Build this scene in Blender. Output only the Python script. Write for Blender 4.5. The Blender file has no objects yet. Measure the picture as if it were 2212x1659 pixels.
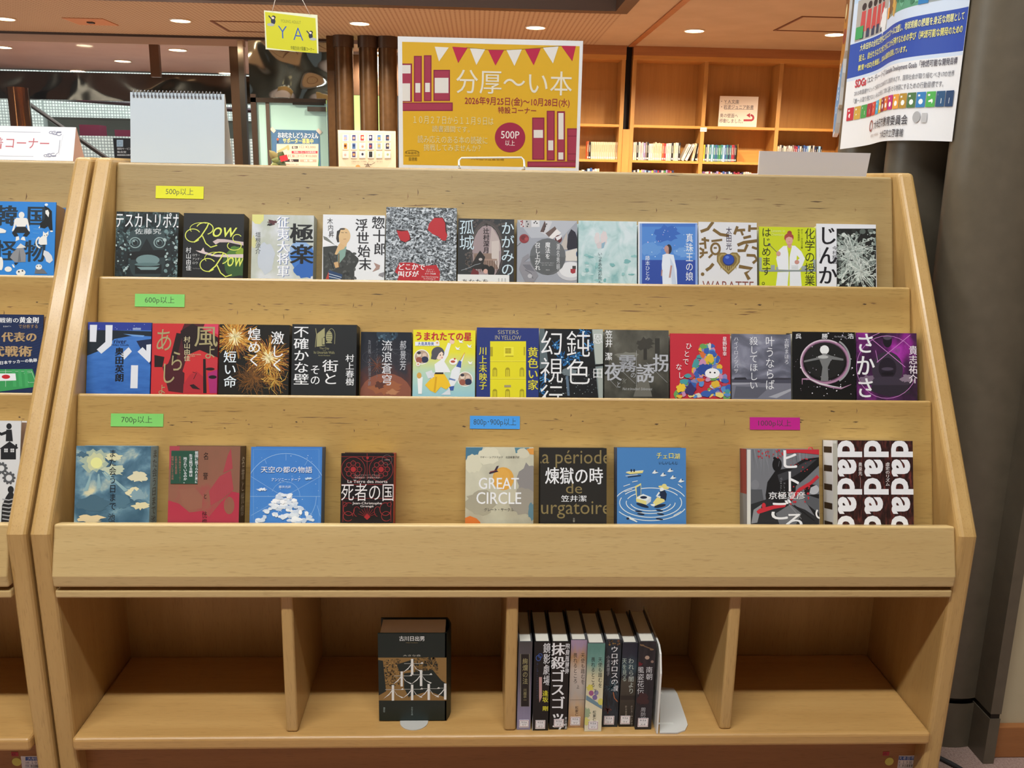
import bpy, math, random
from mathutils import Vector, Matrix

# ------------------------------------------------------------------ camera, world, lights, exposure
SC = bpy.context.scene
COL = SC.collection
F = 1920.0                                   # focal length in photo pixels (2212 x 1659)
RX = Vector((0.99912894, 0.00928869, 0.04068271))    # world X, Y, Z axes seen from the camera (right, down, forward)
RY = Vector((-0.03750057, -0.22779062, 0.97298774))
RZ = Vector((0.01830492, -0.97366583, -0.22724387))
CAM = Vector((-0.072, 0.0, 1.25))
cam = bpy.data.objects.new('camera', bpy.data.cameras.new('camera'))
COL.objects.link(cam)
cam.data.sensor_width = 36.0
cam.data.lens = F / 2212 * 36
cam.data.clip_start = 0.02
cam.data.clip_end = 200
_r = Vector((RX[0], RY[0], RZ[0])); _u = -Vector((RX[1], RY[1], RZ[1])); _b = -Vector((RX[2], RY[2], RZ[2]))
cam.matrix_world = Matrix.Translation(CAM) @ Matrix((_r, _u, _b)).transposed().to_4x4()
SC.camera = cam

world = bpy.data.worlds.new('world'); SC.world = world
world.use_nodes = True
world.node_tree.nodes['Background'].inputs[0].default_value = (1.0, 0.97, 0.94, 1)
world.node_tree.nodes['Background'].inputs[1].default_value = 0.10

def area(name, loc, sx, sy, power, col, rot=(0, 0, 0), spread=180):
    l = bpy.data.lights.new(name, 'AREA'); l.shape = 'RECTANGLE'; l.size = sx; l.size_y = sy
    l.energy = power; l.color = col; l.spread = math.radians(spread)
    o = bpy.data.objects.new(name, l); o.location = loc; o.rotation_euler = rot
    COL.objects.link(o); return o
area('strip_light', (0.1, -0.45, 4.36), 6.0, 0.2, 350, (0.96, 1.0, 0.99))
area('card_fill_strip', (-1.2, 3.1, 4.36), 5.0, 0.2, 190, (0.96, 1.0, 0.99))  # added fill under the high ceiling, brightens the hanging card
area('left_reflection_fill', (-8.6, 6.5, 1.9), 6.0, 2.4, 200, (0.9, 1.0, 1.0), (0, math.radians(-90), 0))  # unseen panel added to give the steel transom and pipes something bright to reflect
area('lobby_daylight', (-5.0, 15.3, 3.9), 9.0, 3.0, 260, (0.92, 1.0, 0.98), (math.radians(20), 0, 0))

SC.view_settings.view_transform = 'Standard'
SC.view_settings.look = 'None'
SC.view_settings.exposure = 0.0
SC.view_settings.gamma = 1.0
SC.view_settings.use_curve_mapping = False

# ------------------------------------------------------------------ geometry of the photograph
def ray(x, y):
    v = Vector((x - 1106.0, y - 829.5, F))
    return Vector((RX.dot(v), RY.dot(v), RZ.dot(v)))
def hit(x, y, P, n):
    d = ray(x, y); P = Vector(P); n = Vector(n)
    return CAM + d * ((P - CAM).dot(n) / d.dot(n))
def onY(x, y, Y): return hit(x, y, (0, Y, 0), (0, 1, 0))
def onZ(x, y, Z): return hit(x, y, (0, 0, Z), (0, 0, 1))
def onX(x, y, X): return hit(x, y, (X, 0, 0), (1, 0, 0))

# ------------------------------------------------------------------ materials
MATS = {}
def lin(h):
    h = h.lstrip('#')
    c = [int(h[i:i + 2], 16) / 255 for i in (0, 2, 4)]
    return tuple(v / 12.92 if v <= 0.04045 else ((v + 0.055) / 1.055) ** 2.4 for v in c) + (1.0,)
def newmat(name):
    m = bpy.data.materials.new(name); m.use_nodes = True
    nt = m.node_tree; b = nt.nodes['Principled BSDF']
    return m, nt, b
def plain(spec):
    """'#rrggbb' a printed colour; '#rrggbb|rough|metal|emit' with other settings"""
    if spec in MATS: return MATS[spec]
    p = spec.split('|')
    m, nt, b = newmat('paint ' + spec)
    b.inputs['Base Color'].default_value = lin(p[0])
    b.inputs['Roughness'].default_value = float(p[1]) if len(p) > 1 else 0.45
    b.inputs['Metallic'].default_value = float(p[2]) if len(p) > 2 else 0
    if len(p) > 3:
        b.inputs['Emission Color'].default_value = lin(p[0]); b.inputs['Emission Strength'].default_value = float(p[3])
    MATS[spec] = m
    return m
def ramp_node(nt, stops, x):
    r = nt.nodes.new('ShaderNodeValToRGB')
    while len(r.color_ramp.elements) < len(stops): r.color_ramp.elements.new(0.5)
    for e, (p, c) in zip(r.color_ramp.elements, stops):
        e.position = p; e.color = lin(c) if isinstance(c, str) else c
    nt.links.new(x, r.inputs[0]); return r
def mnode(nt, op, a, b):
    n = nt.nodes.new('ShaderNodeMath'); n.operation = op
    for i, v in enumerate((a, b)):
        if isinstance(v, (int, float)): n.inputs[i].default_value = v
        else: nt.links.new(v, n.inputs[i])
    return n.outputs[0]
def art(stops, v=0.0, u=0.0, n=1.0, scale=4, detail=5, dist=0.0, sx=1.0, sy=1.0, kind='noise', off=0.0, rough=0.4, seed=0.0, bump=0):
    """printed picture: ramp over  off + u*U + v*V + n*(pattern - .5)  in the cover's own UV space"""
    m, nt, b = newmat('print')
    tc = nt.nodes.new('ShaderNodeTexCoord'); mp = nt.nodes.new('ShaderNodeMapping')
    mp.inputs['Scale'].default_value = (sx, sy, 1); mp.inputs['Location'].default_value = (seed, seed * 0.7, seed * 0.3)
    nt.links.new(tc.outputs['UV'], mp.inputs[0])
    sep = nt.nodes.new('ShaderNodeSeparateXYZ'); nt.links.new(tc.outputs['UV'], sep.inputs[0])
    if kind == 'voronoi':
        t = nt.nodes.new('ShaderNodeTexVoronoi'); t.inputs['Scale'].default_value = scale
        nt.links.new(mp.outputs[0], t.inputs['Vector']); o = t.outputs['Distance']
    elif kind == 'ridge':
        t = nt.nodes.new('ShaderNodeTexNoise'); t.noise_type = 'RIDGED_MULTIFRACTAL' ; t.inputs['Scale'].default_value = scale
        t.inputs['Detail'].default_value = detail; t.inputs['Distortion'].default_value = dist
        nt.links.new(mp.outputs[0], t.inputs['Vector']); o = t.outputs['Fac']
    else:
        t = nt.nodes.new('ShaderNodeTexNoise'); t.inputs['Scale'].default_value = scale
        t.inputs['Detail'].default_value = detail; t.inputs['Distortion'].default_value = dist
        nt.links.new(mp.outputs[0], t.inputs['Vector']); o = t.outputs['Fac']
    x = mnode(nt, 'MULTIPLY', mnode(nt, 'SUBTRACT', o, 0.5), n)
    x = mnode(nt, 'ADD', x, off)
    if v: x = mnode(nt, 'ADD', x, mnode(nt, 'MULTIPLY', sep.outputs[1], v))
    if u: x = mnode(nt, 'ADD', x, mnode(nt, 'MULTIPLY', sep.outputs[0], u))
    r = ramp_node(nt, stops, x)
    nt.links.new(r.outputs[0], b.inputs['Base Color'])
    b.inputs['Roughness'].default_value = rough
    return m
def wood(name, c0, c1, axis='x', rough=0.35, fleck=0.5, coat=0.0):
    m, nt, b = newmat(name)
    tc = nt.nodes.new('ShaderNodeTexCoord')
    def noise(sc, s, d=4, dist=0.0):
        mp = nt.nodes.new('ShaderNodeMapping'); mp.inputs['Scale'].default_value = sc
        nt.links.new(tc.outputs['Object'], mp.inputs[0])
        t = nt.nodes.new('ShaderNodeTexNoise'); t.inputs['Scale'].default_value = s; t.inputs['Detail'].default_value = d
        t.inputs['Distortion'].default_value = dist
        nt.links.new(mp.outputs[0], t.inputs['Vector']); return t.outputs['Fac']
    lo = {'x': (0.35, 6, 6), 'z': (6, 6, 0.35), 'y': (6, 0.35, 6)}[axis]
    hi = {'x': (38, 420, 420), 'z': (420, 420, 38), 'y': (420, 38, 420)}[axis]
    md = {'x': (2.5, 45, 45), 'z': (45, 45, 2.5), 'y': (45, 2.5, 45)}[axis]
    a = noise(lo, 2.2, 4, 0.6); g = noise(md, 1.5, 4, 0.2); f = noise(hi, 1.0, 1)
    x = mnode(nt, 'ADD', mnode(nt, 'MULTIPLY', a, 0.65), mnode(nt, 'MULTIPLY', g, 0.35))
    r = ramp_node(nt, [(0.28, c0), (0.72, c1)], x)
    fr = ramp_node(nt, [(0.58, (1, 1, 1, 1)), (0.74, (1 - 0.4 * fleck, 1 - 0.45 * fleck, 1 - 0.5 * fleck, 1))], f)
    mx = nt.nodes.new('ShaderNodeMix'); mx.data_type = 'RGBA'; mx.blend_type = 'MULTIPLY'; mx.inputs[0].default_value = 1
    nt.links.new(r.outputs[0], mx.inputs[6]); nt.links.new(fr.outputs[0], mx.inputs[7])
    nt.links.new(mx.outputs[2], b.inputs['Base Color'])
    b.inputs['Roughness'].default_value = rough
    b.inputs['Coat Weight'].default_value = coat; b.inputs['Coat Roughness'].default_value = 0.15
    bp = nt.nodes.new('ShaderNodeBump'); bp.inputs['Strength'].default_value = 0.06; bp.inputs['Distance'].default_value = 0.002
    nt.links.new(f, bp.inputs['Height']); nt.links.new(bp.outputs[0], b.inputs['Normal'])
    MATS[name] = m
    return m
def speckle(name, c0, c1, scale, rough=0.9, bump=0.0, coord='Object', metal=0.0):
    m, nt, b = newmat(name)
    tc = nt.nodes.new('ShaderNodeTexCoord'); t = nt.nodes.new('ShaderNodeTexNoise')
    t.inputs['Scale'].default_value = scale; t.inputs['Detail'].default_value = 6
    nt.links.new(tc.outputs[coord], t.inputs['Vector'])
    r = ramp_node(nt, [(0.3, c0), (0.7, c1)], t.outputs['Fac'])
    nt.links.new(r.outputs[0], b.inputs['Base Color']); b.inputs['Roughness'].default_value = rough
    b.inputs['Metallic'].default_value = metal
    if bump:
        bp = nt.nodes.new('ShaderNodeBump'); bp.inputs['Strength'].default_value = bump; bp.inputs['Distance'].default_value = 0.01
        nt.links.new(t.outputs['Fac'], bp.inputs['Height']); nt.links.new(bp.outputs[0], b.inputs['Normal'])
    MATS[name] = m
    return m
def getmat(s): return s if not isinstance(s, str) else (MATS[s] if s in MATS else plain(s))

# ------------------------------------------------------------------ mesh building
def clip_half(poly, k, lim, sign):
    out = []
    for i in range(len(poly)):
        a, b = poly[i - 1], poly[i]
        da, db = sign * (a[k] - lim), sign * (b[k] - lim)
        if (da >= 0) != (db >= 0):
            t = da / (da - db); out.append((a[0] + (b[0] - a[0]) * t, a[1] + (b[1] - a[1]) * t))
        if db >= 0: out.append(b)
    return out
class MB:
    def __init__(s): s.v = []; s.f = []; s.m = []; s.uv = []; s.mats = []; s.smooth = []
    def slot(s, m):
        if m not in s.mats: s.mats.append(m)
        return s.mats.index(m)
    def face(s, pts, m, uv=None, smooth=False):
        i = len(s.v); s.v += [Vector(p) for p in pts]; s.f.append(tuple(range(i, i + len(pts))))
        s.m.append(s.slot(m)); s.uv.append(uv); s.smooth.append(smooth)
    def shape(s, verts, faces, m, smooth=False):
        i = len(s.v); s.v += [Vector(p) for p in verts]
        for f in faces: s.f.append(tuple(i + k for k in f)); s.m.append(s.slot(m)); s.uv.append(None); s.smooth.append(smooth)
    def obox(s, O, ex, ey, ez, a, b, c, m, front=None):
        """box in a frame; front = another material (with UV) for the +ez face"""
        O = Vector(O); P = [O + ex * x + ey * y + ez * z for z in c for y in b for x in a]
        Q = [(0, 2, 3, 1), (4, 5, 7, 6), (0, 1, 5, 4), (2, 6, 7, 3), (0, 4, 6, 2), (1, 3, 7, 5)]
        i = len(s.v); s.v += P
        for k, q in enumerate(Q):
            s.f.append(tuple(i + j for j in q)); s.smooth.append(False)
            if k == 1 and front is not None: s.m.append(s.slot(front)); s.uv.append([(0, 0), (1, 0), (1, 1), (0, 1)])
            else: s.m.append(s.slot(m)); s.uv.append(None)
    def box(s, x, y, z, m): s.obox((0, 0, 0), Vector((1, 0, 0)), Vector((0, 1, 0)), Vector((0, 0, 1)), x, y, z, m)
    def prism(s, prof, x0, x1, m, axis=0):
        """polygon given in the two other axes, extruded along an axis"""
        def mk(x, p):
            return {0: (x, p[0], p[1]), 1: (p[0], x, p[1]), 2: (p[0], p[1], x)}[axis]
        n = len(prof)
        ar = sum(prof[i - 1][0] * prof[i][1] - prof[i][0] * prof[i - 1][1] for i in range(n))
        if (ar < 0) != (axis == 1): prof = prof[::-1]
        vs = [mk(x0, p) for p in prof] + [mk(x1, p) for p in prof]
        fs = [tuple(range(n - 1, -1, -1)), tuple(range(n, 2 * n))] + [(i, (i + 1) % n, n + (i + 1) % n, n + i) for i in range(n)]
        s.shape(vs, fs, m)
    def tube(s, pts, r, m, seg=10, closed=False):
        pts = [Vector(p) for p in pts]; n = len(pts); rings = []
        up = Vector((0, 0, 1))
        for i, p in enumerate(pts):
            if closed: t = pts[(i + 1) % n] - pts[i - 1]
            else: t = pts[min(i + 1, n - 1)] - pts[max(i - 1, 0)]
            t.normalize()
            if abs(t.dot(up)) > 0.97: up = Vector((0, 1, 0)) if abs(t.y) < 0.9 else Vector((1, 0, 0))
            a = t.cross(up).normalized(); b = a.cross(t).normalized()
            rings.append([p + a * (r * math.cos(2 * math.pi * k / seg)) + b * (r * math.sin(2 * math.pi * k / seg)) for k in range(seg)])
        vs = [v for g in rings for v in g]; fs = []
        for i in range(n if closed else n - 1):
            j = (i + 1) % n
            for k in range(seg):
                fs.append((i * seg + (k + 1) % seg, i * seg + k, j * seg + k, j * seg + (k + 1) % seg))
        if not closed: fs += [tuple(range(seg)), tuple((n - 1) * seg + k for k in range(seg - 1, -1, -1))]
        s.shape(vs, fs, m, smooth=True)
    def lathe(s, c, prof, m, seg=32):
        """profile [(r, z)] turned about the vertical through c"""
        vs = [(c[0] + r * math.cos(2 * math.pi * k / seg), c[1] + r * math.sin(2 * math.pi * k / seg), c[2] + z) for r, z in prof for k in range(seg)]
        fs = []
        for i in range(len(prof) - 1):
            for k in range(seg): fs.append((i * seg + k, i * seg + (k + 1) % seg, (i + 1) * seg + (k + 1) % seg, (i + 1) * seg + k))
        s.shape(vs, fs, m, smooth=True)
    def build(s, name, parent=None, bevel=0.0, seg=2):
        base = Vector(parent.location) if parent is not None else Vector((0, 0, 0))
        if parent is not None and parent.parent is not None: base = base + Vector(parent.parent.location)
        me = bpy.data.meshes.new(name)
        me.from_pydata([tuple(v - base) for v in s.v], [], s.f)
        for m in s.mats: me.materials.append(getmat(m))
        me.polygons.foreach_set('material_index', s.m)
        me.polygons.foreach_set('use_smooth', s.smooth)
        if any(u is not None for u in s.uv):
            ul = me.uv_layers.new(name='UVMap')
            for p, u in zip(me.polygons, s.uv):
                if u is not None:
                    for li, c in zip(p.loop_indices, u): ul.data[li].uv = c
        me.update()
        o = bpy.data.objects.new(name, me); COL.objects.link(o)
        if parent is not None: o.parent = parent
        if bevel:
            b = o.modifiers.new('bevel', 'BEVEL'); b.width = bevel; b.segments = seg; b.limit_method = 'ANGLE'; b.angle_limit = math.radians(35)
            b.harden_normals = False
        return o
def tag(o, label, cat, group=None):
    o['label'] = label; o['category'] = cat
    if group: o['group'] = group
    return o
def thing(name, label, cat, loc, group=None):
    o = bpy.data.objects.new(name, None); o.empty_display_size = 0.05; COL.objects.link(o); o.location = Vector(loc)
    return tag(o, label, cat, group)
def solo(mb, name, loc, label, cat, group=None, bevel=0.0):
    """a thing that is one mesh: its origin goes to loc"""
    loc = Vector(loc); mb.v = [v - loc for v in mb.v]
    o = mb.build(name, None, bevel); o.location = loc
    return tag(o, label, cat, group)
def struct(mb, name, bevel=0.0):
    o = mb.build(name, None, bevel); o['kind'] = 'structure'; return o

# ------------------------------------------------------------------ lettering
GLY = {}
def glyphs(txt, bold=0.0, shear=0.0):
    k = (txt, bold, shear)
    if k in GLY: return GLY[k]
    cu = bpy.data.curves.new('glyph', 'FONT'); cu.body = txt; cu.resolution_u = 3; cu.offset = bold; cu.shear = shear
    o = bpy.data.objects.new('glyph', cu); COL.objects.link(o)
    dg = bpy.context.evaluated_depsgraph_get()
    me = bpy.data.meshes.new_from_object(o.evaluated_get(dg))
    vs = [(v.co.x, v.co.y) for v in me.vertices]
    fs = [tuple(p.vertices) for p in me.polygons]
    bpy.data.objects.remove(o); bpy.data.curves.remove(cu); bpy.data.meshes.remove(me)
    GLY[k] = (vs, fs); return GLY[k]
EM = max(v[0] for v in glyphs('国国')[0]) - max(v[0] for v in glyphs('国')[0])
_kb = glyphs('国')[0]; EMY = (min(v[1] for v in _kb) + max(v[1] for v in _kb)) / 2; EMX = (min(v[0] for v in _kb) + max(v[0] for v in _kb)) / 2

# ------------------------------------------------------------------ a flat printed face, drawn in photo (or crop) pixels
class CV:
    def __init__(s, O, ex, ey, w, h, crop=(0, 0, 1)):
        s.O = Vector(O); s.ex = Vector(ex); s.ey = Vector(ey); s.n = s.ex.cross(s.ey).normalized(); s.w = w; s.h = h
        s.LAYER = 0.000012 if s.O.y < 4 else 0.00004; s.crop = crop; s.items = []; s.layer = 1; s.lim = (0, w, 0, h)
    def P(s, x, y):
        if s.crop is None: return (x, y)
        q = hit(s.crop[0] + x / s.crop[2], s.crop[1] + y / s.crop[2], s.O, s.n) - s.O
        return (q.dot(s.ex), q.dot(s.ey))
    def sc(s, x, y):
        a = s.P(x, y); b = s.P(x + 10, y); return math.hypot(a[0] - b[0], a[1] - b[1]) / 10
    def add(s, pts, col, dl=0):
        x0, x1, y0, y1 = s.lim
        if any(p[0] < x0 or p[0] > x1 or p[1] < y0 or p[1] > y1 for p in pts):
            pts = clip_half(pts, 0, x0, 1)
            if pts: pts = clip_half(pts, 0, x1, -1)
            if pts: pts = clip_half(pts, 1, y0, 1)
            if pts: pts = clip_half(pts, 1, y1, -1)
        if len(pts) >= 3: s.items.append((pts, col, s.layer + dl))
    def poly(s, col, *pts):
        q = [s.P(x, y) for x, y in pts]
        s.fill(q, col); s.layer += 1; return s
    def fill(s, q, col):
        ar = sum(q[i - 1][0] * q[i][1] - q[i][0] * q[i - 1][1] for i in range(len(q)))
        if ar < 0: q = q[::-1]
        n = len(q); convex = True
        for i in range(n):
            a, b, c = q[i - 2], q[i - 1], q[i]
            if (b[0] - a[0]) * (c[1] - b[1]) - (b[1] - a[1]) * (c[0] - b[0]) < -1e-12: convex = False
        if convex: s.add(q, col)
        else:
            from mathutils.geometry import tessellate_polygon
            for t in tessellate_polygon([[Vector((p[0], p[1], 0)) for p in q]]):
                tri = [q[k] for k in t]
                a2 = (tri[1][0] - tri[0][0]) * (tri[2][1] - tri[0][1]) - (tri[1][1] - tri[0][1]) * (tri[2][0] - tri[0][0])
                s.add(tri if a2 > 0 else tri[::-1], col)
    def rect(s, col, x0, y0, x1, y1): return s.poly(col, (x0, y1), (x1, y1), (x1, y0), (x0, y0))
    def ell(s, col, cx, cy, rx, ry=None, n=20, rot=0.0):
        ry = rx if ry is None else ry; c, d = math.cos(rot), math.sin(rot)
        return s.poly(col, *[(cx + rx * math.cos(a) * c - ry * math.sin(a) * d, cy + rx * math.cos(a) * d + ry * math.sin(a) * c)
                             for a in [2 * math.pi * k / n for k in range(n)]])
    def line(s, col, wd, *pts, taper=False, closed=False):
        q = [s.P(x, y) for x, y in pts]; hw = wd * s.sc(*pts[0]) / 2; n = len(q)
        L = []
        for i in range(n):
            a = q[i - 1] if (i or closed) else q[i]; b = q[(i + 1) % n] if (i < n - 1 or closed) else q[i]
            dx, dy = b[0] - a[0], b[1] - a[1]; l = math.hypot(dx, dy) or 1
            k = hw * (1 - 0.85 * abs(2 * i / (n - 1) - 1)) if taper and n > 1 else hw
            L.append((q[i], (-dy / l * k, dx / l * k)))
        for i in range(n if closed else n - 1):
            (p, a), (r, b) = L[i], L[(i + 1) % n]
            s.fill([(p[0] - a[0], p[1] - a[1]), (r[0] - b[0], r[1] - b[1]), (r[0] + b[0], r[1] + b[1]), (p[0] + a[0], p[1] + a[1])], col)
        s.layer += 1; return s
    def ring(s, col, wd, cx, cy, rx, ry=None, a0=0.0, a1=360.0, n=28):
        ry = rx if ry is None else ry
        pts = [(cx + rx * math.cos(math.radians(a0 + (a1 - a0) * k / n)), cy + ry * math.sin(math.radians(a0 + (a1 - a0) * k / n))) for k in range(n + 1)]
        return s.line(col, wd, *pts)
    def frame(s, col, wd, x0, y0, x1, y1):
        return s.line(col, wd, (x0, y0), (x1, y0), (x1, y1), (x0, y1), closed=True)
    def put(s, g, ax, bx, ay, by, col, fat=0.0):
        vs, fs = g
        for dl, (dx, dy) in enumerate(((0, 0),) if fat <= 0 else ((-fat, 0.25 * fat), (fat, 0.25 * fat), (0, -0.3 * fat))):
            for f in fs: s.add([(ax * (vs[k][0] + dx) + bx, ay * (vs[k][1] + dy) + by) for k in f], col, dl)
    def txt(s, t, x0, y0, x1, y1, col, bold=0.0, shear=0.0):
        """one line of writing stretched into a box"""
        fat = max(bold, 0); g = glyphs(t, min(bold, 0), shear); xs = [v[0] for v in g[0]]; ys = [v[1] for v in g[0]]
        a = s.P(x0, y1); b = s.P(x1, y0); c = s.P(x0, y0); d = s.P(x1, y1)
        a = ((a[0] + c[0]) / 2, a[1]); b = ((b[0] + d[0]) / 2, b[1])
        kx = (b[0] - a[0]) / max(max(xs) - min(xs), 1e-6); ky = (b[1] - a[1]) / max(max(ys) - min(ys), 1e-6)
        if len(ys) and max(ys) - min(ys) < 0.2: ky = kx
        s.put(g, kx, a[0] - kx * min(xs), ky, a[1] - ky * min(ys), col, fat); s.layer += 3; return s
    def vtxt(s, t, x0, y0, x1, y1, col, bold=0.0, dx=0.0):
        """vertical writing: one character per cell of the box; dx leans the column"""
        n = len(t)
        for i, ch in enumerate(t):
            if ch == ' ' or ch == '　': continue
            if ch == 'ー': ch = '｜'
            ya = y0 + (y1 - y0) * i / n; yb = y0 + (y1 - y0) * (i + 1) / n; sh = dx * (i + 0.5) / n
            a = s.P(x0 + sh, yb); b = s.P(x1 + sh, ya)
            g = glyphs(ch, min(bold, 0)); kx = (b[0] - a[0]) / EM; ky = (b[1] - a[1]) / EM
            s.put(g, kx, (a[0] + b[0]) / 2 - kx * EMX, ky, (a[1] + b[1]) / 2 - ky * EMY, col, max(bold, 0) * 1.3)
        s.layer += 3; return s
    def htxt(s, t, x0, y0, x1, y1, col, bold=0.0, dy=0.0):
        n = len(t)
        for i, ch in enumerate(t):
            if ch in ' 　': continue
            xa = x0 + (x1 - x0) * i / n; xb = x0 + (x1 - x0) * (i + 1) / n; sh = dy * (i + 0.5) / n
            a = s.P(xa, y1 + sh); b = s.P(xb, y0 + sh)
            g = glyphs(ch, min(bold, 0)); kx = (b[0] - a[0]) / EM; ky = (b[1] - a[1]) / EM
            s.put(g, kx, (a[0] + b[0]) / 2 - kx * EMX, ky, (a[1] + b[1]) / 2 - ky * EMY, col, max(bold, 0) * 1.3)
        s.layer += 3; return s
    def dots(s, seed, n, x0, y0, x1, y1, cols, r0, r1, k=8, squash=1.0):
        R = random.Random(seed)
        for i in range(n):
            r = R.uniform(r0, r1)
            s.ell(R.choice(cols), R.uniform(x0, x1), R.uniform(y0, y1), r, r * R.uniform(squash, 1), n=k, rot=R.uniform(0, 3)); s.layer -= 1
            if i % 25 == 24: s.layer += 1
        s.layer += 1; return s
    def hair(s, seed, n, cx, cy, r0, r1, cols, wd, curl=0.5, squash=1.0):
        """thin curved strokes flying out from a centre"""
        R = random.Random(seed)
        for i in range(n):
            a = R.uniform(0, 6.283); l0 = R.uniform(0, r0); l1 = l0 + R.uniform(0.2, 1) * (r1 - r0); c = R.uniform(-curl, curl)
            pts = [(cx + (l0 + (l1 - l0) * t) * math.cos(a + c * t), cy + squash * (l0 + (l1 - l0) * t) * math.sin(a + c * t)) for t in (0, .33, .66, 1)]
            s.line(R.choice(cols), wd * R.uniform(0.5, 1.2), *pts); s.layer -= 1
            if i % 40 == 39: s.layer += 1
        s.layer += 1; return s
    def blob(s, seed, col, cx, cy, rx, ry, rough=0.25, n=22):
        R = random.Random(seed)
        return s.poly(col, *[(cx + rx * (1 + R.uniform(-rough, rough)) * math.cos(6.283 * k / n), cy + ry * (1 + R.uniform(-rough, rough)) * math.sin(6.283 * k / n)) for k in range(n)])
    def emit(s, mb, lift=0.0, warp=None, strips=0):
        for pts, col, l in s.items:
            z = lift + l * s.LAYER
            if warp is None: mb.face([s.O + s.ex * p[0] + s.ey * p[1] + s.n * z for p in pts], col)
            else:
                k0 = int(min(p[0] for p in pts) / s.w * strips); k1 = int(max(p[0] for p in pts) / s.w * strips - 1e-6)
                for k in range(k0, k1 + 1):
                    q = clip_half(pts, 0, s.w * k / strips, 1) if k > k0 else pts
                    if q and k < k1: q = clip_half(q, 0, s.w * (k + 1) / strips, -1)
                    if len(q) >= 3: mb.face([warp(p[0], p[1], z) for p in q], col)

# ------------------------------------------------------------------ surfaces of the place
wood('beech', '#a8844b', '#ba995c', 'x', 0.38, 0.5, 0.15)
wood('beech_grey', '#9f8455', '#b09868', 'x', 0.42, 0.4, 0.1)
wood('beech_upright', '#b08a51', '#c49f65', 'z', 0.38, 0.4, 0.15)
wood('beech_floor', '#b58a50', '#caa064', 'x', 0.33, 0.3, 0.2)
wood('beech_pale', '#bd9d68', '#cdb17c', 'x', 0.4, 0.4, 0.1)  # paler, less varnished beech; the lip's more frontal light is also in its colour
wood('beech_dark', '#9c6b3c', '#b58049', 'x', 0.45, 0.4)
wood('shelf_oak', '#a87638', '#bd8945', 'z', 0.45, 0.25)
wood('shelf_oak_edge', '#b17a38', '#ca9047', 'x', 0.4, 0.2)
wood('trim_wood', '#8f5a30', '#a86d3e', 'x', 0.45, 0.2)
speckle('carpet', '#8e7268', '#b3978b', 260, 1.0, 0.5)
speckle('ceiling_paint', '#ad9675', '#b59d7c', 3, 0.9)
speckle('lobby_ceiling_paint', '#ab9389', '#b49d93', 2, 0.6)
speckle('dim_wall', '#6a6258', '#756c60', 4, 0.9)
speckle('cream_wall', '#b9ab8c', '#c6b99b', 4, 0.8)
speckle('pipe_brown', '#5a5143', '#625849', 30, 0.4, 0.02, metal=0.0)
speckle('pipe_bronze', '#4d361f', '#573e25', 20, 0.28, 0.0, metal=0.4)
SCUFF = ['#7d5c3c', '#6b4e34', '#8a6845', '#55412f']

def perforated():
    m, nt, b = newmat('ceiling_perforated')
    tc = nt.nodes.new('ShaderNodeTexCoord'); sep = nt.nodes.new('ShaderNodeSeparateXYZ'); nt.links.new(tc.outputs['Object'], sep.inputs[0])
    def cell(o):
        f = mnode(nt, 'FRACT', mnode(nt, 'MULTIPLY', o, 22.0), 0.0)
        return mnode(nt, 'MULTIPLY', mnode(nt, 'SUBTRACT', f, 0.5), mnode(nt, 'SUBTRACT', f, 0.5))
    d = mnode(nt, 'ADD', cell(sep.outputs[0]), cell(sep.outputs[1]))
    r = ramp_node(nt, [(0.035, '#7d5231'), (0.06, '#b09979')], d)
    nt.links.new(r.outputs[0], b.inputs['Base Color']); b.inputs['Roughness'].default_value = 0.9
    MATS['ceiling_perforated'] = m
perforated()
def glassblock():
    m, nt, b = newmat('glass_block')
    tc = nt.nodes.new('ShaderNodeTexCoord'); mp = nt.nodes.new('ShaderNodeMapping'); mp.inputs['Rotation'].default_value = (math.radians(90), 0, 0)
    nt.links.new(tc.outputs['Object'], mp.inputs[0])
    t = nt.nodes.new('ShaderNodeTexBrick'); t.offset = 0; t.inputs['Scale'].default_value = 1.0
    t.inputs['Brick Width'].default_value = 0.05; t.inputs['Row Height'].default_value = 0.05; t.inputs['Mortar Size'].default_value = 0.010; t.inputs['Mortar Smooth'].default_value = 0.6
    t.inputs['Color1'].default_value = lin('#e2ebe6'); t.inputs['Color2'].default_value = lin('#cfdad5'); t.inputs['Mortar'].default_value = lin('#8f9a97')
    sp = nt.nodes.new('ShaderNodeSeparateXYZ'); cb = nt.nodes.new('ShaderNodeCombineXYZ'); nt.links.new(tc.outputs['Object'], sp.inputs[0])
    nt.links.new(sp.outputs[0], cb.inputs[0]); nt.links.new(sp.outputs[2], cb.inputs[1]); nt.links.new(cb.outputs[0], t.inputs['Vector'])
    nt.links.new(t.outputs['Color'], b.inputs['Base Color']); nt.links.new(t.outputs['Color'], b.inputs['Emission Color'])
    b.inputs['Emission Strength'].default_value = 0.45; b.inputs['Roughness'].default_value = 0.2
    MATS['glass_block'] = m
glassblock()
def mirror(name, col, scale, strength, rough=0.06):
    m, nt, b = newmat(name)
    b.inputs['Base Color'].default_value = lin(col); b.inputs['Metallic'].default_value = 1; b.inputs['Roughness'].default_value = rough
    tc = nt.nodes.new('ShaderNodeTexCoord'); t = nt.nodes.new('ShaderNodeTexNoise'); t.inputs['Scale'].default_value = scale; t.inputs['Detail'].default_value = 1
    t.inputs['Distortion'].default_value = 0.8
    nt.links.new(tc.outputs['Object'], t.inputs['Vector'])
    bp = nt.nodes.new('ShaderNodeBump'); bp.inputs['Strength'].default_value = strength; bp.inputs['Distance'].default_value = 0.3
    nt.links.new(t.outputs['Fac'], bp.inputs['Height']); nt.links.new(bp.outputs[0], b.inputs['Normal'])
    MATS[name] = m
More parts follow.
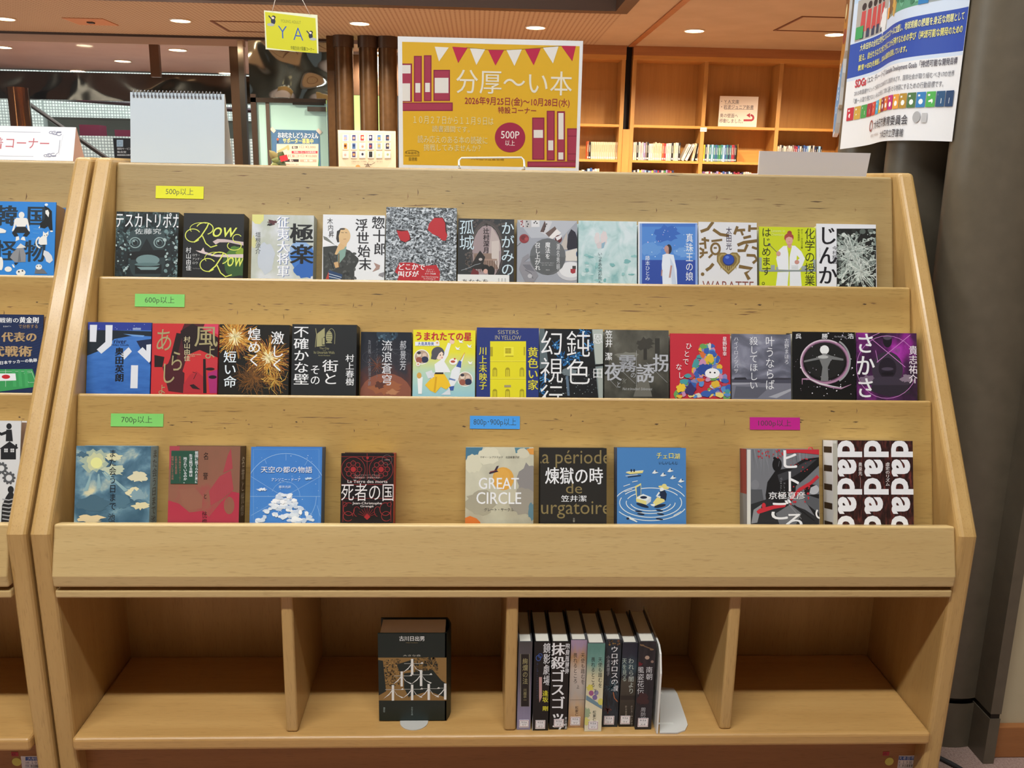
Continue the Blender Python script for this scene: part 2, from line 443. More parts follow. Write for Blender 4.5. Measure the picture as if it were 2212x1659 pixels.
mirror('polished_steel', '#c4cec8', 0.9, 0.9)
mirror('bronze_mirror', '#5c5246', 0.9, 0.5, 0.12)
def clear(name, col, rough, alpha):
    m, nt, b = newmat(name)
    b.inputs['Base Color'].default_value = lin(col); b.inputs['Roughness'].default_value = rough; b.inputs['Alpha'].default_value = alpha
    b.inputs['Specular IOR Level'].default_value = 0.8
    MATS[name] = m
def film(name, k):
    m, nt, b = newmat(name); nt.nodes.remove(b)
    t = nt.nodes.new('ShaderNodeBsdfTransparent'); g = nt.nodes.new('ShaderNodeBsdfGlossy'); g.inputs['Roughness'].default_value = 0.06
    x = nt.nodes.new('ShaderNodeMixShader')
    x.inputs[0].default_value = k; nt.links.new(t.outputs[0], x.inputs[1]); nt.links.new(g.outputs[0], x.inputs[2])
    nt.links.new(x.outputs[0], nt.nodes['Material Output'].inputs[0]); MATS[name] = m
film('film', 0.03); film('pane', 0.07)
def frosted():
    m, nt, b = newmat('frosted_glass')
    b.inputs['Base Color'].default_value = lin('#8fb0a6'); b.inputs['Roughness'].default_value = 0.35
    b.inputs['Emission Color'].default_value = lin('#a9cbc2'); b.inputs['Emission Strength'].default_value = 0.2
    MATS['frosted_glass'] = m
frosted()
STEEL = '#9aa09d|0.25|0.9'; DARKSTEEL = '#2c2823|0.35|0.6'; CHROME = '#c8c2b8|0.15|1'

# ------------------------------------------------------------------ the room
mb = MB(); mb.box((-9, 9), (-4.2, 18), (-0.05, 0), 'carpet'); struct(mb, 'floor')
ZC = 2.70
mb = MB()
mb.box((-9, 1.22), (8.5, 10.7), (ZC, ZC + 0.08), 'ceiling_perforated')
mb.box((1.22, 9), (-4.2, 10.9), (ZC, ZC + 0.08), 'ceiling_paint')
mb.box((-9, 1.22), (-4.2, 8.5), (4.42, 4.5), '#d8d2c6|0.9')
struct(mb, 'ceiling')
mb = MB()
mb.box((-9, 1.22), (8.44, 8.5), (ZC + 0.1, 4.42), '#7c7a74|0.7'); mb.box((1.16, 1.22), (-4.2, 8.5), (ZC + 0.1, 4.42), '#7c7a74|0.7')
mb.box((-9, 1.26), (8.40, 8.53), (ZC - 0.004, ZC + 0.1), '#4a3322|0.5'); mb.box((1.14, 1.26), (-4.2, 8.40), (ZC - 0.004, ZC + 0.1), '#4a3322|0.5')
mb.box((-9, 1.14), (8.30, 8.34), (ZC + 0.22, ZC + 0.34), '#2f2d2b|0.5')
struct(mb, 'trim_1')
mb = MB(); mb.box((1.60, 1.66), (-4.2, 10.5), (ZC - 0.012, ZC + 0.01), 'trim_wood'); struct(mb, 'trim_2')
mb = MB(); mb.box((-9, 9), (-4.3, -4.2), (0, 4.5), 'dim_wall'); struct(mb, 'wall_back')
mb = MB(); mb.box((-9, 9), (10.86, 10.96), (0, 2.8), 'shelf_oak') if False else mb.box((-0.6, 9), (10.86, 10.96), (0, 2.8), 'cream_wall'); struct(mb, 'wall_far')
mb = MB(); mb.box((6.0, 6.1), (1.8, 10.9), (0, 2.8), 'cream_wall'); struct(mb, 'wall_right')
mb = MB(); mb.box((1.084, 3.2), (1.725, 1.80), (0, 2.7), 'cream_wall'); struct(mb, 'wall_near')
mb = MB(); mb.box((1.085, 3.2), (1.708, 1.726), (0, 0.078), 'trim_wood'); struct(mb, 'baseboard_near', 0.003)
# ceiling downlights
k = 0
for (px, py, zc, own) in ((10, 42, ZC, 1), (390, 46, ZC, 1), (777, 52, ZC, 1), (1157, 61, ZC, 1), (1500, 68, ZC, 1), (1803, 76, ZC, 1),
                          (384, 109, 2.66, 0), (265, 133, 2.66, 0), (168, 154, 2.66, 0), (488, 159, 2.66, 0), (5, 103, 2.66, 0), (815, 115, 2.66, 0)):
    c = onZ(px, py, zc - 0.012)
    where = ['at the left edge of the wooden ceiling', 'second from the left on the wooden ceiling', 'above the three bronze pipes', 'above the yellow display poster',
             'on the wooden ceiling above the right bookcase', 'beside the leaning poster on the pillar',
             'nearest, behind the upper glass panel', 'middle one of the row behind the upper glass panel', 'farthest left in the row behind the upper glass panel',
             'low down by the glass door frame', 'cut by the left edge behind the glass panel', 'seen between the bronze pipes'][k]
    t = thing('downlight', 'glowing recessed ceiling downlight ' + where, 'ceiling light', c, 'recessed downlights')
    r = 0.092 if own else 0.10
    a = MB(); a.lathe(c, [(r, 0.0), (r + 0.012, 0.0), (r + 0.012, 0.012), (r, 0.012), (r, 0.0)], '#e8d9c0|0.4'); a.build('trim_ring', t)
    a = MB(); a.lathe(c, [(0.0, 0.004), (r, 0.004)], '#ffe9c4|0.5|0|14'); a.build('lamp', t)
    l = bpy.data.lights.new('downlight_and_fill_beam', 'SPOT'); l.energy = 395 if own else 260; l.color = (1.0, 0.86, 0.69) if own else (1.0, 0.95, 0.88); l.spot_size = math.radians(150); l.spot_blend = 0.7; l.shadow_soft_size = 0.08
    o = bpy.data.objects.new('downlight_and_fill_beam', l); o.location = c - Vector((0, 0, 0.02)); COL.objects.link(o)
    k += 1
for (x, y) in ((2.2, 5.2), (2.2, 3.0), (4.2, 5.2), (4.2, 3.0)):  # unseen spots added without fixtures, to brighten the far area
    l = bpy.data.lights.new('downlight_and_fill_beam', 'SPOT'); l.energy = 380; l.color = (1.0, 0.85, 0.66); l.spot_size = math.radians(150); l.spot_blend = 0.7; l.shadow_soft_size = 0.08
    o = bpy.data.objects.new('downlight_and_fill_beam', l); o.location = (x, y, ZC - 0.03); COL.objects.link(o)
# hatches and sensor plate in the ceiling
def hatch(pts, label, w=0.02):
    q = [onZ(x, y, ZC - 0.004) for x, y in pts]; mb = MB()
    for i in range(len(q)):
        mb.tube([q[i], q[(i + 1) % len(q)]], w / 2, '#6b3f24|0.8', 6)
    solo(mb, 'ceiling_hatch', q[0], label, 'ceiling hatch', 'ceiling hatches')
def squarepx(x, y, sx, sy):
    c = onZ(x, y, ZC); P = [(c.x - sx / 2, c.y - sy / 2), (c.x + sx / 2, c.y - sy / 2), (c.x + sx / 2, c.y + sy / 2), (c.x - sx / 2, c.y + sy / 2)]
    return P
def hatch2(x, y, sx, sy, label, w=0.025):
    P = squarepx(x, y, sx, sy); mb = MB()
    mb.box((P[0][0] - w, P[1][0] + w), (P[0][1] - w, P[0][1]), (ZC - 0.006, ZC), '#6b3f24|0.8'); mb.box((P[0][0] - w, P[1][0] + w), (P[2][1], P[2][1] + w), (ZC - 0.006, ZC), '#6b3f24|0.8')
    mb.box((P[0][0] - w, P[0][0]), (P[0][1], P[2][1]), (ZC - 0.006, ZC), '#6b3f24|0.8'); mb.box((P[1][0], P[1][0] + w), (P[0][1], P[2][1]), (ZC - 0.006, ZC), '#6b3f24|0.8')
    solo(mb, 'ceiling_hatch', (P[0][0], P[0][1], ZC - 0.006), label, 'ceiling hatch', 'ceiling hatches')
hatch2(1790, 53, 0.75, 0.75, 'square access hatch outlined in the wooden ceiling above the right bookcase')
hatch2(545, 58, 0.62, 0.62, 'square access hatch outlined in the wooden ceiling left of the yellow hanging card')
c = onZ(196, 46, ZC); mb = MB(); mb.box((c.x - 0.2, c.x + 0.2), (c.y - 0.2, c.y + 0.2), (ZC - 0.008, ZC), '#b98055|0.8'); mb.box((c.x - 0.03, c.x + 0.03), (c.y - 0.03, c.y + 0.03), (ZC - 0.02, ZC - 0.006), '#2a1c12|0.6')
solo(mb, 'ceiling_sensor', (c.x, c.y, ZC - 0.02), 'small dark sensor on a square plate in the wooden ceiling', 'sensor')

# ------------------------------------------------------------------ display rack
LEAN = math.atan(0.287)
U = Vector((0, math.sin(LEAN), math.cos(LEAN))); N = Vector((0, -math.cos(LEAN), math.sin(LEAN))); EX = Vector((1, 0, 0))
BT = {1: Vector((0, 1.955, 1.264)), 2: Vector((0, 1.815, 1.041)), 3: Vector((0, 1.674, 0.833))}   # front top edge of each sloping board
LEDGE = {1: -0.304, 2: -0.288, 3: -0.287}
HW = 0.831
def scuffs(cv, seed, n, y0, y1, x0, x1):
    R = random.Random(seed)
    for i in range(n):
        x = R.uniform(x0, x1); y = R.uniform(y0, y1); L = R.choice([6, 10, 14, 30, 60]); h = R.uniform(0.8, 2.6) if L > 12 else R.uniform(1, 3.5)
        c = R.choice(SCUFF)
        cv.poly(c, (x, y), (x + L * 0.4, y - h * 0.5), (x + L, y + R.uniform(-1, 1)), (x + L * 0.6, y + h * 0.6)); cv.layer = 1
    for i in range(n // 3):
        x = R.uniform(x0, x1); y = R.uniform(y0, y1 + 10); h = R.uniform(4, 18)
        cv.poly(R.choice(SCUFF[:3]), (x, y - h / 2), (x + R.uniform(1, 2.5), y), (x + R.uniform(-2, 2), y + h / 2)); cv.layer = 1
def rack(x, label, full):
    t = thing('book_display_rack', label, 'book rack', (x, 1.9, 0), 'beech display racks')
    prof = [(1.532, 0), (1.514, 0.612), (1.933, 1.273), (2.5, 1.273), (2.5, 0)]
    for sx in (-1, 1):
        a = MB(); a.prism(prof, x + sx * HW, x + sx * (HW + 0.036), 'beech_upright'); a.build('side_panel', t, 0.009, 3)
    for k in (1, 2, 3):
        a = MB(); a.obox(Vector((x, BT[k].y, BT[k].z)), EX, U, N, (-HW, HW), (LEDGE[k] - 0.014, 0), (-0.02, 0), 'beech_grey' if k == 1 else 'beech')
        cv = CV(Vector((x - HW, BT[k].y, BT[k].z)) + U * -0.3, EX, U, 2 * HW, 0.298)
        if full:
            for (sd, n, y0, y1, x0, x1) in {1: ((1, 14, 405, 445, 560, 1000), (2, 12, 425, 455, 1100, 1880), (3, 6, 370, 380, 260, 1900)),
                                            2: ((4, 14, 655, 675, 470, 960), (5, 14, 655, 672, 1080, 1900), (6, 10, 630, 690, 220, 1950)),
                                            3: ((7, 16, 900, 925, 330, 860), (8, 16, 905, 928, 960, 1960), (9, 8, 875, 890, 180, 2000))}[k]:
                scuffs(cv, sd, n, y0, y1, x0, x1)
        else: scuffs(cv, k + 20, 3, (405, 650, 900)[k - 1], (440, 670, 940)[k - 1], 5, 80)
        cv.emit(a, 0.0001); a.build('display_board', t, 0.005, 3)
        a = MB(); nx = 0.0525 if k < 3 else 0.055
        a.obox(Vector((x, BT[k].y, BT[k].z)), EX, U, N, (-HW, HW), (LEDGE[k] - 0.012, LEDGE[k]), (0.0, nx), 'beech'); a.build('ledge', t)
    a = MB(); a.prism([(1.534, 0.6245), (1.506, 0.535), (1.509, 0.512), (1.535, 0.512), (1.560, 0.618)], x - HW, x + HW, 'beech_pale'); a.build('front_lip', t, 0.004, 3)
    a = MB(); a.box((x - HW, x + HW), (1.528, 1.56), (0.50, 0.53), 'beech_dark'); a.build('spacer_strip', t)
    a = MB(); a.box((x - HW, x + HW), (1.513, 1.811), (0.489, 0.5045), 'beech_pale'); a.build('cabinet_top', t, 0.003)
    a = MB(); a.box((x - HW, x + HW), (1.515, 1.812), (0.171, 0.199), 'beech_floor'); a.build('bottom_shelf', t, 0.007, 3)
    a = MB(); a.box((x - HW, x + HW), (1.812, 1.826), (0.1, 0.54), 'beech_upright'); a.build('cabinet_back', t)
    a = MB(); a.box((x - HW, x + HW), (1.565, 1.585), (0.0, 0.172), 'beech_dark'); a.build('plinth', t)
    a = MB(); a.box((x - HW, x + HW), (1.958, 2.5), (1.245, 1.264), 'beech'); a.build('top_board', t, 0.003)
    a = MB(); a.box((x - HW, x + HW), (2.48, 2.5), (0.0, 1.25), 'beech_upright'); a.build('rear_panel', t)
    for px in ((619, 1107, 1589) if full else (-1200, -700, -300)):
        xx = onY(px, 1310, 1.53).x if full else x + (px + 733) * 0.00092
        a = MB(); a.box((xx - 0.0115, xx + 0.0115), (1.53, 1.812), (0.199, 0.489), 'beech_upright'); a.build('divider', t, 0.005, 3)
    return t
rack(0.0, 'wide beech display rack with three sloping book tiers and open cabinet below', True)
XL = -2 * HW - 0.072 - 0.006
rack(XL, 'beech display rack cut by the left edge beside the wide rack', False)

# page-count cards taped on the boards
def card(k, x0, y0, x1, y1, txt, bg, label, tx):
    O = BT[k] + N * 0.0015
    q = hit(x0, y1, O, N) - O; r = hit(x1, y0, O, N) - O
    w = r.x - q.x; h = r.dot(U) - q.dot(U); o = O + EX * q.x + U * q.dot(U)
    mb = MB(); mb.obox(o, EX, U, N, (0, w), (0, h), (-0.001, 0), bg)
    cv = CV(o, EX, U, w, h); cv.txt(txt, *tx, '#3a3f36', -0.005); cv.emit(mb)
    solo(mb, 'page_count_card', o, label, 'label card', 'page count cards on the boards')
card(1, 336, 403, 440, 428, '500p以上', '#e3e01c', 'yellow label card reading 500p on the top tier', (358, 407, 418, 423))
card(2, 291, 636, 399, 662, '600p以上', '#82cf6c', 'green label card reading 600p on the middle tier', (313, 641, 377, 657))
card(3, 239, 894, 353, 921, '700p以上', '#7fcc69', 'green label card reading 700p on the bottom tier', (262, 899, 329, 916))
card(3, 1015, 899, 1123, 926, '800p･900p以上', '#4599e6', 'blue label card reading 800p and 900p on the bottom tier', (1023, 904, 1115, 921))
card(3, 1620, 902, 1728, 928, '1000p以上', '#bb1f86', 'magenta label card reading 1000p on the bottom tier', (1638, 907, 1709, 923))

# inventory stickers on the plinths
def plinth_bits(px, py, side):
    Y = 1.5645
    o = onY(px, py + 60, Y); e = onY(px + 48, py, Y); w = e.x - o.x; h = e.z - o.z
    mb = MB(); ez = Vector((0, -1, 0)); mb.obox(o, EX, Vector((0, 0, 1)), ez, (0, w), (0, h), (-0.0005, 0.0003), '#e8e6ec')
    cv = CV(o + ez * 0.0003, EX, Vector((0, 0, 1)), w, h)
    cv.rect('#2c56a8', px + 3, py + 2, px + 45, py + 10); cv.htxt('大牟田市', px + 7, py + 2, px + 42, py + 10, '#dfe6f5')
    cv.htxt('分類', px + 3, py + 12, px + 11, py + 17, '#5a6a9a'); cv.htxt('１９図２', px + 14, py + 11, px + 44, py + 18, '#3a4a7a'); cv.htxt('所属', px + 3, py + 19, px + 11, py + 24, '#5a6a9a')
    cv.htxt('市立図書館', px + 14, py + 19, px + 38, py + 25, '#2a2a35', 0.02)
    cv.line('#8a97bd', 0.5, (px + 3, py + 18.3), (px + 45, py + 18.3)); cv.line('#8a97bd', 0.5, (px + 3, py + 25.5), (px + 45, py + 25.5)); cv.emit(mb)
    solo(mb, 'inventory_sticker', o, 'white inventory sticker with blue header on the plinth of the %s rack' % side, 'sticker', 'inventory stickers')
    c = onY(px - 13 if side == 'wide' else px - 16, py + 13, Y); r = 0.009
    mb = MB(); mb.prism([(c.x + r * math.cos(a), c.z + r * math.sin(a)) for a in [6.2832 * k / 20 for k in range(20)]], Y - 0.0002, Y + 0.0003, '#ded96a', axis=1)
    solo(mb, 'round_sticker', c, 'pale yellow dot sticker on the plinth of the %s rack' % side, 'sticker', 'yellow dot stickers')
    c = onY(px - 20, py - 4, Y); w = 0.0065
    mb = MB(); mb.box((c.x - w, c.x + w), (Y - 0.0002, Y + 0.0003), (c.z - w * .7, c.z + w * .7), '#b8313f')
    cv = CV((c.x - w, Y - 0.0002, c.z - w * .7), EX, Vector((0, 0, 1)), 2 * w, w * 1.4); cv.crop = None
    g = glyphs('A91'); cv.put(g, 2 * w / 2.2 * 0.9, 0.0006, 0.009, 0.001, '#5c0f18'); cv.emit(mb)
    solo(mb, 'red_sticker', c, 'tiny red sticker on the plinth of the %s rack' % side, 'sticker', 'tiny red stickers')
plinth_bits(1934, 1632, 'wide'); plinth_bits(52, 1633, 'left')

# ------------------------------------------------------------------ pipe columns
def pipes(name, label, pts, r, top, m, base, band=False):
    t = thing(name, label, 'column', (pts[0][0], pts[0][1], 0))
    for (x, y) in pts:
        a = MB()
        if base:
            a.lathe((x, y, 0), [(r + 0.001, 0), (r + 0.001, 0.112)], m, 48); a.lathe((x, y, 0), [(r - 0.008, 0.11), (r - 0.008, 0.126)], DARKSTEEL, 48); a.lathe((x, y, 0), [(r, 0.124), (r, top)], m, 48)
        else: a.lathe((x, y, 0), [(r, 0), (r, top - 0.1)], m, 36); a.lathe((x, y, 0), [(r + 0.012, top - 0.12), (r + 0.012, top)], '#4a382a|0.4|0.3', 36); a.lathe((x, y, 0), [(r - 0.01, top - 0.12), (r + 0.012, top - 0.12)], '#4a382a|0.4|0.3', 36)
        a.build('pipe', t)
    return t
t = pipes('pipe_column', 'dark brown column of round pipes standing right of the wide rack', [(1.028, 1.862), (1.028, 2.16), (1.028, 2.46)], 0.115, 3.4 if False else ZC, 'pipe_brown', True)
a = MB(); a.box((1.06, 1.084), (1.688, 1.79), (0, 0.112), 'pipe_brown'); a.box((1.062, 1.082), (1.690, 1.79), (0.112, 0.124), DARKSTEEL); a.box((1.06, 1.084), (1.688, 1.79), (0.124, ZC), 'pipe_brown'); a.build('jamb', t)
a = MB(); a.box((1.03, 1.13), (1.90, 2.45), (0, ZC), DARKSTEEL); a.build('core', t)
q = [onY(x, 100, 10.3).x for x in (742, 795, 841)]
t = pipes('bronze_pipe_column', 'bronze column of three shiny pipes behind the yellow poster', [(q[0], 10.3), (q[1], 10.3), (q[2] - 0.02, 10.3)], 0.1, ZC, 'pipe_bronze', False)
a = MB(); xx = onY(705, 100, 10.3).x; a.box((xx, xx + 0.09), (10.3, 10.4), (0, ZC), 'pipe_bronze'); a.build('side_post', t)

# ------------------------------------------------------------------ built-in bookcases along the far wall
YB = 10.5
def bookcase(label, x0, x1, divs, name='built_in_bookcase'):
    t = thing(name, label, 'bookcase', ((x0 + x1) / 2, YB + 0.15, 0), 'built-in bookcases')
    a = MB(); a.box((x0, x1), (YB + 0.30, YB + 0.33), (0, 2.66), 'shelf_oak'); a.build('back_panel', t)
    a = MB(); a.box((x0, x1), (YB - 0.02, YB + 0.30), (2.55, 2.60), 'shelf_oak_edge'); a.box((x0, x1), (YB - 0.02, YB + 0.3), (2.60, 2.70), 'trim_wood'); a.build('crown', t)
    ed = [x0] + divs + [x1]
    for i, x in enumerate(ed):
        w = 0.022
        xa = x if i == 0 else (x - 2 * w if i == len(ed) - 1 else x - w)
        a = MB(); a.box((xa, xa + 2 * w), (YB, YB + 0.30), (0, 2.55), 'shelf_oak_edge' if False else 'shelf_oak'); a.build('upright', t)
    for i in range(len(ed) - 1):
        for z in (1.852, 1.462, 1.075, 0.68, 0.29):
            a = MB(); a.box((ed[i] + 0.02, ed[i + 1] - 0.02), (YB + 0.005, YB + 0.30), (z - 0.028, z), 'shelf_oak_edge'); a.build('shelf', t)
    return t
bookcase('tall wooden bookcase along the far wall right of the dark slot', 1.66, 5.9, [2.50, 3.36, 4.2, 5.05])
bookcase('tall wooden bookcase along the far wall behind the yellow poster', -0.90, 1.58, [-0.07, 0.76])
mb = MB(); mb.box((1.58, 1.66), (YB + 0.1, YB + 0.16), (0, 2.7), '#120c08|0.8'); struct(mb, 'trim_3')
mb = MB(); mb.box((1.58, 1.66), (YB - 0.01, YB + 0.02), (0, 1.80), 'shelf_oak'); struct(mb, 'trim_4')

# ------------------------------------------------------------------ glass partition, door and the lobby beyond
YP = 10.6
def pxbox(mb, x0, y0, x1, y1, Y0, Y1, m):
    a = onY(x0, y1, Y0); b = onY(x1, y0, Y0); mb.box((a.x, b.x), (Y0, Y1), (a.z, b.z), m)
mb = MB(); mb.box((-9, -1.0), (YP, 14.2), (2.66, 2.72), 'lobby_ceiling_paint'); struct(mb, 'ceiling_lobby')
mb = MB(); mb.box((-9, onY(528, 90, YP).x), (YP - 0.04, YP + 0.04), (2.60, 2.70), '#a88f7c|0.5'); mb.box((-9, -1.6), (YP - 0.05, YP + 0.02), (2.675, 2.70), '#3a2a20|0.5'); struct(mb, 'trim_5')
w = thing('glass_partition', 'glass partition with dark metal posts left of the glass door', 'glass partition', (-4.0, YP, 0))
a = MB(); a.box((-9, onY(520, 90, YP).x), (YP, YP + 0.012), (0.0, 2.62), 'pane'); a.build('pane', w)
a = MB(); pxbox(a, 326, 92, 341, 166, YP - 0.03, YP + 0.03, '#6b4f3c|0.3|0.6'); a.build('post', w)
a = MB(); x = onY(526, 200, YP).x; a.box((x - 0.03, x + 0.03), (YP - 0.05, YP + 0.03), (0, 2.66), CHROME); a.build('post', w)
a = MB(); x = onY(508, 120, YP).x; a.box((x - 0.06, x + 0.06), (YP - 0.02, YP + 0.05), (0, 2.66), '#5a4636|0.25|0.7'); a.build('post', w)
# door
d = thing('door_1', 'glass door in a dark metal frame under a polished steel transom', 'door', (onY(630, 300, YP).x, YP, 0))
a = MB(); pxbox(a, 556, 222, 706, 372, YP, YP + 0.02, 'frosted_glass'); x0 = onY(556, 250, YP).x; x1 = onY(706, 250, YP).x
a = MB(); a.box((x0, x1), (YP, YP + 0.02), (0.0, onY(600, 221, YP).z), 'frosted_glass'); a.build('door_glass', d)
a = MB(); a.box((x0 - 0.06, x0), (YP - 0.04, YP + 0.04), (0, 2.1), '#4a3c33|0.3|0.6'); zt = onY(630, 218, YP).z
a.box((x0 - 0.06, x1), (YP - 0.04, YP + 0.04), (zt - 0.025, zt + 0.025), '#5a5048|0.25|0.8'); a.box((x0 + 0.1, x0 + 0.14), (YP - 0.02, YP + 0.02), (0, zt), '#6d5f55|0.3|0.7'); a.build('door_frame', d)
a = MB(); pxbox(a, 664, 231, 704, 240, YP - 0.07, YP - 0.01, '#55504a|0.3|0.6'); pxbox(a, 632, 222, 700, 226, YP - 0.05, YP - 0.02, DARKSTEEL); a.build('door_closer', d)
mb = MB(); a0 = onY(541, 213, YP); b0 = onY(706, 95, YP); mb.box((a0.x, b0.x), (YP - 0.01, YP + 0.04), (a0.z, 2.70), 'polished_steel')
solo(mb, 'steel_transom', (a0.x, YP, a0.z), 'rippling polished steel transom panel above the glass door', 'transom panel')
# outdoor light between the pipes
mb = MB(); a0 = onY(735, 420, 11.4); b0 = onY(850, 205, 11.4); mb.box((a0.x, b0.x), (11.4, 11.42), (0, b0.z), art([(0.2, '#c8e08a'), (0.45, '#eaf6e6'), (0.6, '#ffffff')], scale=14, rough=0.5)); o = struct(mb, 'window_1')
wm = o.data.materials[0]; wm.node_tree.nodes['Principled BSDF'].inputs['Emission Strength'].default_value = 1.3
wm.node_tree.links.new(wm.node_tree.nodes['Color Ramp'].outputs[0], wm.node_tree.nodes['Principled BSDF'].inputs['Emission Color'])
mb = MB(); pxbox(mb, 715, 120, 862, 204, 11.3, 11.36, '#6a4a30|0.5'); struct(mb, 'trim_6')
# lobby: bronze fascia, glass-block walls, rails, panels
mb = MB(); pxbox(mb, -300, 165, 545, 206, 14.0, 14.2, 'bronze_mirror'); struct(mb, 'trim_7')
mb = MB(); a0 = onY(-200, 420, 16.6); b0 = onY(545, 250, 16.6); c0 = onY(60, 250, 16.6)
mb.box((a0.x, b0.x), (16.6, 16.7), (onY(200, 254, 16.6).z, 4.5), 'glass_block'); mb.box((c0.x - 1.2, onY(96, 250, 16.6).x), (16.55, 16.7), (0, 3), 'glass_block'); struct(mb, 'wall_lobby')
mb = MB(); mb.box((a0.x, b0.x), (17.4, 17.5), (0, 3), '#a9b5b0|0.7'); mb.box((a0.x, b0.x), (16.7, 17.4), (onY(200, 254, 16.6).z, onY(200, 252, 16.6).z), '#8d9390|0.6'); struct(mb, 'wall_lobby_inner')
mb = MB(); z1 = onY(230, 294, 15.6).z; mb.box((onY(171, 294, 15.6).x, onY(548, 294, 15.6).x), (15.6, 15.75), (0, z1), 'glass_block'); struct(mb, 'wall_parapet')
def pxtube(mb, pts, Y, r, m): mb.tube([onY(x, y, Y) for x, y in pts], r, m, 8)
mb = MB(); pxtube(mb, [(55, 210), (170, 216), (290, 225), (560, 240)], 15.4, 0.035, '#4b3d44|0.3|0.6'); q = onY(556, 240, 15.4); mb.tube([(q.x, 15.4, 0), (q.x, 15.4, q.z)], 0.02, '#4b3d44|0.3|0.6', 8)
solo(mb, 'lobby_handrail', onY(290, 225, 15.4), 'dark level handrail high in the lobby beyond the glass', 'handrail', 'lobby handrails')
mb = MB(); pxtube(mb, [(62, 224), (235, 345), (260, 362)], 14.9, 0.035, '#5a4f4a|0.3|0.7'); q = onY(258, 361, 14.9); mb.tube([(q.x, 14.9, 0), (q.x, 14.9, q.z)], 0.02, '#5a4f4a|0.3|0.7', 8)
solo(mb, 'lobby_handrail', onY(235, 345, 14.9), 'sloping metal stair handrail in the lobby beyond the glass', 'handrail', 'lobby handrails')
for (x0, y0, x1, y1, wh) in ((173, 270, 214, 292, 'left'), (249, 281, 282, 298, 'right')):
    mb = MB(); pxbox(mb, x0, y0, x1, y1 + 4, 15.9, 16.2, '#7d1f3f|0.7'); qa = onY(x0, y1 + 4, 15.9); qb = onY(x1, y1, 15.9); mb.box((qa.x + 0.05, qb.x - 0.05), (15.95, 16.15), (0, qa.z), '#4a1628|0.7')
    solo(mb, 'magenta_panel', onY(x0, y1 + 4, 15.9), 'deep magenta seat back above the glass-block parapet, %s of the two' % wh, 'seat', 'magenta seat backs')
mb = MB(); a0 = onY(248, 345, 15.55); b0 = onY(285, 299, 15.55); mb.box((a0.x, b0.x), (15.55, 15.58), (a0.z, b0.z), '#23262b|0.4')
cv = CV((a0.x, 15.55, a0.z), EX, Vector((0, 0, 1)), b0.x - a0.x, b0.z - a0.z); cv.rect('#b9d4ea', 252, 302, 266, 317); cv.frame('#7ea6c9', 1, 255, 306, 262, 313)
cv.htxt('開発サービス', 253, 319, 284, 324, '#dfe4e8', 0.02); cv.htxt('集会室', 253, 326, 273, 331, '#dfe4e8', 0.02); cv.htxt('図書館総合案内', 253, 333, 284, 337, '#dfe4e8', 0.02); cv.emit(mb)
solo(mb, 'guide_sign', (a0.x, 15.55, a0.z), 'black guide sign with white lettering on the glass-block parapet', 'sign')
mb = MB(); x = onY(43, 240, 13.6).x; mb.lathe((x, 13.6, 0), [(0.14, 0), (0.14, 2.36)], '#a4673a|0.15|0.9', 24); solo(mb, 'copper_column', (x, 13.6, 0), 'shiny copper column in the lobby at the far left', 'column')
mb = MB(); x = onY(61, 240, 13.6).x; mb.lathe((x, 13.62, 0), [(0.03, 0), (0.03, 2.36)], CHROME, 12); solo(mb, 'steel_post', (x, 13.62, 0), 'thin bright steel post beside the copper column', 'post')

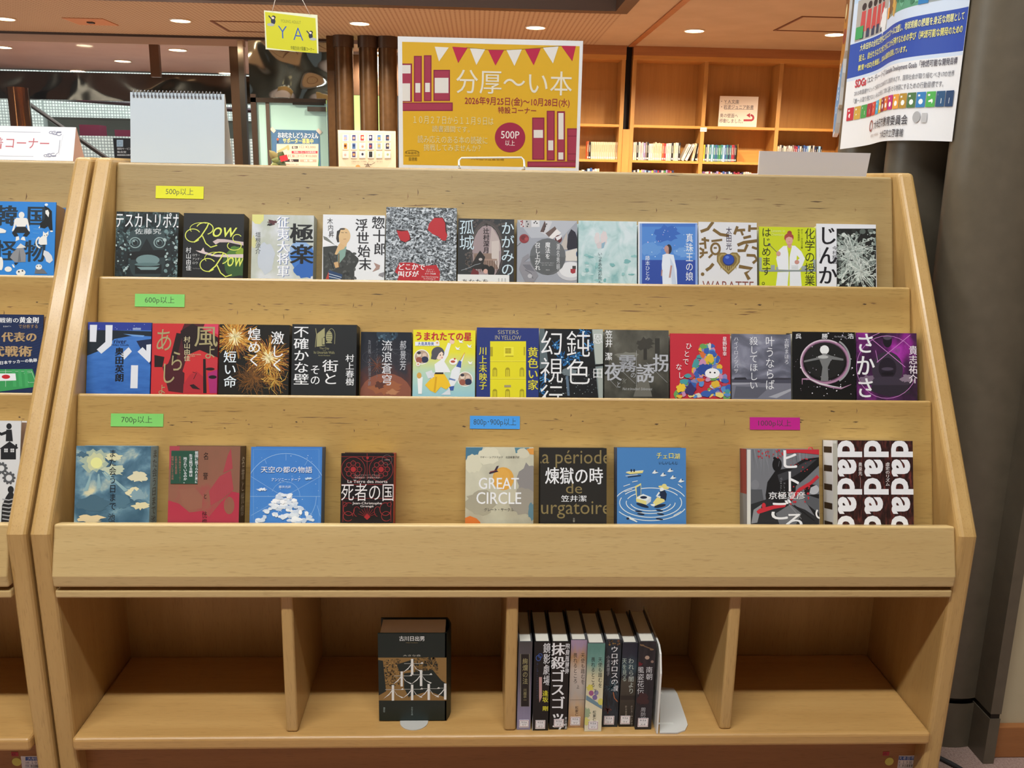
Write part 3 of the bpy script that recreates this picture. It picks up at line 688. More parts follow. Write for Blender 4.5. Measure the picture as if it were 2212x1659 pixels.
# ------------------------------------------------------------------ books
EZ = Vector((0, 0, 1))
A = (230, 430, 4.7064); B = (680, 430, 5.0273); C_ = (1100, 450, 5.2667); D = (1490, 450, 5.1442)
E_ = (160, 680, 4.6083); F_ = (610, 680, 5.1442); G = (1010, 690, 4.9156); H = (1430, 690, 3.8807)
I = (140, 940, 5.2667); J = (520, 940, 5.8211); K = (980, 940, 4.2538); L = (1580, 930, 5.0273)
Mc = (780, 1300, 5.1844); Nc = (1080, 1280, 4.8795); TL = (0, 0, 2.9892); TM = (690, 0, 3.6867); TR = (1240, 0, 3.6867); PR = (1780, 0, 4.1481)
Q = (0, 420, 8.294); S_ = (0, 640, 3.07)
class Book:
    def __init__(s, k, crop, tl, tr, base, label, th=0.036, spine='R', sc='#1c1c1e', back=None, pages='#e9e2d0', w=None, group='books on the sloping tiers'):
        O = BT[k] + N * th
        s.cv = CV(O, EX, U, 1, 1, crop); c = s.cv
        p = c.P(*tl); q = c.P(*tr)
        x0, x1 = p[0] + 0.0004, q[0] - 0.0004
        if w: x0 = x1 - w
        led = LEDGE[k]; h = (p[1] + q[1]) / 2 - led if not w else q[1] - led; wd = x1 - x0
        s.o = O + EX * x0 + U * led
        s.root = thing('book', label, 'book', s.o + N * (-th + 0.001), group)
        s.cv = CV(s.o, EX, U, wd, h, crop)
        m = s.mb = MB(); m_s = sc
        m.obox(s.o, EX, U, N, (0, wd), (0, h), (-0.0025, 0), sc, front=base)
        m.obox(s.o, EX, U, N, (0, wd), (0, h), (-th + 0.001, -th + 0.0035), back or sc)
        if spine == 'R': m.obox(s.o, EX, U, N, (wd - 0.0025, wd), (0, h), (-th + 0.0035, -0.0025), sc)
        else: m.obox(s.o, EX, U, N, (0, 0.0025), (0, h), (-th + 0.0035, -0.0025), sc)
        pg = MB(); a = (0.003, wd - 0.0026) if spine == 'R' else (0.0026, wd - 0.003)
        pg.obox(s.o, EX, U, N, a, (0.003, h - 0.003), (-th + 0.0036, -0.0026), pages); pg.build('page_block', s.root)
        # the outer side of the spine, for lettering
        s.sp = CV(s.o + EX * wd if spine == 'R' else s.o + N * (-th), N * -1 if spine == 'R' else N, U, th, h); s.sp.crop = None
        s.wd, s.h, s.th = wd, h, th
    def done(s):
        s.cv.emit(s.mb, 0.0001); s.sp.emit(s.mb, 0.0001); s.mb.build('cover', s.root)
    def part(s, name, fn, x0, y0, x1, y1, base):
        """a band or sticker wrapped on the front"""
        a = s.cv.P(x0, y1); b = s.cv.P(x1, y0); a = (max(a[0], 0), max(a[1], 0)); b = (min(b[0], s.wd), min(b[1], s.h))
        mb = MB(); o = s.o + EX * a[0] + U * a[1] + N * 0.0012
        mb.obox(o, EX, U, N, (0, b[0] - a[0]), (0, b[1] - a[1]), (-0.0008, 0), base)
        cv = CV(o, EX, U, b[0] - a[0], b[1] - a[1], s.cv.crop); fn(cv); cv.emit(mb); mb.build(name, s.root)
W_ = '#eeeff2'; BK = '#17181a'

# --- top tier
b = Book(1, A, (100, 129), (738, 132), art([(0.25, '#0f1517'), (0.45, '#2a3a3d'), (0.6, '#4d6467'), (0.75, '#8fa5a6')], scale=9, n=1.5, off=0.42, dist=1.5, detail=8), 'black book with a bug-eyed stone mask cover, leftmost on the top tier', 0.038)
c = b.cv
c.ell('#1a2326', 410, 600, 330, 240).ell('#37484b', 410, 400, 210, 110).ell('#2a383b', 410, 600, 190, 260)
for x in (292, 540): c.ell('#8da3a3', x, 443, 62, 56).ell('#263337', x, 443, 50, 46).ell('#6f8688', x - 4, 440, 34).ell('#1a2225', x, 446, 26).ell('#9fb3b2', x - 12, 428, 9)
c.poly('#141b1e', (410, 400), (500, 560), (320, 560)).poly('#0d1214', (215, 540), (620, 510), (615, 590), (215, 620))
c.ell('#6f8a8c', 420, 620, 120, 55).rect('#0e1315', 290, 665, 560, 760).ell('#5b7678', 415, 665, 130, 18).poly('#7b9698', (310, 690), (540, 690), (500, 720), (350, 720))
c.dots(3, 70, 100, 320, 250, 770, ['#6f8b8d', '#3f5356', '#a8bcbc', '#12191b'], 5, 22, 6, 0.4); c.dots(4, 70, 590, 300, 740, 770, ['#6f8b8d', '#3f5356', '#a8bcbc', '#12191b'], 5, 22, 6, 0.4)
c.txt('テスカトリポカ', 95, 145, 750, 285, W_, 0.012).htxt('佐藤究', 285, 300, 560, 360, '#c9d0d2', 0.01); b.done()

b = Book(1, A, (785, 143), (1402, 150), BK, 'black book with looping yellow-green script and two reaching arms', 0.042, sc='#131416'); c = b.cv
c.blob(2, '#33562a', 1330, 640, 150, 150, 0.12).blob(5, '#4f7a2d', 1310, 570, 90, 80, 0.2).blob(6, '#8ba52f', 1360, 540, 40, 40, 0.3)
c.poly('#cdb9b8', (1080, 432), (1130, 405), (1200, 408), (1420, 440), (1402, 475), (1240, 440), (1150, 440), (1110, 462)).poly('#d8c6c4', (905, 522), (960, 528), (985, 492), (1000, 535), (1040, 548), (1100, 565), (1402, 560), (1402, 600), (1120, 588), (1020, 566), (950, 545))
for (ox, oy) in ((0, 0), (150, 300)):
    c.ring('#dfe765', 9, 880 + ox, 370 + oy, 78, 66, 40, 330).line('#dfe765', 13, (890 + ox, 440 + oy), (960 + ox, 380 + oy), (1020 + ox, 290 + oy), (1040 + ox, 245 + oy))
    c.ring('#dfe765', 10, 1000 + ox, 300 + oy, 85, 60, 200, 430).line('#dfe765', 11, (975 + ox, 372 + oy), (1010 + ox, 450 + oy), (1060 + ox, 490 + oy), (1125 + ox, 470 + oy))
    c.ring('#dfe765', 6, 960 + ox, 300 + oy, 110, 60, 150, 300)
    c.txt('ow', 1080 + ox, 290 + oy, 1330 + ox if ox == 0 else 1400, 385 + oy, '#dfe765', 0.0, 0.3)
c.ring('#dfe765', 8, 1330, 400, 45, 40, 90, 330).ring('#dfe765', 8, 1300, 475, 70, 45, -60, 220)
c.vtxt('村山由佳', 805, 490, 865, 730, W_).htxt('ロウ・', 872, 555, 955, 585, '#d9d9d9').htxt('アンド・', 872, 595, 975, 625, '#d9d9d9').htxt('ロウ', 872, 635, 932, 665, '#d9d9d9')
c.txt('Yuka Murayama', 875, 700, 960, 715, '#8c8c8c'); b.sp.crop = None; b.done()

b = Book(1, A, (1480, 155), (2112, 168), art([(0.2, '#b6bdab'), (0.45, '#c3c8bf'), (0.62, '#d7dbe0'), (0.8, '#b9bfc6')], scale=3, off=0.5, seed=4), 'pale grey book with bold black brush characters over a blue cloud', 0.038, sc='#9fa6a0'); c = b.cv
c.poly('#dfdc8a', (1478, 155), (1600, 157), (1598, 215), (1560, 255), (1510, 250), (1478, 215)).blob(3, '#8fb0dc', 1985, 560, 130, 130, 0.12).blob(4, '#3f78c6', 2000, 600, 125, 120, 0.16).blob(5, '#2f66b8', 2020, 720, 110, 90, 0.2)
c.blob(8, '#c3cbd6', 1620, 600, 90, 160, 0.15).blob(9, '#d3d29a', 1495, 440, 30, 60, 0.3).blob(12, '#5c3237', 1690, 235, 45, 25, 0.5).blob(11, '#262222', 1660, 260, 30, 12, 0.4)
c.vtxt('征夷大将軍', 1735, 180, 1865, 800, '#6c7fae', 0.02).vtxt('征夷大将軍', 1728, 176, 1858, 796, '#f3f5fa', 0.015).vtxt('極楽', 1860, 250, 2112, 670, '#101114', 0.022).vtxt('垣根涼介', 1512, 335, 1570, 560, '#3a3d40'); b.done()

b = Book(1, B, (88, 168), (765, 177), '#e6e8ec', 'white book with a painted man in a black robe holding his chin', 0.032, sc='#d9dbe0'); c = b.cv
c.poly('#f0eef0', (88, 400), (200, 480), (88, 520)).poly('#7b7d78', (90, 400), (130, 415), (220, 500), (100, 440))
c.poly('#3a3c3a', (90, 520), (230, 505), (380, 560), (470, 640), (480, 670), (430, 760), (430, 880), (90, 880)).dots(7, 60, 100, 560, 440, 870, ['#4a4d4b', '#2d2f2e', '#555755'], 8, 26, 7, 0.4)
c.poly('#86a79c', (250, 560), (345, 510), (330, 620), (250, 720)).poly('#d8b483', (215, 600), (255, 500), (300, 440), (350, 470), (320, 540), (270, 560), (240, 605)).ell('#dcbb8b', 315, 400, 72, 88).poly('#34302f', (232, 430), (240, 350), (285, 322), (260, 400), (265, 470), (245, 470)).ell('#3a3433', 300, 325, 30, 9)
c.poly('#dcb98a', (270, 430), (330, 440), (380, 430), (350, 480), (340, 520), (280, 480)).line('#4a3a30', 5, (285, 362), (315, 366)).line('#4a3a30', 5, (330, 362), (352, 368)).line('#a5714c', 5, (310, 436), (340, 434))
c.line('#222', 12, (150, 590), (200, 740)) if False else c.line('#252727', 14, (150, 590), (205, 760)).line('#7b5a35', 12, (262, 590), (262, 740)).poly('#d0a878', (205, 690), (250, 680), (260, 740), (225, 750))
c.poly('#28436b', (150, 770), (300, 820), (290, 870), (150, 870)).line('#d3dce6', 6, (150, 810), (290, 850)).line('#d3dce6', 6, (150, 840), (280, 870)).poly('#b8402f', (118, 870), (150, 790), (155, 870))
c.vtxt('惣十郎', 610, 190, 760, 615, '#221f26', 0.012, dx=30).vtxt('浮世始末', 430, 215, 575, 780, '#221f26', 0.012, dx=50).vtxt('木内昇', 130, 205, 195, 420, '#2b2830', dx=20)
c.poly('#a98a80', (640, 690), (710, 720), (700, 760), (625, 790), (665, 740)).poly('#8c8a90', (700, 810), (760, 790), (745, 850), (690, 830)); b.done()

b = Book(1, B, (775, 84), (1545, 100), art([(0.3, '#2e3134'), (0.46, '#6e747a'), (0.58, '#a9b2ba'), (0.72, '#dde3ea')], scale=16, n=1.5, off=0.5, dist=1.2, detail=7, sx=1.4, sy=2.6, rough=0.3), 'tall silver crinkled-foil book with red torn holes like a face', 0.04, sc='#8a9096'); c = b.cv
c.poly('#3a1416', (882, 328), (1010, 340), (1050, 440), (1030, 455), (980, 472), (930, 455)).poly('#b5202a', (890, 340), (940, 350), (1010, 345), (1030, 390), (1032, 440), (985, 468), (935, 450), (905, 395))
c.poly('#3a1416', (1290, 195), (1390, 200), (1425, 260), (1440, 390), (1430, 430)).poly('#b5202a', (1295, 205), (1385, 205), (1415, 260), (1420, 350), (1440, 395), (1422, 452), (1385, 450), (1340, 405), (1280, 380), (1225, 335), (1240, 270))
c.poly('#b5202a', (895, 885), (915, 830), (870, 790), (920, 690), (1060, 690), (1200, 725), (1320, 715), (1360, 790), (1355, 885))
c.htxt('どこかで', 900, 700, 1200, 775, W_, 0.02).htxt('叫びが', 900, 780, 1130, 850, W_, 0.02).htxt('ニュー・', 1215, 755, 1300, 775, W_).htxt('ブラック・', 1205, 778, 1310, 798, W_).htxt('ホラー作品集', 1195, 802, 1315, 822, W_)
c.txt('Out There Screaming', 1160, 838, 1340, 856, '#ecd9d9').txt('An Anthology of', 1180, 860, 1310, 876, '#ecd9d9'); b.done()

b = Book(1, B, (1556, 200), (2168, 230), '#2b2d30', 'charcoal book with an ornate arched mirror and white paper band', 0.036, sc='#24262a'); c = b.cv
c.ell('#4a4140', 1870, 560, 185, 330).ell('#2f2b2b', 1870, 575, 168, 312).ell('#9c8b8e', 1868, 580, 158, 296).poly('#b6a8a6', (1920, 300), (2010, 450), (2015, 560), (1880, 640)).rect('#8a7468', 1725, 590, 1990, 760).poly('#c8bdb8', (1920, 460), (2000, 450), (2000, 760), (1920, 640))
for x in range(1740, 1980, 26): c.rect('#6d5347', x, 610 if x < 1830 else 670, x + 8, 790)
c.rect('#a08578', 1820, 650, 1980, 668).ring('#55504c', 12, 1870, 590, 172, 318, 180, 360).dots(9, 40, 1650, 220, 2080, 300, ['#4d4644', '#5d5450', '#393433'], 8, 18); c.dots(10, 30, 1640, 580, 1720, 790, ['#4d4644', '#5d5450'], 6, 16)
c.poly('#24201f', (1700, 720), (1760, 610), (1795, 560), (1850, 630), (1830, 700), (1860, 740), (1800, 760), (1700, 760)).ell('#bdb3b0', 1800, 655, 20, 15).ell('#191818', 1852, 750, 45, 38).ell('#d3a79c', 1855, 785, 24, 26).ell('#151515', 1915, 785, 38, 60)
c.poly('#6b2226', (1690, 820), (1720, 750), (1780, 790), (1780, 830)).line('#9aa3aa', 5, (1590, 775), (1680, 745), (1740, 715), (1800, 700))
c.vtxt('孤城', 1565, 225, 1735, 560, '#c9dde8').vtxt('かがみの', 2020, 245, 2168, 840, '#c9dde8', 0.006).vtxt('辻村深月', 1828, 315, 1895, 590, '#2a1c22', 0.02)
def obi(v): v.htxt('あなたを', 1590, 868, 1890, 925, '#26262a', 0.01); v.vtxt('感動作', 1990, 860, 2005, 900, '#777'[:1] + '777777'); v.vtxt('待望作', 2025, 860, 2040, 900, '#777777'); v.vtxt('映画化', 2060, 860, 2075, 900, '#777777')
b.part('paper_band', obi, 1536, 826, 2112, 1000, '#e1e2e2'); b.done()

b = Book(1, C_, (90, 130), (775, 145), '#9b9faa', 'grey book with playing cards, a red rose and a round title panel', 0.032, sc='#868a95'); c = b.cv
c.poly('#b3b7c0', (90, 130), (775, 145), (600, 330), (250, 340)).rect('#c9c5c8', 125, 135, 180, 215).rect('#b9b5b6', 180, 135, 245, 225).rect('#d7d6d9', 252, 135, 345, 212).poly('#c9c9ce', (405, 140), (490, 150), (425, 310), (352, 268)).poly('#5a4542', (405, 140), (352, 268), (395, 272), (420, 200)).poly('#685551', (412, 285), (520, 205), (540, 240), (455, 330)).poly('#e4e0df', (540, 235), (590, 280), (490, 350), (450, 330))
for (x, y) in ((135, 150), (150, 165), (140, 185), (160, 205), (150, 145)): c.ell('#8e1f2d', x, y, 8)
for (x, y) in ((200, 150), (215, 180), (205, 205), (285, 165), (300, 150), (315, 170), (425, 180), (410, 205), (400, 240)): c.ell('#2a2426', x, y, 8)
c.ell('#8b3036', 170, 345, 55, 52).ell('#6d2228', 160, 335, 28, 26).ell('#a5474b', 195, 350, 22, 20).line('#4a4a40', 5, (130, 390), (85, 435)).ell('#5e2226', 560, 350, 40, 45).poly('#dfdde0', (525, 330), (600, 300), (585, 345), (545, 368))
c.poly('#bcb4ae', (585, 430), (655, 270), (665, 470), (610, 470)).poly('#211f2e', (655, 440), (670, 300), (705, 238), (750, 270), (778, 345), (778, 450), (665, 475)).poly('#d4cfc8', (640, 490), (778, 455), (778, 600), (640, 600)).ell('#c5c6cd', 700, 715, 160, 110).ell('#dedfe3', 700, 700, 130, 88).rect('#3d3936', 718, 655, 758, 695).poly('#a3323b', (697, 690), (755, 690), (752, 735), (720, 745), (697, 730)).ell('#274a78', 778, 520, 18, 34)
c.poly('#8b8a92', (110, 690), (150, 560), (220, 515), (230, 560), (170, 610), (250, 600), (310, 720), (330, 770), (280, 840), (180, 840)).poly('#70707a', (150, 640), (235, 640), (290, 720), (200, 700)).line('#4f4f58', 6, (180, 700), (250, 740), (270, 800)).ell('#b9b9c0', 235, 770, 26, 24)
c.ell('#64676b', 438, 550, 205, 208).poly('#5a5d60', (232, 545), (380, 520), (640, 560), (600, 680), (438, 758), (300, 710))
c.vtxt('召し上がれ', 290, 390, 355, 710, W_, 0.008).vtxt('魔法を', 408, 385, 468, 580, W_, 0.008).vtxt('瀬名秀明', 535, 400, 578, 710, '#d2d4d8').htxt('DEDICATED MAGIC', 362, 612, 512, 632, '#c3c5c9').htxt('ON THE MAGIC', 372, 636, 502, 656, '#c3c5c9').htxt('講談社', 415, 695, 462, 710, '#c3c5c9'); b.done()

b = Book(1, C_, (786, 140), (1454, 150), art([(0.3, '#7fb0b4'), (0.42, '#a3c6c8'), (0.56, '#bcd5d8'), (0.75, '#d3e1e6')], scale=4.5, off=0.42, v=0.25, n=1.1, dist=1.0, seed=7), 'pale aqua watercolour book with a faint pink flower', 0.034, sc='#a9c4c6'); c = b.cv
c.blob(1, '#d9d2d4', 1000, 340, 32, 70, 0.15).blob(2, '#d9ced0', 1075, 340, 40, 80, 0.15).blob(4, '#cfc6c9', 1030, 420, 35, 40, 0.2).poly('#8fb0c4', (1050, 400), (1095, 380), (1075, 450), (1050, 460))
for s_ in range(26):
    R = random.Random(s_ + 50); c.blob(s_, R.choice(['#8fbfc0', '#a9cccd', '#c6dbde', '#79b0b2', '#b7d2d5']), R.uniform(810, 1430), R.uniform(470, 850), R.uniform(10, 38), R.uniform(8, 30), 0.4, 12)
c.vtxt('いっそあの方が死んで', 1008, 500, 1058, 900, '#4d6168'); b.done()

b = Book(1, C_, (1466, 155), (2144, 161), W_, 'blue seascape book with a woman in a white dress looking up', 0.036, sc='#c9d6e8'); c = b.cv
c.rect(art([(0.0, '#3f6fc4')], v=0) if False else '#4274c6', 1483, 172, 2146, 900).rect('#4f87d2', 1510, 210, 2118, 588).blob(2, '#3465bb', 1780, 290, 140, 90, 0.25).blob(3, '#6296d8', 1620, 470, 120, 70, 0.3).blob(13, '#6a9cdc', 2000, 500, 110, 60, 0.3).rect('#2a49a2', 1483, 588, 2146, 900).rect('#7f9fd6', 1483, 172, 1510, 900) .rect('#8ca6da', 2118, 180, 2146, 900)
c.dots(5, 26, 1560, 215, 2110, 560, ['#cfe6f5', '#a9c8ee', '#d9b8da'], 3, 7)
c.ell('#2a2530', 1815, 465, 34, 55).ell('#b98f87', 1790, 462, 26, 40).rect('#b08880', 1782, 480, 1815, 530).poly('#dfe6f2', (1745, 530), (1790, 515), (1870, 530), (1905, 700), (1912, 870), (1745, 870), (1735, 640)).poly('#c3cfe4', (1830, 560), (1870, 640), (1905, 870), (1850, 870)).line('#b98f87', 20, (1845, 650), (1835, 720), (1825, 790)).line('#a9847f', 14, (1738, 700), (1732, 770))
c.vtxt('真珠王の娘', 2005, 285, 2095, 830, W_).vtxt('藤本ひとみ', 1545, 540, 1602, 825, '#dbe6f7'); b.done()

b = Book(1, D, (96, 150), (746, 160), '#dcdde2', 'white book with brown brush strokes and a gold heart with a blue gem', 0.04, sc='#d2d3d8'); c = b.cv
br = '#7a6034'
c.line(br, 34, (120, 260), (200, 230), (260, 150)).line(br, 34, (260, 235), (340, 290), (435, 305)).line(br, 26, (130, 345), (215, 360)).line(br, 24, (165, 320), (175, 450)).line(br, 22, (105, 395), (160, 390)).line(br, 24, (110, 440), (150, 470)).line(br, 24, (110, 500), (200, 490)).line(br, 24, (150, 450), (145, 520), (110, 550)).line(br, 24, (240, 365), (360, 350)).ring(br, 24, 285, 450, 48, 60).line(br, 18, (265, 440), (300, 440)).line(br, 24, (250, 510), (210, 550)).line(br, 24, (310, 510), (330, 540))
c.line(br, 34, (180, 690), (225, 660), (262, 615)).ell(br, 142, 732, 20).line(br, 30, (495, 290), (530, 200)).line(br, 28, (510, 245), (615, 240)).line(br, 24, (570, 250), (590, 300)).line(br, 28, (660, 260), (665, 185)).line(br, 26, (660, 225), (746, 225)).line(br, 28, (595, 330), (680, 310)).line(br, 34, (530, 410), (600, 380), (746, 360)).line(br, 32, (530, 470), (610, 470), (640, 400)).line(br, 26, (690, 430), (746, 450)).line(br, 30, (630, 520), (720, 525), (746, 570), (700, 610)).line(br, 38, (545, 645), (690, 670), (620, 720), (660, 790))
hp = [(430, 735), (340, 650), (300, 590), (300, 530), (335, 492), (390, 492), (430, 515), (470, 490), (525, 492), (560, 535), (555, 600), (500, 670)]
c.poly('#8a7440', *hp).poly('#a8935a', *[(430 + (x - 430) * 0.86, 610 + (y - 610) * 0.86) for x, y in hp]).poly('#7d6838', *[(430 + (x - 430) * 0.72, 605 + (y - 605) * 0.72) for x, y in hp])
for k in range(9): c.line('#b8a670', 5, (340 + k * 22, 640), (345 + k * 21, 680))
c.ell('#1c2f78', 430, 573, 66, 64).ell('#2b4cae', 430, 570, 58, 56).ell('#5c7fd6', 415, 545, 22, 16)
c.vtxt('太田光', 400, 205, 468, 465, '#3a2c4a').txt('WARATTE', 140, 815, 710, 905, '#8a4a42', -0.005); b.done()

b = Book(1, D, (766, 205), (1398, 211), '#c9d51d', 'lime yellow book with a red-haired woman in a white coat', 0.03, sc='#aeb81c'); c = b.cv
c.rect('#9aa4a2', 766, 545, 800, 700).rect('#9aa4a2', 900, 630, 945, 700).rect('#9aa4a2', 960, 650, 990, 700).rect('#9aa4a2', 1240, 640, 1300, 700).rect('#9aa4a2', 1370, 570, 1400, 700)
c.poly('#e9ecf2', (985, 680), (960, 560), (985, 470), (1040, 418), (1170, 415), (1240, 480), (1280, 560), (1250, 640), (1210, 690)).poly('#c9d51d', (1080, 420), (1135, 420), (1105, 560)).poly('#b9c41d', (1095, 470), (1110, 470), (1105, 690), (1098, 690)).poly('#c9d51d', (1190, 520), (1220, 555), (1185, 590))
c.poly('#e4e8ef', (975, 710), (1100, 705), (1085, 880), (955, 880)).poly('#e4e8ef', (1110, 705), (1230, 700), (1245, 880), (1110, 880)).rect('#8c9696', 790, 684, 1400, 704)
c.ell('#a0443c', 1108, 275, 26, 26).ell('#a9483f', 1102, 325, 52, 48).ell('#d9a79b', 1105, 355, 40, 50).poly('#a9483f', (1045, 345), (1085, 290), (1150, 300), (1150, 330), (1100, 315)).poly('#d09488', (1080, 395), (1135, 395), (1120, 440), (1095, 440)).line('#5c625f', 6, (885, 405), (990, 510)).ell('#6d7472', 882, 403, 16).ell('#cf9d92', 985, 505, 24, 28).ell('#c98f86', 1190, 598, 26, 24).line('#c2565a', 4, (1095, 372), (1115, 372))
for k in range(3): c.line('#9aa4a2', 3, (1130, 640 + k * 15), (1205, 640 + k * 15))
c.vtxt('化学の授業', 1275, 222, 1392, 865, '#26251a').vtxt('はじめます。', 795, 215, 905, 860, '#26251a').txt('Lessons in', 905, 235, 1055, 265, '#dfe79a').txt('Chemistry', 905, 280, 1050, 312, '#dfe79a').vtxt('ボニー・ガルマス著', 1232, 230, 1258, 450, '#4d5020').vtxt('鈴木美朋訳', 1198, 230, 1222, 365, '#4d5020'); b.done()

b = Book(1, D, (1406, 170), (2070, 181), '#e6e8ee', 'white book with black brush kana and a tangled black ink panel', 0.04, sc='#dcdee3'); c = b.cv
c.rect('#1d1f1e', 1632, 226, 2070, 900); c.lim = (c.P(1634, 500)[0], c.P(2068, 500)[0], 0, c.P(1700, 228)[1])
c.blob(1, '#3c413e', 1850, 600, 190, 240, 0.2).dots(21, 90, 1640, 240, 2060, 870, ['#7f8c86', '#aab6b0', '#2a2d2b', '#5c6661'], 10, 40, 9, 0.3).hair(5, 150, 1850, 560, 10, 300, ['#b7c4bd', '#d3dcd6', '#8f9b95', '#67706c'], 9, 1.6).hair(6, 90, 1780, 480, 10, 260, ['#aebab4', '#dfe5e0'], 5, 1.2).dots(7, 70, 1640, 240, 2060, 860, ['#aab6b0', '#1b1c1b', '#7d8883', '#cfd8d2'], 6, 26, 8, 0.3).hair(9, 60, 1900, 700, 10, 260, ['#dfe6e1', '#c2ccc6'], 7, 1.0)
c.lim = (0, b.wd, 0, b.h)
c.vtxt('じんかん', 1425, 195, 1640, 1080, '#15131c', 0.015).vtxt('今村翔吾', 1583, 420, 1640, 620, '#2a2730').vtxt('Shogo', 1443, 440, 1455, 540, '#8a8a94'); b.done()

# --- middle tier
b = Book(2, E_, (138, 70), (774, 81), art([(0.1, '#23509f'), (0.4, '#3c72c0'), (0.6, '#4a80cb'), (0.8, '#2b4f9c')], v=0.35, n=0.5, scale=5, off=0.2, sx=0.8, sy=4), 'blue night river book with chunky white katakana strokes', 0.042, sc='#24418a'); c = b.cv
c.rect('#2b3c94', 130, 60, 776, 155).poly('#1a2530', (130, 150), (380, 155), (776, 165), (776, 215), (600, 205), (400, 240), (300, 340), (120, 410)).poly('#6f9fdc', (490, 190), (700, 205), (690, 222), (600, 215)).poly('#1c2748', (620, 260), (776, 240), (776, 520), (720, 440)).dots(3, 12, 200, 90, 770, 150, ['#c7d3f0'], 2, 4).rect('#93a3cc', 585, 130, 665, 152)
for p in ([(158, 100), (230, 100), (220, 270), (155, 268)], [(314, 102), (384, 102), (378, 300), (272, 388), (226, 346), (312, 270)], [(544, 322), (576, 365), (500, 446), (460, 400)], [(632, 368), (682, 322), (720, 360), (720, 298), (774, 292), (774, 440), (748, 478)], [(568, 502), (638, 503), (632, 732), (560, 731)]): c.poly('#dfe3ec', *p)
c.vtxt('奥田英朗', 405, 325, 498, 670, '#11141c', 0.03).txt('river', 398, 245, 522, 285, '#16264f', 0.015).txt('Hideo Okuda', 372, 290, 545, 308, '#16264f'); b.done()

b = Book(2, E_, (780, 82), (1440, 95), '#c93135', 'red book with gold brush kana and two shadowed red faces', 0.04, sc='#b3232e'); c = b.cv
c.poly('#4c1a22', (1100, 85), (1300, 90), (1240, 240), (1150, 330), (1080, 560), (1090, 780), (960, 720), (930, 500), (1010, 300)).poly('#241416', (1180, 88), (1440, 230), (1440, 430), (1250, 350), (1130, 400), (1090, 340), (1060, 160)).poly('#4a1822', (880, 520), (960, 470), (1100, 580), (1090, 780), (940, 760)).poly('#d9405f', (1300, 90), (1440, 95), (1440, 200), (1290, 140)).poly('#241416', (1020, 180), (1080, 190), (1010, 480), (960, 420)).poly('#241416', (800, 400), (900, 420), (880, 520), (800, 520))
c.poly('#b22a35', (1085, 780), (1090, 690), (1150, 600), (1220, 560), (1290, 620), (1275, 780)).poly('#c43640', (1300, 440), (1440, 450), (1440, 640), (1320, 560)).poly('#a92a70', (1330, 580), (1440, 540), (1440, 780), (1350, 780)).poly('#2b151b', (1150, 700), (1190, 690), (1260, 745), (1180, 735)).ell('#1c1014', 1380, 620, 40, 18).ell('#241416', 1355, 540, 45, 15).line('#2b151b', 6, (1180, 570), (1220, 580), (1190, 640)).poly('#1d1113', (1285, 440), (1310, 440), (1320, 780), (1285, 780))
gd = '#a99d72'
c.vtxt('風', 1190, 105, 1440, 330, gd, 0.005).vtxt('よ', 1290, 300, 1420, 450, gd, 0.0).vtxt('あ', 800, 130, 990, 380, gd).vtxt('ら', 940, 350, 1100, 580, gd).vtxt('し', 850, 470, 1020, 700, gd).vtxt('よ', 830, 690, 920, 800, gd).vtxt('村山由佳', 1092, 215, 1160, 465, '#cfc29a', 0.01).txt('MURAYAMA', 1155, 390, 1265, 402, '#cfc29a').txt('YUKA', 1155, 406, 1205, 418, '#cfc29a'); b.done()

b = Book(2, E_, (1448, 92), (2148, 103), '#15130f', 'black book covered in orange sparkler bursts', 0.044, sc='#121110'); c = b.cv
sp = ['#c9832c', '#e0a53e', '#a8622a', '#f0c96a', '#7d4a22', '#d18f36']
c.hair(1, 330, 1600, 220, 10, 260, sp, 5, 0.5).hair(2, 300, 1940, 430, 10, 260, sp, 5, 0.5).hair(3, 170, 1780, 620, 20, 230, ['#6d4a26', '#8f5c28', '#5c3e22'], 4, 1.3).hair(4, 60, 1600, 220, 0, 90, ['#f6e39a', '#fff3c4'], 7, 0.3).hair(5, 60, 1940, 430, 0, 90, ['#f6e39a', '#fff3c4'], 7, 0.3).hair(6, 90, 2000, 650, 10, 160, ['#b9772c', '#7d5226', '#e0b85a'], 4, 1.5)
c.vtxt('激しく', 1955, 165, 2095, 570, W_, 0.008).vtxt('煌めく', 1725, 130, 1865, 520, W_, 0.008).vtxt('短い命', 1485, 360, 1620, 730, '#e9f3fa', 0.008); b.done()

b = Book(2, F_, (108, 103), (830, 112), art([(0.3, '#191c1f'), (0.7, '#25282b')], scale=40, rough=0.5), 'thick black cloth-look book with white kanji and a gold gate emblem', 0.05, sc='#16181a', group='books on the sloping tiers'); c = b.cv
gg = '#a39f74'
c.poly(gg, (385, 210), (470, 145), (475, 345), (380, 355)).poly('#1c1f22', (440, 260), (475, 240), (475, 340), (440, 340)).ell(gg, 520, 245, 36, 68).rect('#1c1f22', 480, 305, 560, 330).rect(gg, 485, 305, 550, 315).ring(gg, 5, 545, 230, 40, 75, 200, 360).line(gg, 5, (585, 230), (580, 325)).line(gg, 6, (370, 150), (380, 220), (365, 360)).rect(gg, 445, 255, 470, 330)
for y in (190, 215, 240, 265, 290): c.line('#2a2d2c', 4, (490, y), (550, y + 4))
c.txt('The City', 412, 362, 520, 390, gg).txt('and', 450, 393, 480, 402, gg).txt('Its Uncertain Walls', 350, 405, 580, 432, gg).txt('Haruki Murakami', 400, 446, 530, 458, gg)
c.vtxt('不確かな壁', 120, 125, 300, 785, W_, 0.008).vtxt('街と', 440, 500, 625, 785, W_, 0.008).vtxt('その', 305, 555, 425, 785, W_, 0.006).vtxt('村上春樹', 700, 440, 800, 790, W_, 0.006); b.done()

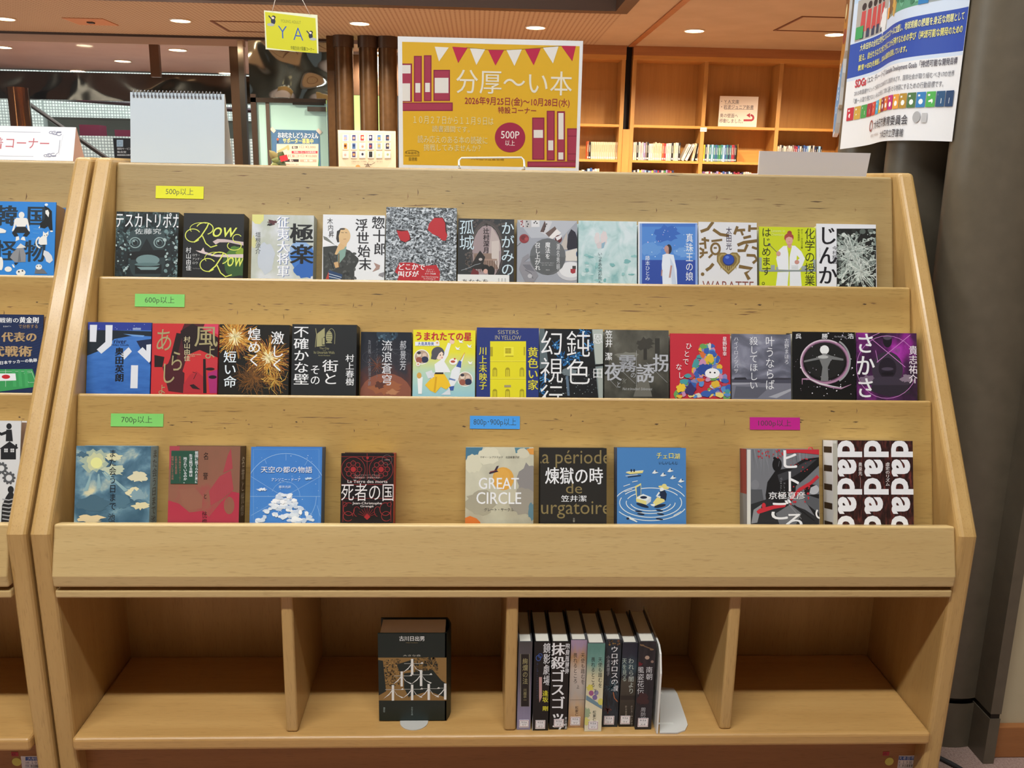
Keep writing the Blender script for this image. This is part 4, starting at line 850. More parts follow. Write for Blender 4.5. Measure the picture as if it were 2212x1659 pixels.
b = Book(2, F_, (872, 186), (1440, 198), art([(0.1, '#8a4a34'), (0.3, '#6e3c30'), (0.5, '#35343c'), (0.75, '#1f2530')], v=0.75, n=0.5, scale=4, off=0.05), 'slim dark space book with a dull orange planet below', 0.03, sc='#2a2d36'); c = b.cv
c.ell('#27394a', 1165, 215, 120, 85).dots(4, 30, 1060, 200, 1270, 290, ['#3a5366', '#567080', '#1b2834'], 5, 18).ell('#8d5340', 1150, 890, 290, 240).blob(7, '#a0603f', 1150, 800, 160, 80, 0.35).blob(8, '#5c352c', 1080, 780, 60, 40, 0.4).blob(9, '#b9805a', 1220, 860, 70, 30, 0.4)
for k in range(9): c.ring('#54575f', 2.5, 1010 + k * 45, 470 + 20 * math.sin(k * 2), 120, 75, k * 30, k * 30 + 260)
c.hair(3, 40, 1060, 560, 10, 130, ['#7d4a34', '#94573a', '#5c3a30'], 3, 0.6)
c.vtxt('流浪蒼穹', 1098, 280, 1225, 790, '#e6e8ee').vtxt('郝景芳', 1303, 285, 1378, 620, '#cfd2da').vtxt('及川茜・大久保洋子訳', 952, 280, 985, 790, '#8d9098').vtxt('ヴァグラント', 1040, 280, 1062, 720, '#6d7078'); b.done()

b = Book(2, F_, (1452, 165), (2148, 174), art([(0.2, '#8fc6de'), (0.52, '#b7d8c4'), (0.75, '#e8e23c'), (1.0, '#efe02c')], v=1.0, n=0.12, scale=3, off=0.0), 'yellow and sky-blue book with a girl in a yellow skirt on a rocket', 0.034, sc='#d8cf3a'); c = b.cv
for (x, y) in ((1548, 468), (2030, 715)): c.ell('#f2f2ee', x, y, 86, 84).ell('#b9a08c', x, y, 76, 74).ell('#e6d5c4', x - 30, y - 25, 26).ell('#3d3a44', x - 30, y - 45, 22, 16).ell('#dcc3b2', x + 30, y - 20, 24).ell('#2d3450', x + 35, y + 30, 40, 36).ell('#9c5a4a', x - 30, y + 35, 34)
c.poly('#eef1f4', (1700, 640), (1690, 550), (1760, 500), (1790, 440), (1840, 310), (1875, 320), (1840, 450), (1800, 520), (1850, 600), (1870, 640), (1800, 640), (1790, 660)).ell('#f0cdb8', 1885, 300, 28, 26).line('#f0cdb8', 14, (1885, 290), (1890, 255)).ell('#55545c', 1728, 425, 72, 70).ell('#f5dcc9', 1745, 450, 46, 48).poly('#55545c', (1660, 440), (1700, 385), (1785, 395), (1740, 430), (1705, 500), (1650, 490)).ell('#33303a', 1755, 448, 5, 9).ell('#33303a', 1785, 445, 4, 8).ell('#d87f7a', 1775, 478, 9, 7)
c.poly('#e8ecf2', (1850, 760), (1880, 620), (1990, 500), (2030, 415), (1990, 560), (1960, 700), (1900, 800), (1780, 890), (1840, 890)).poly('#3a5aa8', (1930, 575), (1965, 505), (1990, 520), (1985, 590)).poly('#3a5aa8', (1850, 800), (1910, 790), (1900, 840), (1865, 840)).poly('#6a84bc', (1855, 700), (1925, 720), (1920, 735), (1850, 720)).poly('#d9dfe8', (1760, 890), (1860, 820), (1870, 890)) .line('#e8b03a', 8, (1975, 500), (2028, 418))
c.poly('#f2c42c', (1690, 655), (1800, 660), (1850, 740), (1870, 790), (1820, 830), (1760, 800), (1700, 870), (1640, 840), (1585, 780), (1640, 720)).poly('#d9a51f', (1700, 690), (1720, 690), (1700, 860), (1680, 850)).rect('#2a2726', 1690, 640, 1790, 660).ell('#f6f4f2', 1900, 520, 46, 36).ell('#c2392f', 1915, 490, 10).ell('#b9553f', 1895, 520, 26, 14)
c.poly('#f1f3f5', (1500, 700), (1560, 690), (1550, 880), (1510, 880)).ell('#d9a84e', 1520, 675, 26, 34).poly('#dfe3ea', (1590, 640), (1660, 615), (1690, 690), (1620, 710)).poly('#d8dde4', (1640, 650), (1700, 640), (1660, 715))
for (x, y) in ((1985, 292), (1950, 370), (2080, 345), (2090, 530)): c.poly('#f6f8fa', (x - 30, y - 18), (x, y), (x + 25, y - 15), (x + 10, y + 12), (x + 30, y + 22), (x - 15, y + 18))
c.rect('#eef2f6', 1475, 300, 1745, 345).ell('#f0e6e0', 1720, 312, 26).ell('#d89a5a', 1720, 312, 10).ell('#f0e6e0', 1508, 550, 24).ell('#d89a5a', 1508, 550, 9)
c.htxt('大島真寿美', 1505, 302, 1685, 342, '#2b50a8', 0.02).txt('うまれたての星', 1485, 200, 2100, 280, '#c4213f', 0.03); b.done()

b = Book(2, G, (97, 86), (760, 92), '#26367c', 'navy book with a yellow house-front panel', 0.04, sc='#1f2d6b'); c = b.cv
c.rect('#e6dc22', 240, 232, 621, 900)
for y in (445, 630): c.rect('#c4b61e', 240, y, 621, y + 6); c.rect('#f2ea4a', 240, y - 6, 621, y)
for x, y in ((265, 340),): c.rect('#b3a61c', 240, 292, 268, 392)
c.rect('#f0e83e', 385, 292, 490, 395).rect('#b3a61c', 400, 305, 462, 362).rect('#d0c422', 430, 308, 434, 360).rect('#d0c422', 402, 330, 460, 334).rect('#b3a61c', 400, 385, 488, 395).rect('#b3a61c', 596, 292, 610, 380)
for y in (510, 738):
    for x in (290, 425, 577):
        c.ell('#a99c1c', x, y + 24, 24, 24).rect('#a99c1c', x - 24, y + 22, x + 24, y + 95).rect('#d8cd2a', x - 15, y + 25, x + 15, y + 95).rect('#a99c1c', x - 2, y + 10, x + 2, y + 95)
c.rect('#a3987a', 390, 697, 460, 720)
c.txt('SISTERS', 322, 117, 540, 155, '#b9b49a', -0.005).txt('IN YELLOW', 292, 172, 568, 215, '#b9b49a', -0.005).vtxt('黄色い家', 636, 295, 752, 755, '#ddd23a', 0.015).vtxt('川上未映子', 120, 290, 208, 750, '#ddd23a', 0.015); b.done()

b = Book(2, G, (764, 97), (1440, 106), '#101318', 'dark book with huge thin white kanji over blue glowing flowers', 0.038, sc='#aab0ac'); c = b.cv
c.poly('#5d6b70', (764, 97), (815, 97), (860, 500), (764, 530)).poly('#7d8a8c', (1320, 106), (1440, 106), (1440, 900), (1395, 900)).poly('#b2bab4', (1325, 106), (1440, 106), (1440, 480), (1360, 470)).poly('#a3aba6', (1375, 520), (1440, 510), (1440, 900), (1400, 900))
for x, y, s_ in ((930, 270, 1), (1000, 400, 2), (1150, 390, 3), (1240, 130, 4), (1300, 280, 5), (820, 620, 6), (780, 740, 7), (1060, 450, 8)): c.hair(s_, 26, x, y, 4, 75, ['#1f5a94', '#2f7abf', '#184472', '#4b9ad8'], 10, 0.8); c.ell('#9fd0f0', x, y, 9)
c.poly('#0b0d10', (764, 540), (1440, 470), (1440, 492), (764, 565)).blob(3, '#6d7a80', 1080, 560, 80, 40, 0.2).poly('#5d7288', (1040, 600), (1070, 600), (1085, 810), (1060, 810)).dots(5, 70, 870, 560, 1380, 800, ['#7d8a8e', '#4d575c', '#c2ccd0'], 2, 6)
c.vtxt('鈍色', 1040, 120, 1310, 710, W_, -0.004).vtxt('幻視行', 764, 115, 1020, 975, W_, -0.004).vtxt('恩', 1325, 150, 1440, 265, W_, -0.002).vtxt('田', 1325, 515, 1440, 630, W_, -0.002); b.done()

b = Book(2, G, (1452, 111), (2138, 114), art([(0.2, '#2c2b27'), (0.42, '#45443d'), (0.6, '#5e5c53'), (0.85, '#8a8c84')], v=0.25, n=1.0, scale=3, off=0.3, seed=3), 'murky grey-brown book with a bare tree and silver kanji', 0.036, sc='#3a3934'); c = b.cv
c.rect('#33312c', 1868, 260, 1905, 430).blob(2, '#3d3b35', 1880, 260, 90, 60, 0.3).rect('#35342f', 1990, 200, 2040, 380).poly('#6d6b63', (1760, 820), (1840, 560), (1900, 560), (1960, 820)).blob(4, '#7d7d74', 1700, 380, 120, 30, 0.3).rect('#2d2c28', 1455, 300, 1500, 600)
c.line('#a5a7aa', 3, (1480, 610), (1590, 725)).line('#a5a7aa', 3, (1600, 510), (1780, 680)).line('#a5a7aa', 3, (1792, 330), (1792, 715)).line('#a5a7aa', 3, (1900, 460), (2120, 670)).hair(2, 22, 1665, 650, 12, 40, ['#8d8d85'], 3, 0.2)
sv = '#b4b7be'
c.vtxt('笠井', 1462, 115, 1540, 300, '#eceef0', 0.01).vtxt('潔', 1458, 350, 1540, 440, '#eceef0', 0.01).vtxt('夜', 1452, 460, 1640, 660, sv, 0.02).vtxt('霧', 1600, 370, 1795, 570, '#9fa2a9', 0.02).vtxt('の', 1728, 560, 1790, 625, sv).vtxt('誘', 1790, 470, 1985, 680, sv, 0.02).vtxt('拐', 1965, 365, 2140, 565, sv, 0.02).vtxt('と', 1580, 655, 1630, 730, sv).txt('Nuit et brouillard  Enlèvement', 1645, 725, 1960, 750, '#b9bbbd', 0, 0.3); b.done()

b = Book(2, H, (66, 118), (572, 122), '#c42c3c', 'red book with a colourful paint-dab figure with a white face', 0.034, sc='#a82432'); c = b.cv
pal = ['#3a5fb0', '#5a8fd0', '#e0b83a', '#d9703a', '#6aa35a', '#c98fb4', '#8a86b8', '#d8d2c8', '#4a9aa0', '#e8d27a', '#b8465a']
R = random.Random(4)
for k in range(150):
    y = R.uniform(225, 650); wdt = 50 + (y - 225) * 0.62; x = 350 + R.uniform(-1, 1) * wdt * (0.75 if y < 520 else 1) + (60 if y > 520 else 30) * (1 if y < 450 else 0.3)
    if x > 560: x = 560 - R.uniform(0, 30)
    c.blob(k, R.choice(pal), x, y, R.uniform(16, 38), R.uniform(14, 34), 0.25, 10)
c.blob(1, '#2d4a9a', 350, 420, 60, 50, 0.2).blob(2, '#edc63a', 155, 575, 40, 35, 0.25).blob(9, '#3a3468', 235, 590, 45, 50, 0.3).ell('#f2f2f4', 420, 452, 62, 42).ell('#1a1a1c', 402, 445, 8, 7).ell('#1a1a1c', 440, 447, 8, 7)
c.vtxt('星野智幸', 505, 145, 542, 310, W_, 0.005)
for ch, x, y in (('ひ', 195, 195), ('と', 178, 260), ('で', 170, 325), ('な', 112, 370), ('し', 130, 440)): c.vtxt(ch, x, y, x + 55, y + 60, W_)
b.done()

b = Book(2, H, (581, 122), (1080, 125), art([(0.2, '#4b4d5c'), (0.45, '#6b6d7d'), (0.6, '#86889a'), (0.8, '#a3a5b4')], n=1.3, scale=2.6, off=0.48, sy=2.2, dist=0.6, seed=9), 'grey-violet stormy beach book with thin white vertical kana', 0.036, sc='#5c5e6c'); c = b.cv
c.rect('#4a4b5a', 581, 500, 1083, 535).poly('#2d2c36', (600, 505), (610, 488), (700, 486), (715, 505)).poly('#3a3944', (890, 505), (960, 488), (1080, 490), (1080, 505)).rect('#777887', 581, 535, 1083, 800).poly('#9fa0ad', (581, 530), (830, 530), (700, 545), (581, 548)).poly('#5d5e6c', (620, 560), (900, 570), (800, 660), (600, 660)).poly('#a9aab5', (890, 650), (1080, 580), (1080, 600), (960, 660))
c.vtxt('叶うならば', 865, 140, 945, 595, '#e9eaf0').vtxt('殺してほしい', 732, 145, 805, 590, '#e9eaf0').vtxt('古野まほろ', 1025, 160, 1065, 378, '#dfe0e8').vtxt('ハイイロノツバサ', 600, 145, 642, 450, '#dfe0e8'); b.done()

b = Book(2, H, (1092, 102), (1620, 108), '#0c0d0e', 'black book with a large pink metallic Q ring around a dark figure', 0.038, sc='#111213'); c = b.cv
c.ell('#1d1e1e', 1365, 340, 170, 160).dots(3, 60, 1100, 110, 1610, 640, ['#c7bcd0', '#e8e4ee', '#7d7385'], 2, 7, 7, 0.5)
c.poly('#77797a', (1300, 320), (1330, 300), (1350, 290), (1385, 292), (1420, 305), (1520, 330), (1520, 345), (1420, 335), (1390, 400), (1395, 520), (1330, 520), (1345, 400), (1320, 335), (1190, 360), (1190, 345)).ell('#eceeee', 1362, 255, 38, 38).rect('#8d8f90', 1345, 285, 1375, 310).ell('#b9bbbb', 1350, 315, 45, 14)
c.ring('#b083a4', 26, 1365, 355, 195, 175).ring('#dccbd8', 9, 1365, 355, 203, 183, 100, 300).ring('#6f5068', 8, 1365, 355, 186, 166).ring('#9c9ea2', 14, 1395, 350, 180, 190, -60, 60)
c.line('#b083a4', 26, (1175, 545), (1175, 500), (1240, 498), (1310, 530), (1420, 565), (1500, 580), (1585, 545), taper=True).line('#d9dadc', 12, (1200, 440), (1240, 500), (1330, 540), (1430, 560), (1520, 575), taper=True)
c.vtxt('呉', 1118, 118, 1170, 165, W_, 0.01).vtxt('勝', 1338, 118, 1390, 165, W_, 0.01).vtxt('浩', 1555, 118, 1608, 165, W_, 0.01).txt('Gu Katsuhiro', 1445, 138, 1545, 150, '#b9b9bd'); b.done()

b = Book(2, H, (1624, 109), (2135, 118), art([(0.2, '#2a1a30'), (0.42, '#4c2450'), (0.6, '#8a2a88'), (0.75, '#b03ab0'), (0.9, '#5c5560')], n=1.5, scale=3, off=0.42, seed=2), 'purple glowing book with an upside-down statue, far right of the middle tier', 0.04, sc='#1c1420'); c = b.cv
c.ell('#3a3140', 1890, 420, 130, 150).ell('#241e2a', 1890, 410, 75, 90).ell('#1c1822', 1890, 180, 38, 55).ell('#544a5a', 1890, 150, 36, 22).poly('#2e2834', (1750, 600), (1760, 540), (2060, 545), (2080, 620), (1900, 650)).poly('#3d3544', (1700, 510), (1850, 480), (1950, 480), (2080, 520), (2080, 550), (1700, 550)).ell('#4d4455', 1890, 415, 50, 14).ell('#17131c', 1890, 455, 52, 16)
vv = '#d08ad0'
c.line(vv, 5, (1740, 150), (2040, 400)).line(vv, 5, (1800, 360), (2080, 130)).line(vv, 4, (1740, 150), (1830, 110)).ring(vv, 4, 1885, 400, 255, 262, 20, 340).line(vv, 4, (1810, 360), (1790, 260)).blob(4, '#7d6a80', 1720, 500, 60, 30, 0.4).blob(5, '#8a7a8c', 2050, 500, 50, 30, 0.4)
c.vtxt('さかさ', 1625, 110, 1785, 670, W_, 0.014).vtxt('貴志祐介', 2068, 220, 2142, 540, '#eee6ef', 0.008); b.done()
# --- bottom tier
b = Book(3, I, (129, 123), (985, 125), art([(0.3, '#3d6076'), (0.46, '#54788d'), (0.56, '#6f94a5'), (0.66, '#a9b9b0'), (0.78, '#ded5ab')], n=1.4, scale=2.8, off=0.45, dist=0.5, sy=1.5, seed=5), 'blue cloudy-sky book with a glowing sun, leftmost on the bottom tier', 0.04, sc='#8199a4'); c = b.cv
c.blob(1, '#a9b8a4', 340, 290, 150, 140, 0.25).blob(2, '#c9cda2', 345, 300, 100, 95, 0.2).ell('#e8e89a', 360, 315, 66, 62).blob(3, '#dcd8ae', 560, 250, 90, 40, 0.35).blob(4, '#c3cbb0', 560, 400, 120, 60, 0.35).blob(5, '#dcd6b4', 830, 480, 100, 55, 0.35).blob(6, '#e3dab2', 780, 650, 80, 55, 0.3).blob(16, '#86a3ad', 830, 680, 90, 60, 0.3).blob(7, '#dfd4aa', 870, 800, 90, 45, 0.4).blob(8, '#e6cfa2', 280, 950, 160, 45, 0.35)
for p in ((240, 640, 300, 440), (390, 610, 385, 440), (700, 640, 440, 400), (520, 520, 430, 420)): c.poly('#8fb0b5', (p[0] - 25, p[1]), (p[0] + 25, p[1] - 10), (p[2] + 8, p[3]), (p[2] - 8, p[3]))
c.blob(9, '#48697c', 320, 780, 200, 90, 0.25).blob(10, '#4a6c80', 200, 220, 70, 30, 0.4).blob(12, '#527689', 650, 750, 90, 80, 0.3)
c.vtxt('また会う日まで', 500, 160, 590, 860, '#1b1f26', 0.006).vtxt('池澤', 490, 890, 575, 1060, '#262a30', 0.004)
b.sp.vtxt('また会う日まで池', b.th * 0.2, b.h * 0.97, b.th * 0.85, b.h * 0.22, '#2a3138'); b.done()

b = Book(3, I, (1190, 123), (2000, 126), art([(0.3, '#8a5f4c'), (0.5, '#93604e'), (0.62, '#a34a4c'), (0.75, '#b03248')], v=-0.35, n=0.9, scale=3, off=0.62, seed=6), 'brown and crimson book with a dark green sticker panel', 0.044, sc='#4a3324'); c = b.cv
c.poly('#b03448', (1172, 740), (1300, 780), (1420, 880), (1580, 860), (1640, 930), (1780, 760), (1900, 640), (1990, 660), (2000, 990), (1170, 990)).poly('#96624f', (1300, 620), (1480, 600), (1570, 700), (1560, 830), (1420, 850), (1330, 780)).poly('#a8424a', (1640, 640), (1760, 470), (1890, 400), (1920, 620), (1800, 720), (1660, 800)).poly('#a8424a', (1850, 240), (1890, 150), (1910, 380), (1800, 430)).ell('#8f5d4b', 1870, 800, 60, 100).poly('#ab4650', (1190, 125), (1310, 125), (1300, 200), (1190, 400))
for k in range(8): c.line('#ab4650', 3, (1690 + k * 24, 560), (1680 + k * 24, 800))
c.vtxt('名', 1575, 195, 1640, 285, '#1d1416').vtxt('誉', 1570, 420, 1632, 510, '#1d1416').vtxt('と', 1575, 660, 1620, 730, '#1d1416').vtxt('恍惚', 1560, 865, 1620, 1035, '#1d1416')
def grn(v):
    v.vtxt('祖国に捨てられた男に', 1478, 182, 1520, 550, W_, 0.012); v.vtxt('生き延びる術は', 1412, 215, 1456, 475, W_, 0.012); v.vtxt('残されているのか。', 1348, 250, 1392, 550, W_, 0.012)
    v.vtxt('壮大無比のストーリー', 1296, 238, 1324, 530, '#b5786a'); v.vtxt('圧倒的な緊迫感', 1252, 238, 1280, 445, '#b5786a'); v.vtxt('戦場に咲いた千三百枚', 1212, 238, 1240, 510, '#b5786a')
b.part('title_panel', grn, 1205, 178, 1520, 552, '#27503f'); b.sp.vtxt('名誉と恍惚', b.th * 0.25, b.h * 0.9, b.th * 0.8, b.h * 0.3, '#c7b9a5'); b.done()

b = Book(3, J, (129, 148), (1028, 151), art([(0.2, '#3f7bc8'), (0.6, '#4a88d2'), (0.9, '#5590d8')], v=-0.2, n=0.4, scale=3, off=0.6), 'sky-blue book with star-chart lines and a white cloud tower', 0.04, sc='#34598f'); c = b.cv
ln = '#a9cdf0'
c.frame('#6f9fd6', 6, 160, 180, 985, 1400).ring(ln, 5, 565, 770, 520, 540, 180, 360).ring(ln, 4, 565, 770, 385, 400, 0, 60).ring(ln, 3, 565, 770, 180, 185, 200, 360)
c.line(ln, 4, (112, 770), (1000, 770)).line(ln, 3, (130, 520), (900, 1000)).line(ln, 3, (1000, 520), (130, 1010)).line(ln, 3, (570, 240), (570, 320)).line(ln, 3, (300, 300), (325, 360)).line(ln, 3, (840, 320), (805, 380)).line(ln, 3, (960, 880), (1000, 1020))
c.dots(3, 40, 130, 250, 1000, 1080, ['#dcecfa'], 2, 5)
R = random.Random(8)
for k in range(95):
    y = R.uniform(735, 1090); hw = 60 + (y - 730) * 0.85; x = 560 + R.uniform(-1, 1) * hw
    c.blob(k, R.choice(['#eef3f9', '#e2eaf4', '#cbd8ea', '#f7f9fc', '#dbe4f0']), x, y, R.uniform(18, 48), R.uniform(14, 34), 0.2, 12)
c.blob(1, '#e6eef8', 270, 680, 55, 22, 0.5).blob(2, '#bcd6f0', 850, 545, 45, 14, 0.4).txt('天空の都の物語', 255, 395, 900, 470, W_, 0.006).htxt('アンソニー・ドーア', 385, 535, 755, 585, '#e3edf8', 0.004).htxt('藤井光訳', 480, 632, 635, 668, '#dbe8f6'); b.done()

b = Book(3, J, (1262, 226), (1930, 229), '#171012', 'small thick black pocket book with red scroll ironwork, red spine and yellow page tops', 0.05, sc='#b52f36', back='#171012', pages='#d8c232'); c = b.cv
rd = '#8e2e30'
for x in (1415, 1765):
    for k in range(8):
        a = math.pi * k / 4; c.ring(rd, 8, x + 78 * math.cos(a), 430 + 78 * math.sin(a), 30, 30, 0, 360, 14)
    c.ell('#a5282d', x, 430, 34).ring(rd, 7, x, 430, 150, 155).line('#a8443f', 8, (x, 310), (x, 560), taper=True).line('#a8443f', 8, (x - 120, 430), (x + 120, 430), taper=True)
c.line(rd, 6, (1262, 270), (1930, 270)).line(rd, 6, (1590, 230), (1590, 560)).ring(rd, 8, 1600, 270, 70, 60, 0, 180).ell('#a5282d', 1595, 285, 16).line(rd, 8, (1262, 620), (1930, 620)).line(rd, 6, (1262, 795), (1930, 795)).line(rd, 6, (1285, 820), (1285, 1090)).line(rd, 6, (1890, 820), (1890, 1090))
for x, s_ in ((1400, 1), (1780, -1)):
    c.ring(rd, 9, x - 40 * s_, 930, 70, 80, 0, 300).ring(rd, 8, x - 50 * s_, 1020, 60, 60, 40, 360).ring(rd, 7, x + 60 * s_, 960, 40, 60, 90, 330).ring(rd, 6, x - 90 * s_, 870, 26, 26)
for k in range(9): a = math.radians(200 + k * 17.5); c.line(rd, 5, (1590, 1030), (1590 + 120 * math.cos(a), 1030 + 120 * math.sin(a)))
c.poly('#a5282d', (1590, 985), (1630, 1030), (1590, 1065), (1550, 1030)).ring('#7d6a6a', 4, 1840, 310, 62)
c.htxt('小学館文庫', 1805, 302, 1875, 318, '#bdb5b3').htxt('ジャン＝クリストフ・グランジェ', 1420, 492, 1760, 514, '#cfa9a5').htxt('高野優監訳・伊禮規与美訳', 1430, 522, 1750, 546, '#cfa9a5').txt('La Terre des morts', 1345, 565, 1845, 600, '#e2d8d6', 0.01).txt('死者の国', 1265, 608, 1925, 825, '#e9e4e4', -0.002).txt('Jean-Christophe', 1405, 840, 1775, 878, '#e2d8d6', 0.01).txt('Grangé', 1505, 880, 1670, 912, '#e2d8d6', 0.01); b.done()

b = Book(3, K, (110, 112), (738, 114), art([(0.15, '#a39c86'), (0.4, '#b3ad98'), (0.6, '#c9c6b0'), (0.8, '#dad6bd')], v=0.35, n=0.7, scale=2.6, off=0.35, seed=1), 'cream cloud book with an orange sun and white capital lettering', 0.04, sc='#b9b39c'); c = b.cv
c.poly('#4a7a94', (110, 112), (270, 112), (240, 180), (150, 200), (110, 240)).poly('#5c8796', (560, 112), (700, 112), (640, 170), (570, 165)).blob(1, '#d9d5bc', 180, 260, 80, 90, 0.15).blob(2, '#dcd8c0', 320, 190, 100, 80, 0.15).blob(3, '#d3cfb8', 640, 170, 60, 45, 0.2).blob(4, '#8e8a88', 680, 420, 90, 150, 0.2).blob(5, '#9c968a', 640, 620, 120, 120, 0.2).blob(6, '#a8a28e', 250, 620, 140, 110, 0.2).blob(7, '#c6c0a8', 480, 560, 110, 80, 0.2).ell('#dfa548', 455, 400, 98, 106).ell('#e2ab4f', 445, 385, 70, 78)
c.poly('#d9762f', (105, 760), (150, 742), (210, 765), (245, 800), (250, 1000), (105, 1000)).poly('#df9a48', (668, 125), (738, 120), (738, 180), (700, 175)).blob(8, '#5f8290', 720, 700, 40, 80, 0.25)
c.poly('#3a2b3c', (322, 345), (400, 325), (412, 335), (330, 357)).poly('#3a2b3c', (370, 330), (395, 285), (415, 280), (392, 335)).poly('#8a3a36', (330, 335), (390, 320), (390, 326), (335, 342))
c.txt('GREAT', 232, 392, 598, 495, W_, 0.008).txt('CIRCLE', 210, 525, 620, 632, W_, 0.008).htxt('グレート・サークル', 278, 668, 552, 702, '#2f2a30').htxt('マギー・シプステッド　北田絵里子訳', 240, 192, 605, 214, '#4a453f'); b.done()

b = Book(3, K, (796, 116), (1408, 121), '#262421', 'charcoal book with large gold French words and white kanji title', 0.042, sc='#1f1d1b'); c = b.cv
go = '#8a7a50'
c.txt('La période', 740, 138, 1440, 300, go, -0.002).txt('de', 1032, 440, 1180, 535, go, -0.002).txt('purgatoire', 715, 608, 1440, 765, go, -0.002).txt('煉獄の時', 842, 298, 1370, 448, W_, 0.014).htxt('笠井潔', 985, 552, 1225, 615, W_, 0.006).vtxt('文藝', 1095, 760, 1115, 800, '#b9b3a5'); b.done()

b = Book(3, K, (1500, 114), (2136, 118), '#4a83c0', 'blue lake book with a figure and gramophone on ripples', 0.04, spine='L', sc='#2a4a70'); c = b.cv
cr = '#e6ecec'; yl = '#e3d88a'; dk = '#1d2b44'
for rx, ry, a0, a1 in ((335, 165, 20, 150), (285, 135, -20, 200), (225, 100, 0, 190), (185, 75, 10, 170), (330, 160, 200, 250), (285, 135, 215, 330), (330, 165, 290, 340), (225, 100, 200, 240)): c.ring(cr, 7, 1810, 620, rx, ry, a0, a1)
c.poly(yl, (1665, 470), (1722, 440), (1722, 555), (1680, 580)).poly('#3d6fa8', (1680, 480), (1718, 460), (1718, 550), (1684, 568)).poly(cr, (1675, 580), (1740, 540), (1815, 570), (1770, 605)).poly(yl, (1675, 580), (1770, 605), (1770, 640), (1678, 612)).poly('#cfd6dc', (1770, 605), (1815, 570), (1812, 610), (1770, 640)).ell(dk, 1745, 572, 32, 13)
c.ell(yl, 1930, 480, 50, 14, rot=0.2).ell(yl, 1935, 465, 22, 18).ell(cr, 1912, 500, 18, 20).poly(dk, (1890, 520), (1940, 505), (1958, 540), (1950, 600), (1900, 590)).poly(yl, (1830, 620), (1870, 570), (1935, 590), (1940, 610), (1850, 650)).line(cr, 16, (1890, 525), (1865, 560), (1900, 570)).poly(cr, (1805, 635), (1850, 630), (1845, 655), (1820, 650)).ell(dk, 1735, 645, 60, 14, rot=0.3).ell(dk, 1895, 650, 55, 14, rot=-0.2)
for y, x in ((700, 1700), (690, 1890), (725, 1720), (725, 1900), (770, 1890)): c.ell(dk, x, y, 34, 8, rot=0.15)
c.poly(yl, (1580, 345), (1600, 333), (1745, 322), (1735, 348), (1620, 358)).line(cr, 5, (1585, 340), (1740, 325)).ell(dk, 1632, 325, 8, 14).ell(dk, 1658, 325, 8, 14).line(dk, 8, (1600, 385), (1720, 370)).line(cr, 5, (1580, 375), (1690, 362))
for x, y in ((1850, 335), (1925, 360), (1990, 320), (2015, 385), (2090, 415)): c.poly(cr, (x - 28, y + 15), (x, y - 18), (x + 8, y), (x + 32, y + 8), (x - 5, y + 20)); c.poly(dk, (x + 2, y - 16), (x + 16, y - 4), (x + 6, y + 4))
c.poly(cr, (1590, 760), (1615, 745), (1690, 795), (1680, 800)).ell(dk, 1600, 765, 14, 10)
for p in (((1560, 470), (1620, 450)), ((1640, 430), (1690, 420)), ((1570, 520), (1640, 495)), ((2060, 450), (2100, 480)), ((2020, 740), (2090, 700))): c.line(cr, 6, *p)
for i, ch in enumerate('チェロ湖'): c.vtxt(ch, 1860 + i * 55, 155 + (12 if i % 2 else 0), 1915 + i * 55, 222, '#e8dc7a', 0.012)
c.htxt('いしいしんじ', 1882, 240, 2060, 270, dk, 0.006); b.sp.vtxt('チェロ湖', b.th * 0.2, b.h * 0.62, b.th * 0.85, b.h * 0.25, '#0f1a2a'); b.done()

b = Book(3, L, (160, 198), (952, 206), '#77797f', 'black and grey ink-drawing book splashed with red', 0.044, spine='L', sc='#a33', back='#8a8c90') if False else Book(3, L, (160, 198), (952, 206), '#77797f', 'black and grey ink-drawing book splashed with red', 0.044, spine='L', sc='#8a3036', back='#8a8c90'); c = b.cv
R = random.Random(6)
for k in range(26): x = R.uniform(210, 930); c.poly(R.choice(['#8b8d94', '#63656b', '#9a9ca2']), (x, 206), (x + R.uniform(4, 12), 206), (x + R.uniform(-50, 60), R.uniform(340, 560)))
c.poly('#1a1a1c', (370, 700), (390, 560), (480, 430), (620, 410), (780, 310), (950, 290), (950, 380), (800, 520), (700, 600), (690, 720), (560, 880), (380, 800)).ell('#161618', 495, 370, 52, 75).ell('#161618', 468, 300, 16, 14).poly('#3d3e42', (500, 480), (640, 430), (800, 340), (930, 310), (800, 420), (640, 520), (520, 560)).line('#5c5d62', 6, (520, 330), (510, 390))
c.ell('#808288', 255, 590, 45, 55).poly('#55575c', (210, 640), (330, 640), (350, 760), (210, 800)).ell('#b9bbc0', 890, 640, 60, 55).poly('#1c1c1e', (790, 640), (830, 580), (920, 590), (860, 620), (840, 700), (950, 690), (950, 1000), (800, 760)).poly('#5a5c61', (760, 680), (950, 740), (950, 900), (820, 800))
c.poly('#2b2c2f', (210, 800), (400, 740), (560, 820), (640, 800), (800, 860), (950, 960), (950, 1020), (210, 1020)).poly('#6f7176', (480, 900), (640, 800), (760, 900), (700, 1020), (520, 1020)).poly('#8d8f94', (240, 860), (330, 800), (280, 1000), (215, 1010)).line('#8a8c91', 6, (620, 800), (760, 960)).line('#17171a', 10, (680, 810), (900, 980))
rr = '#c8303c'
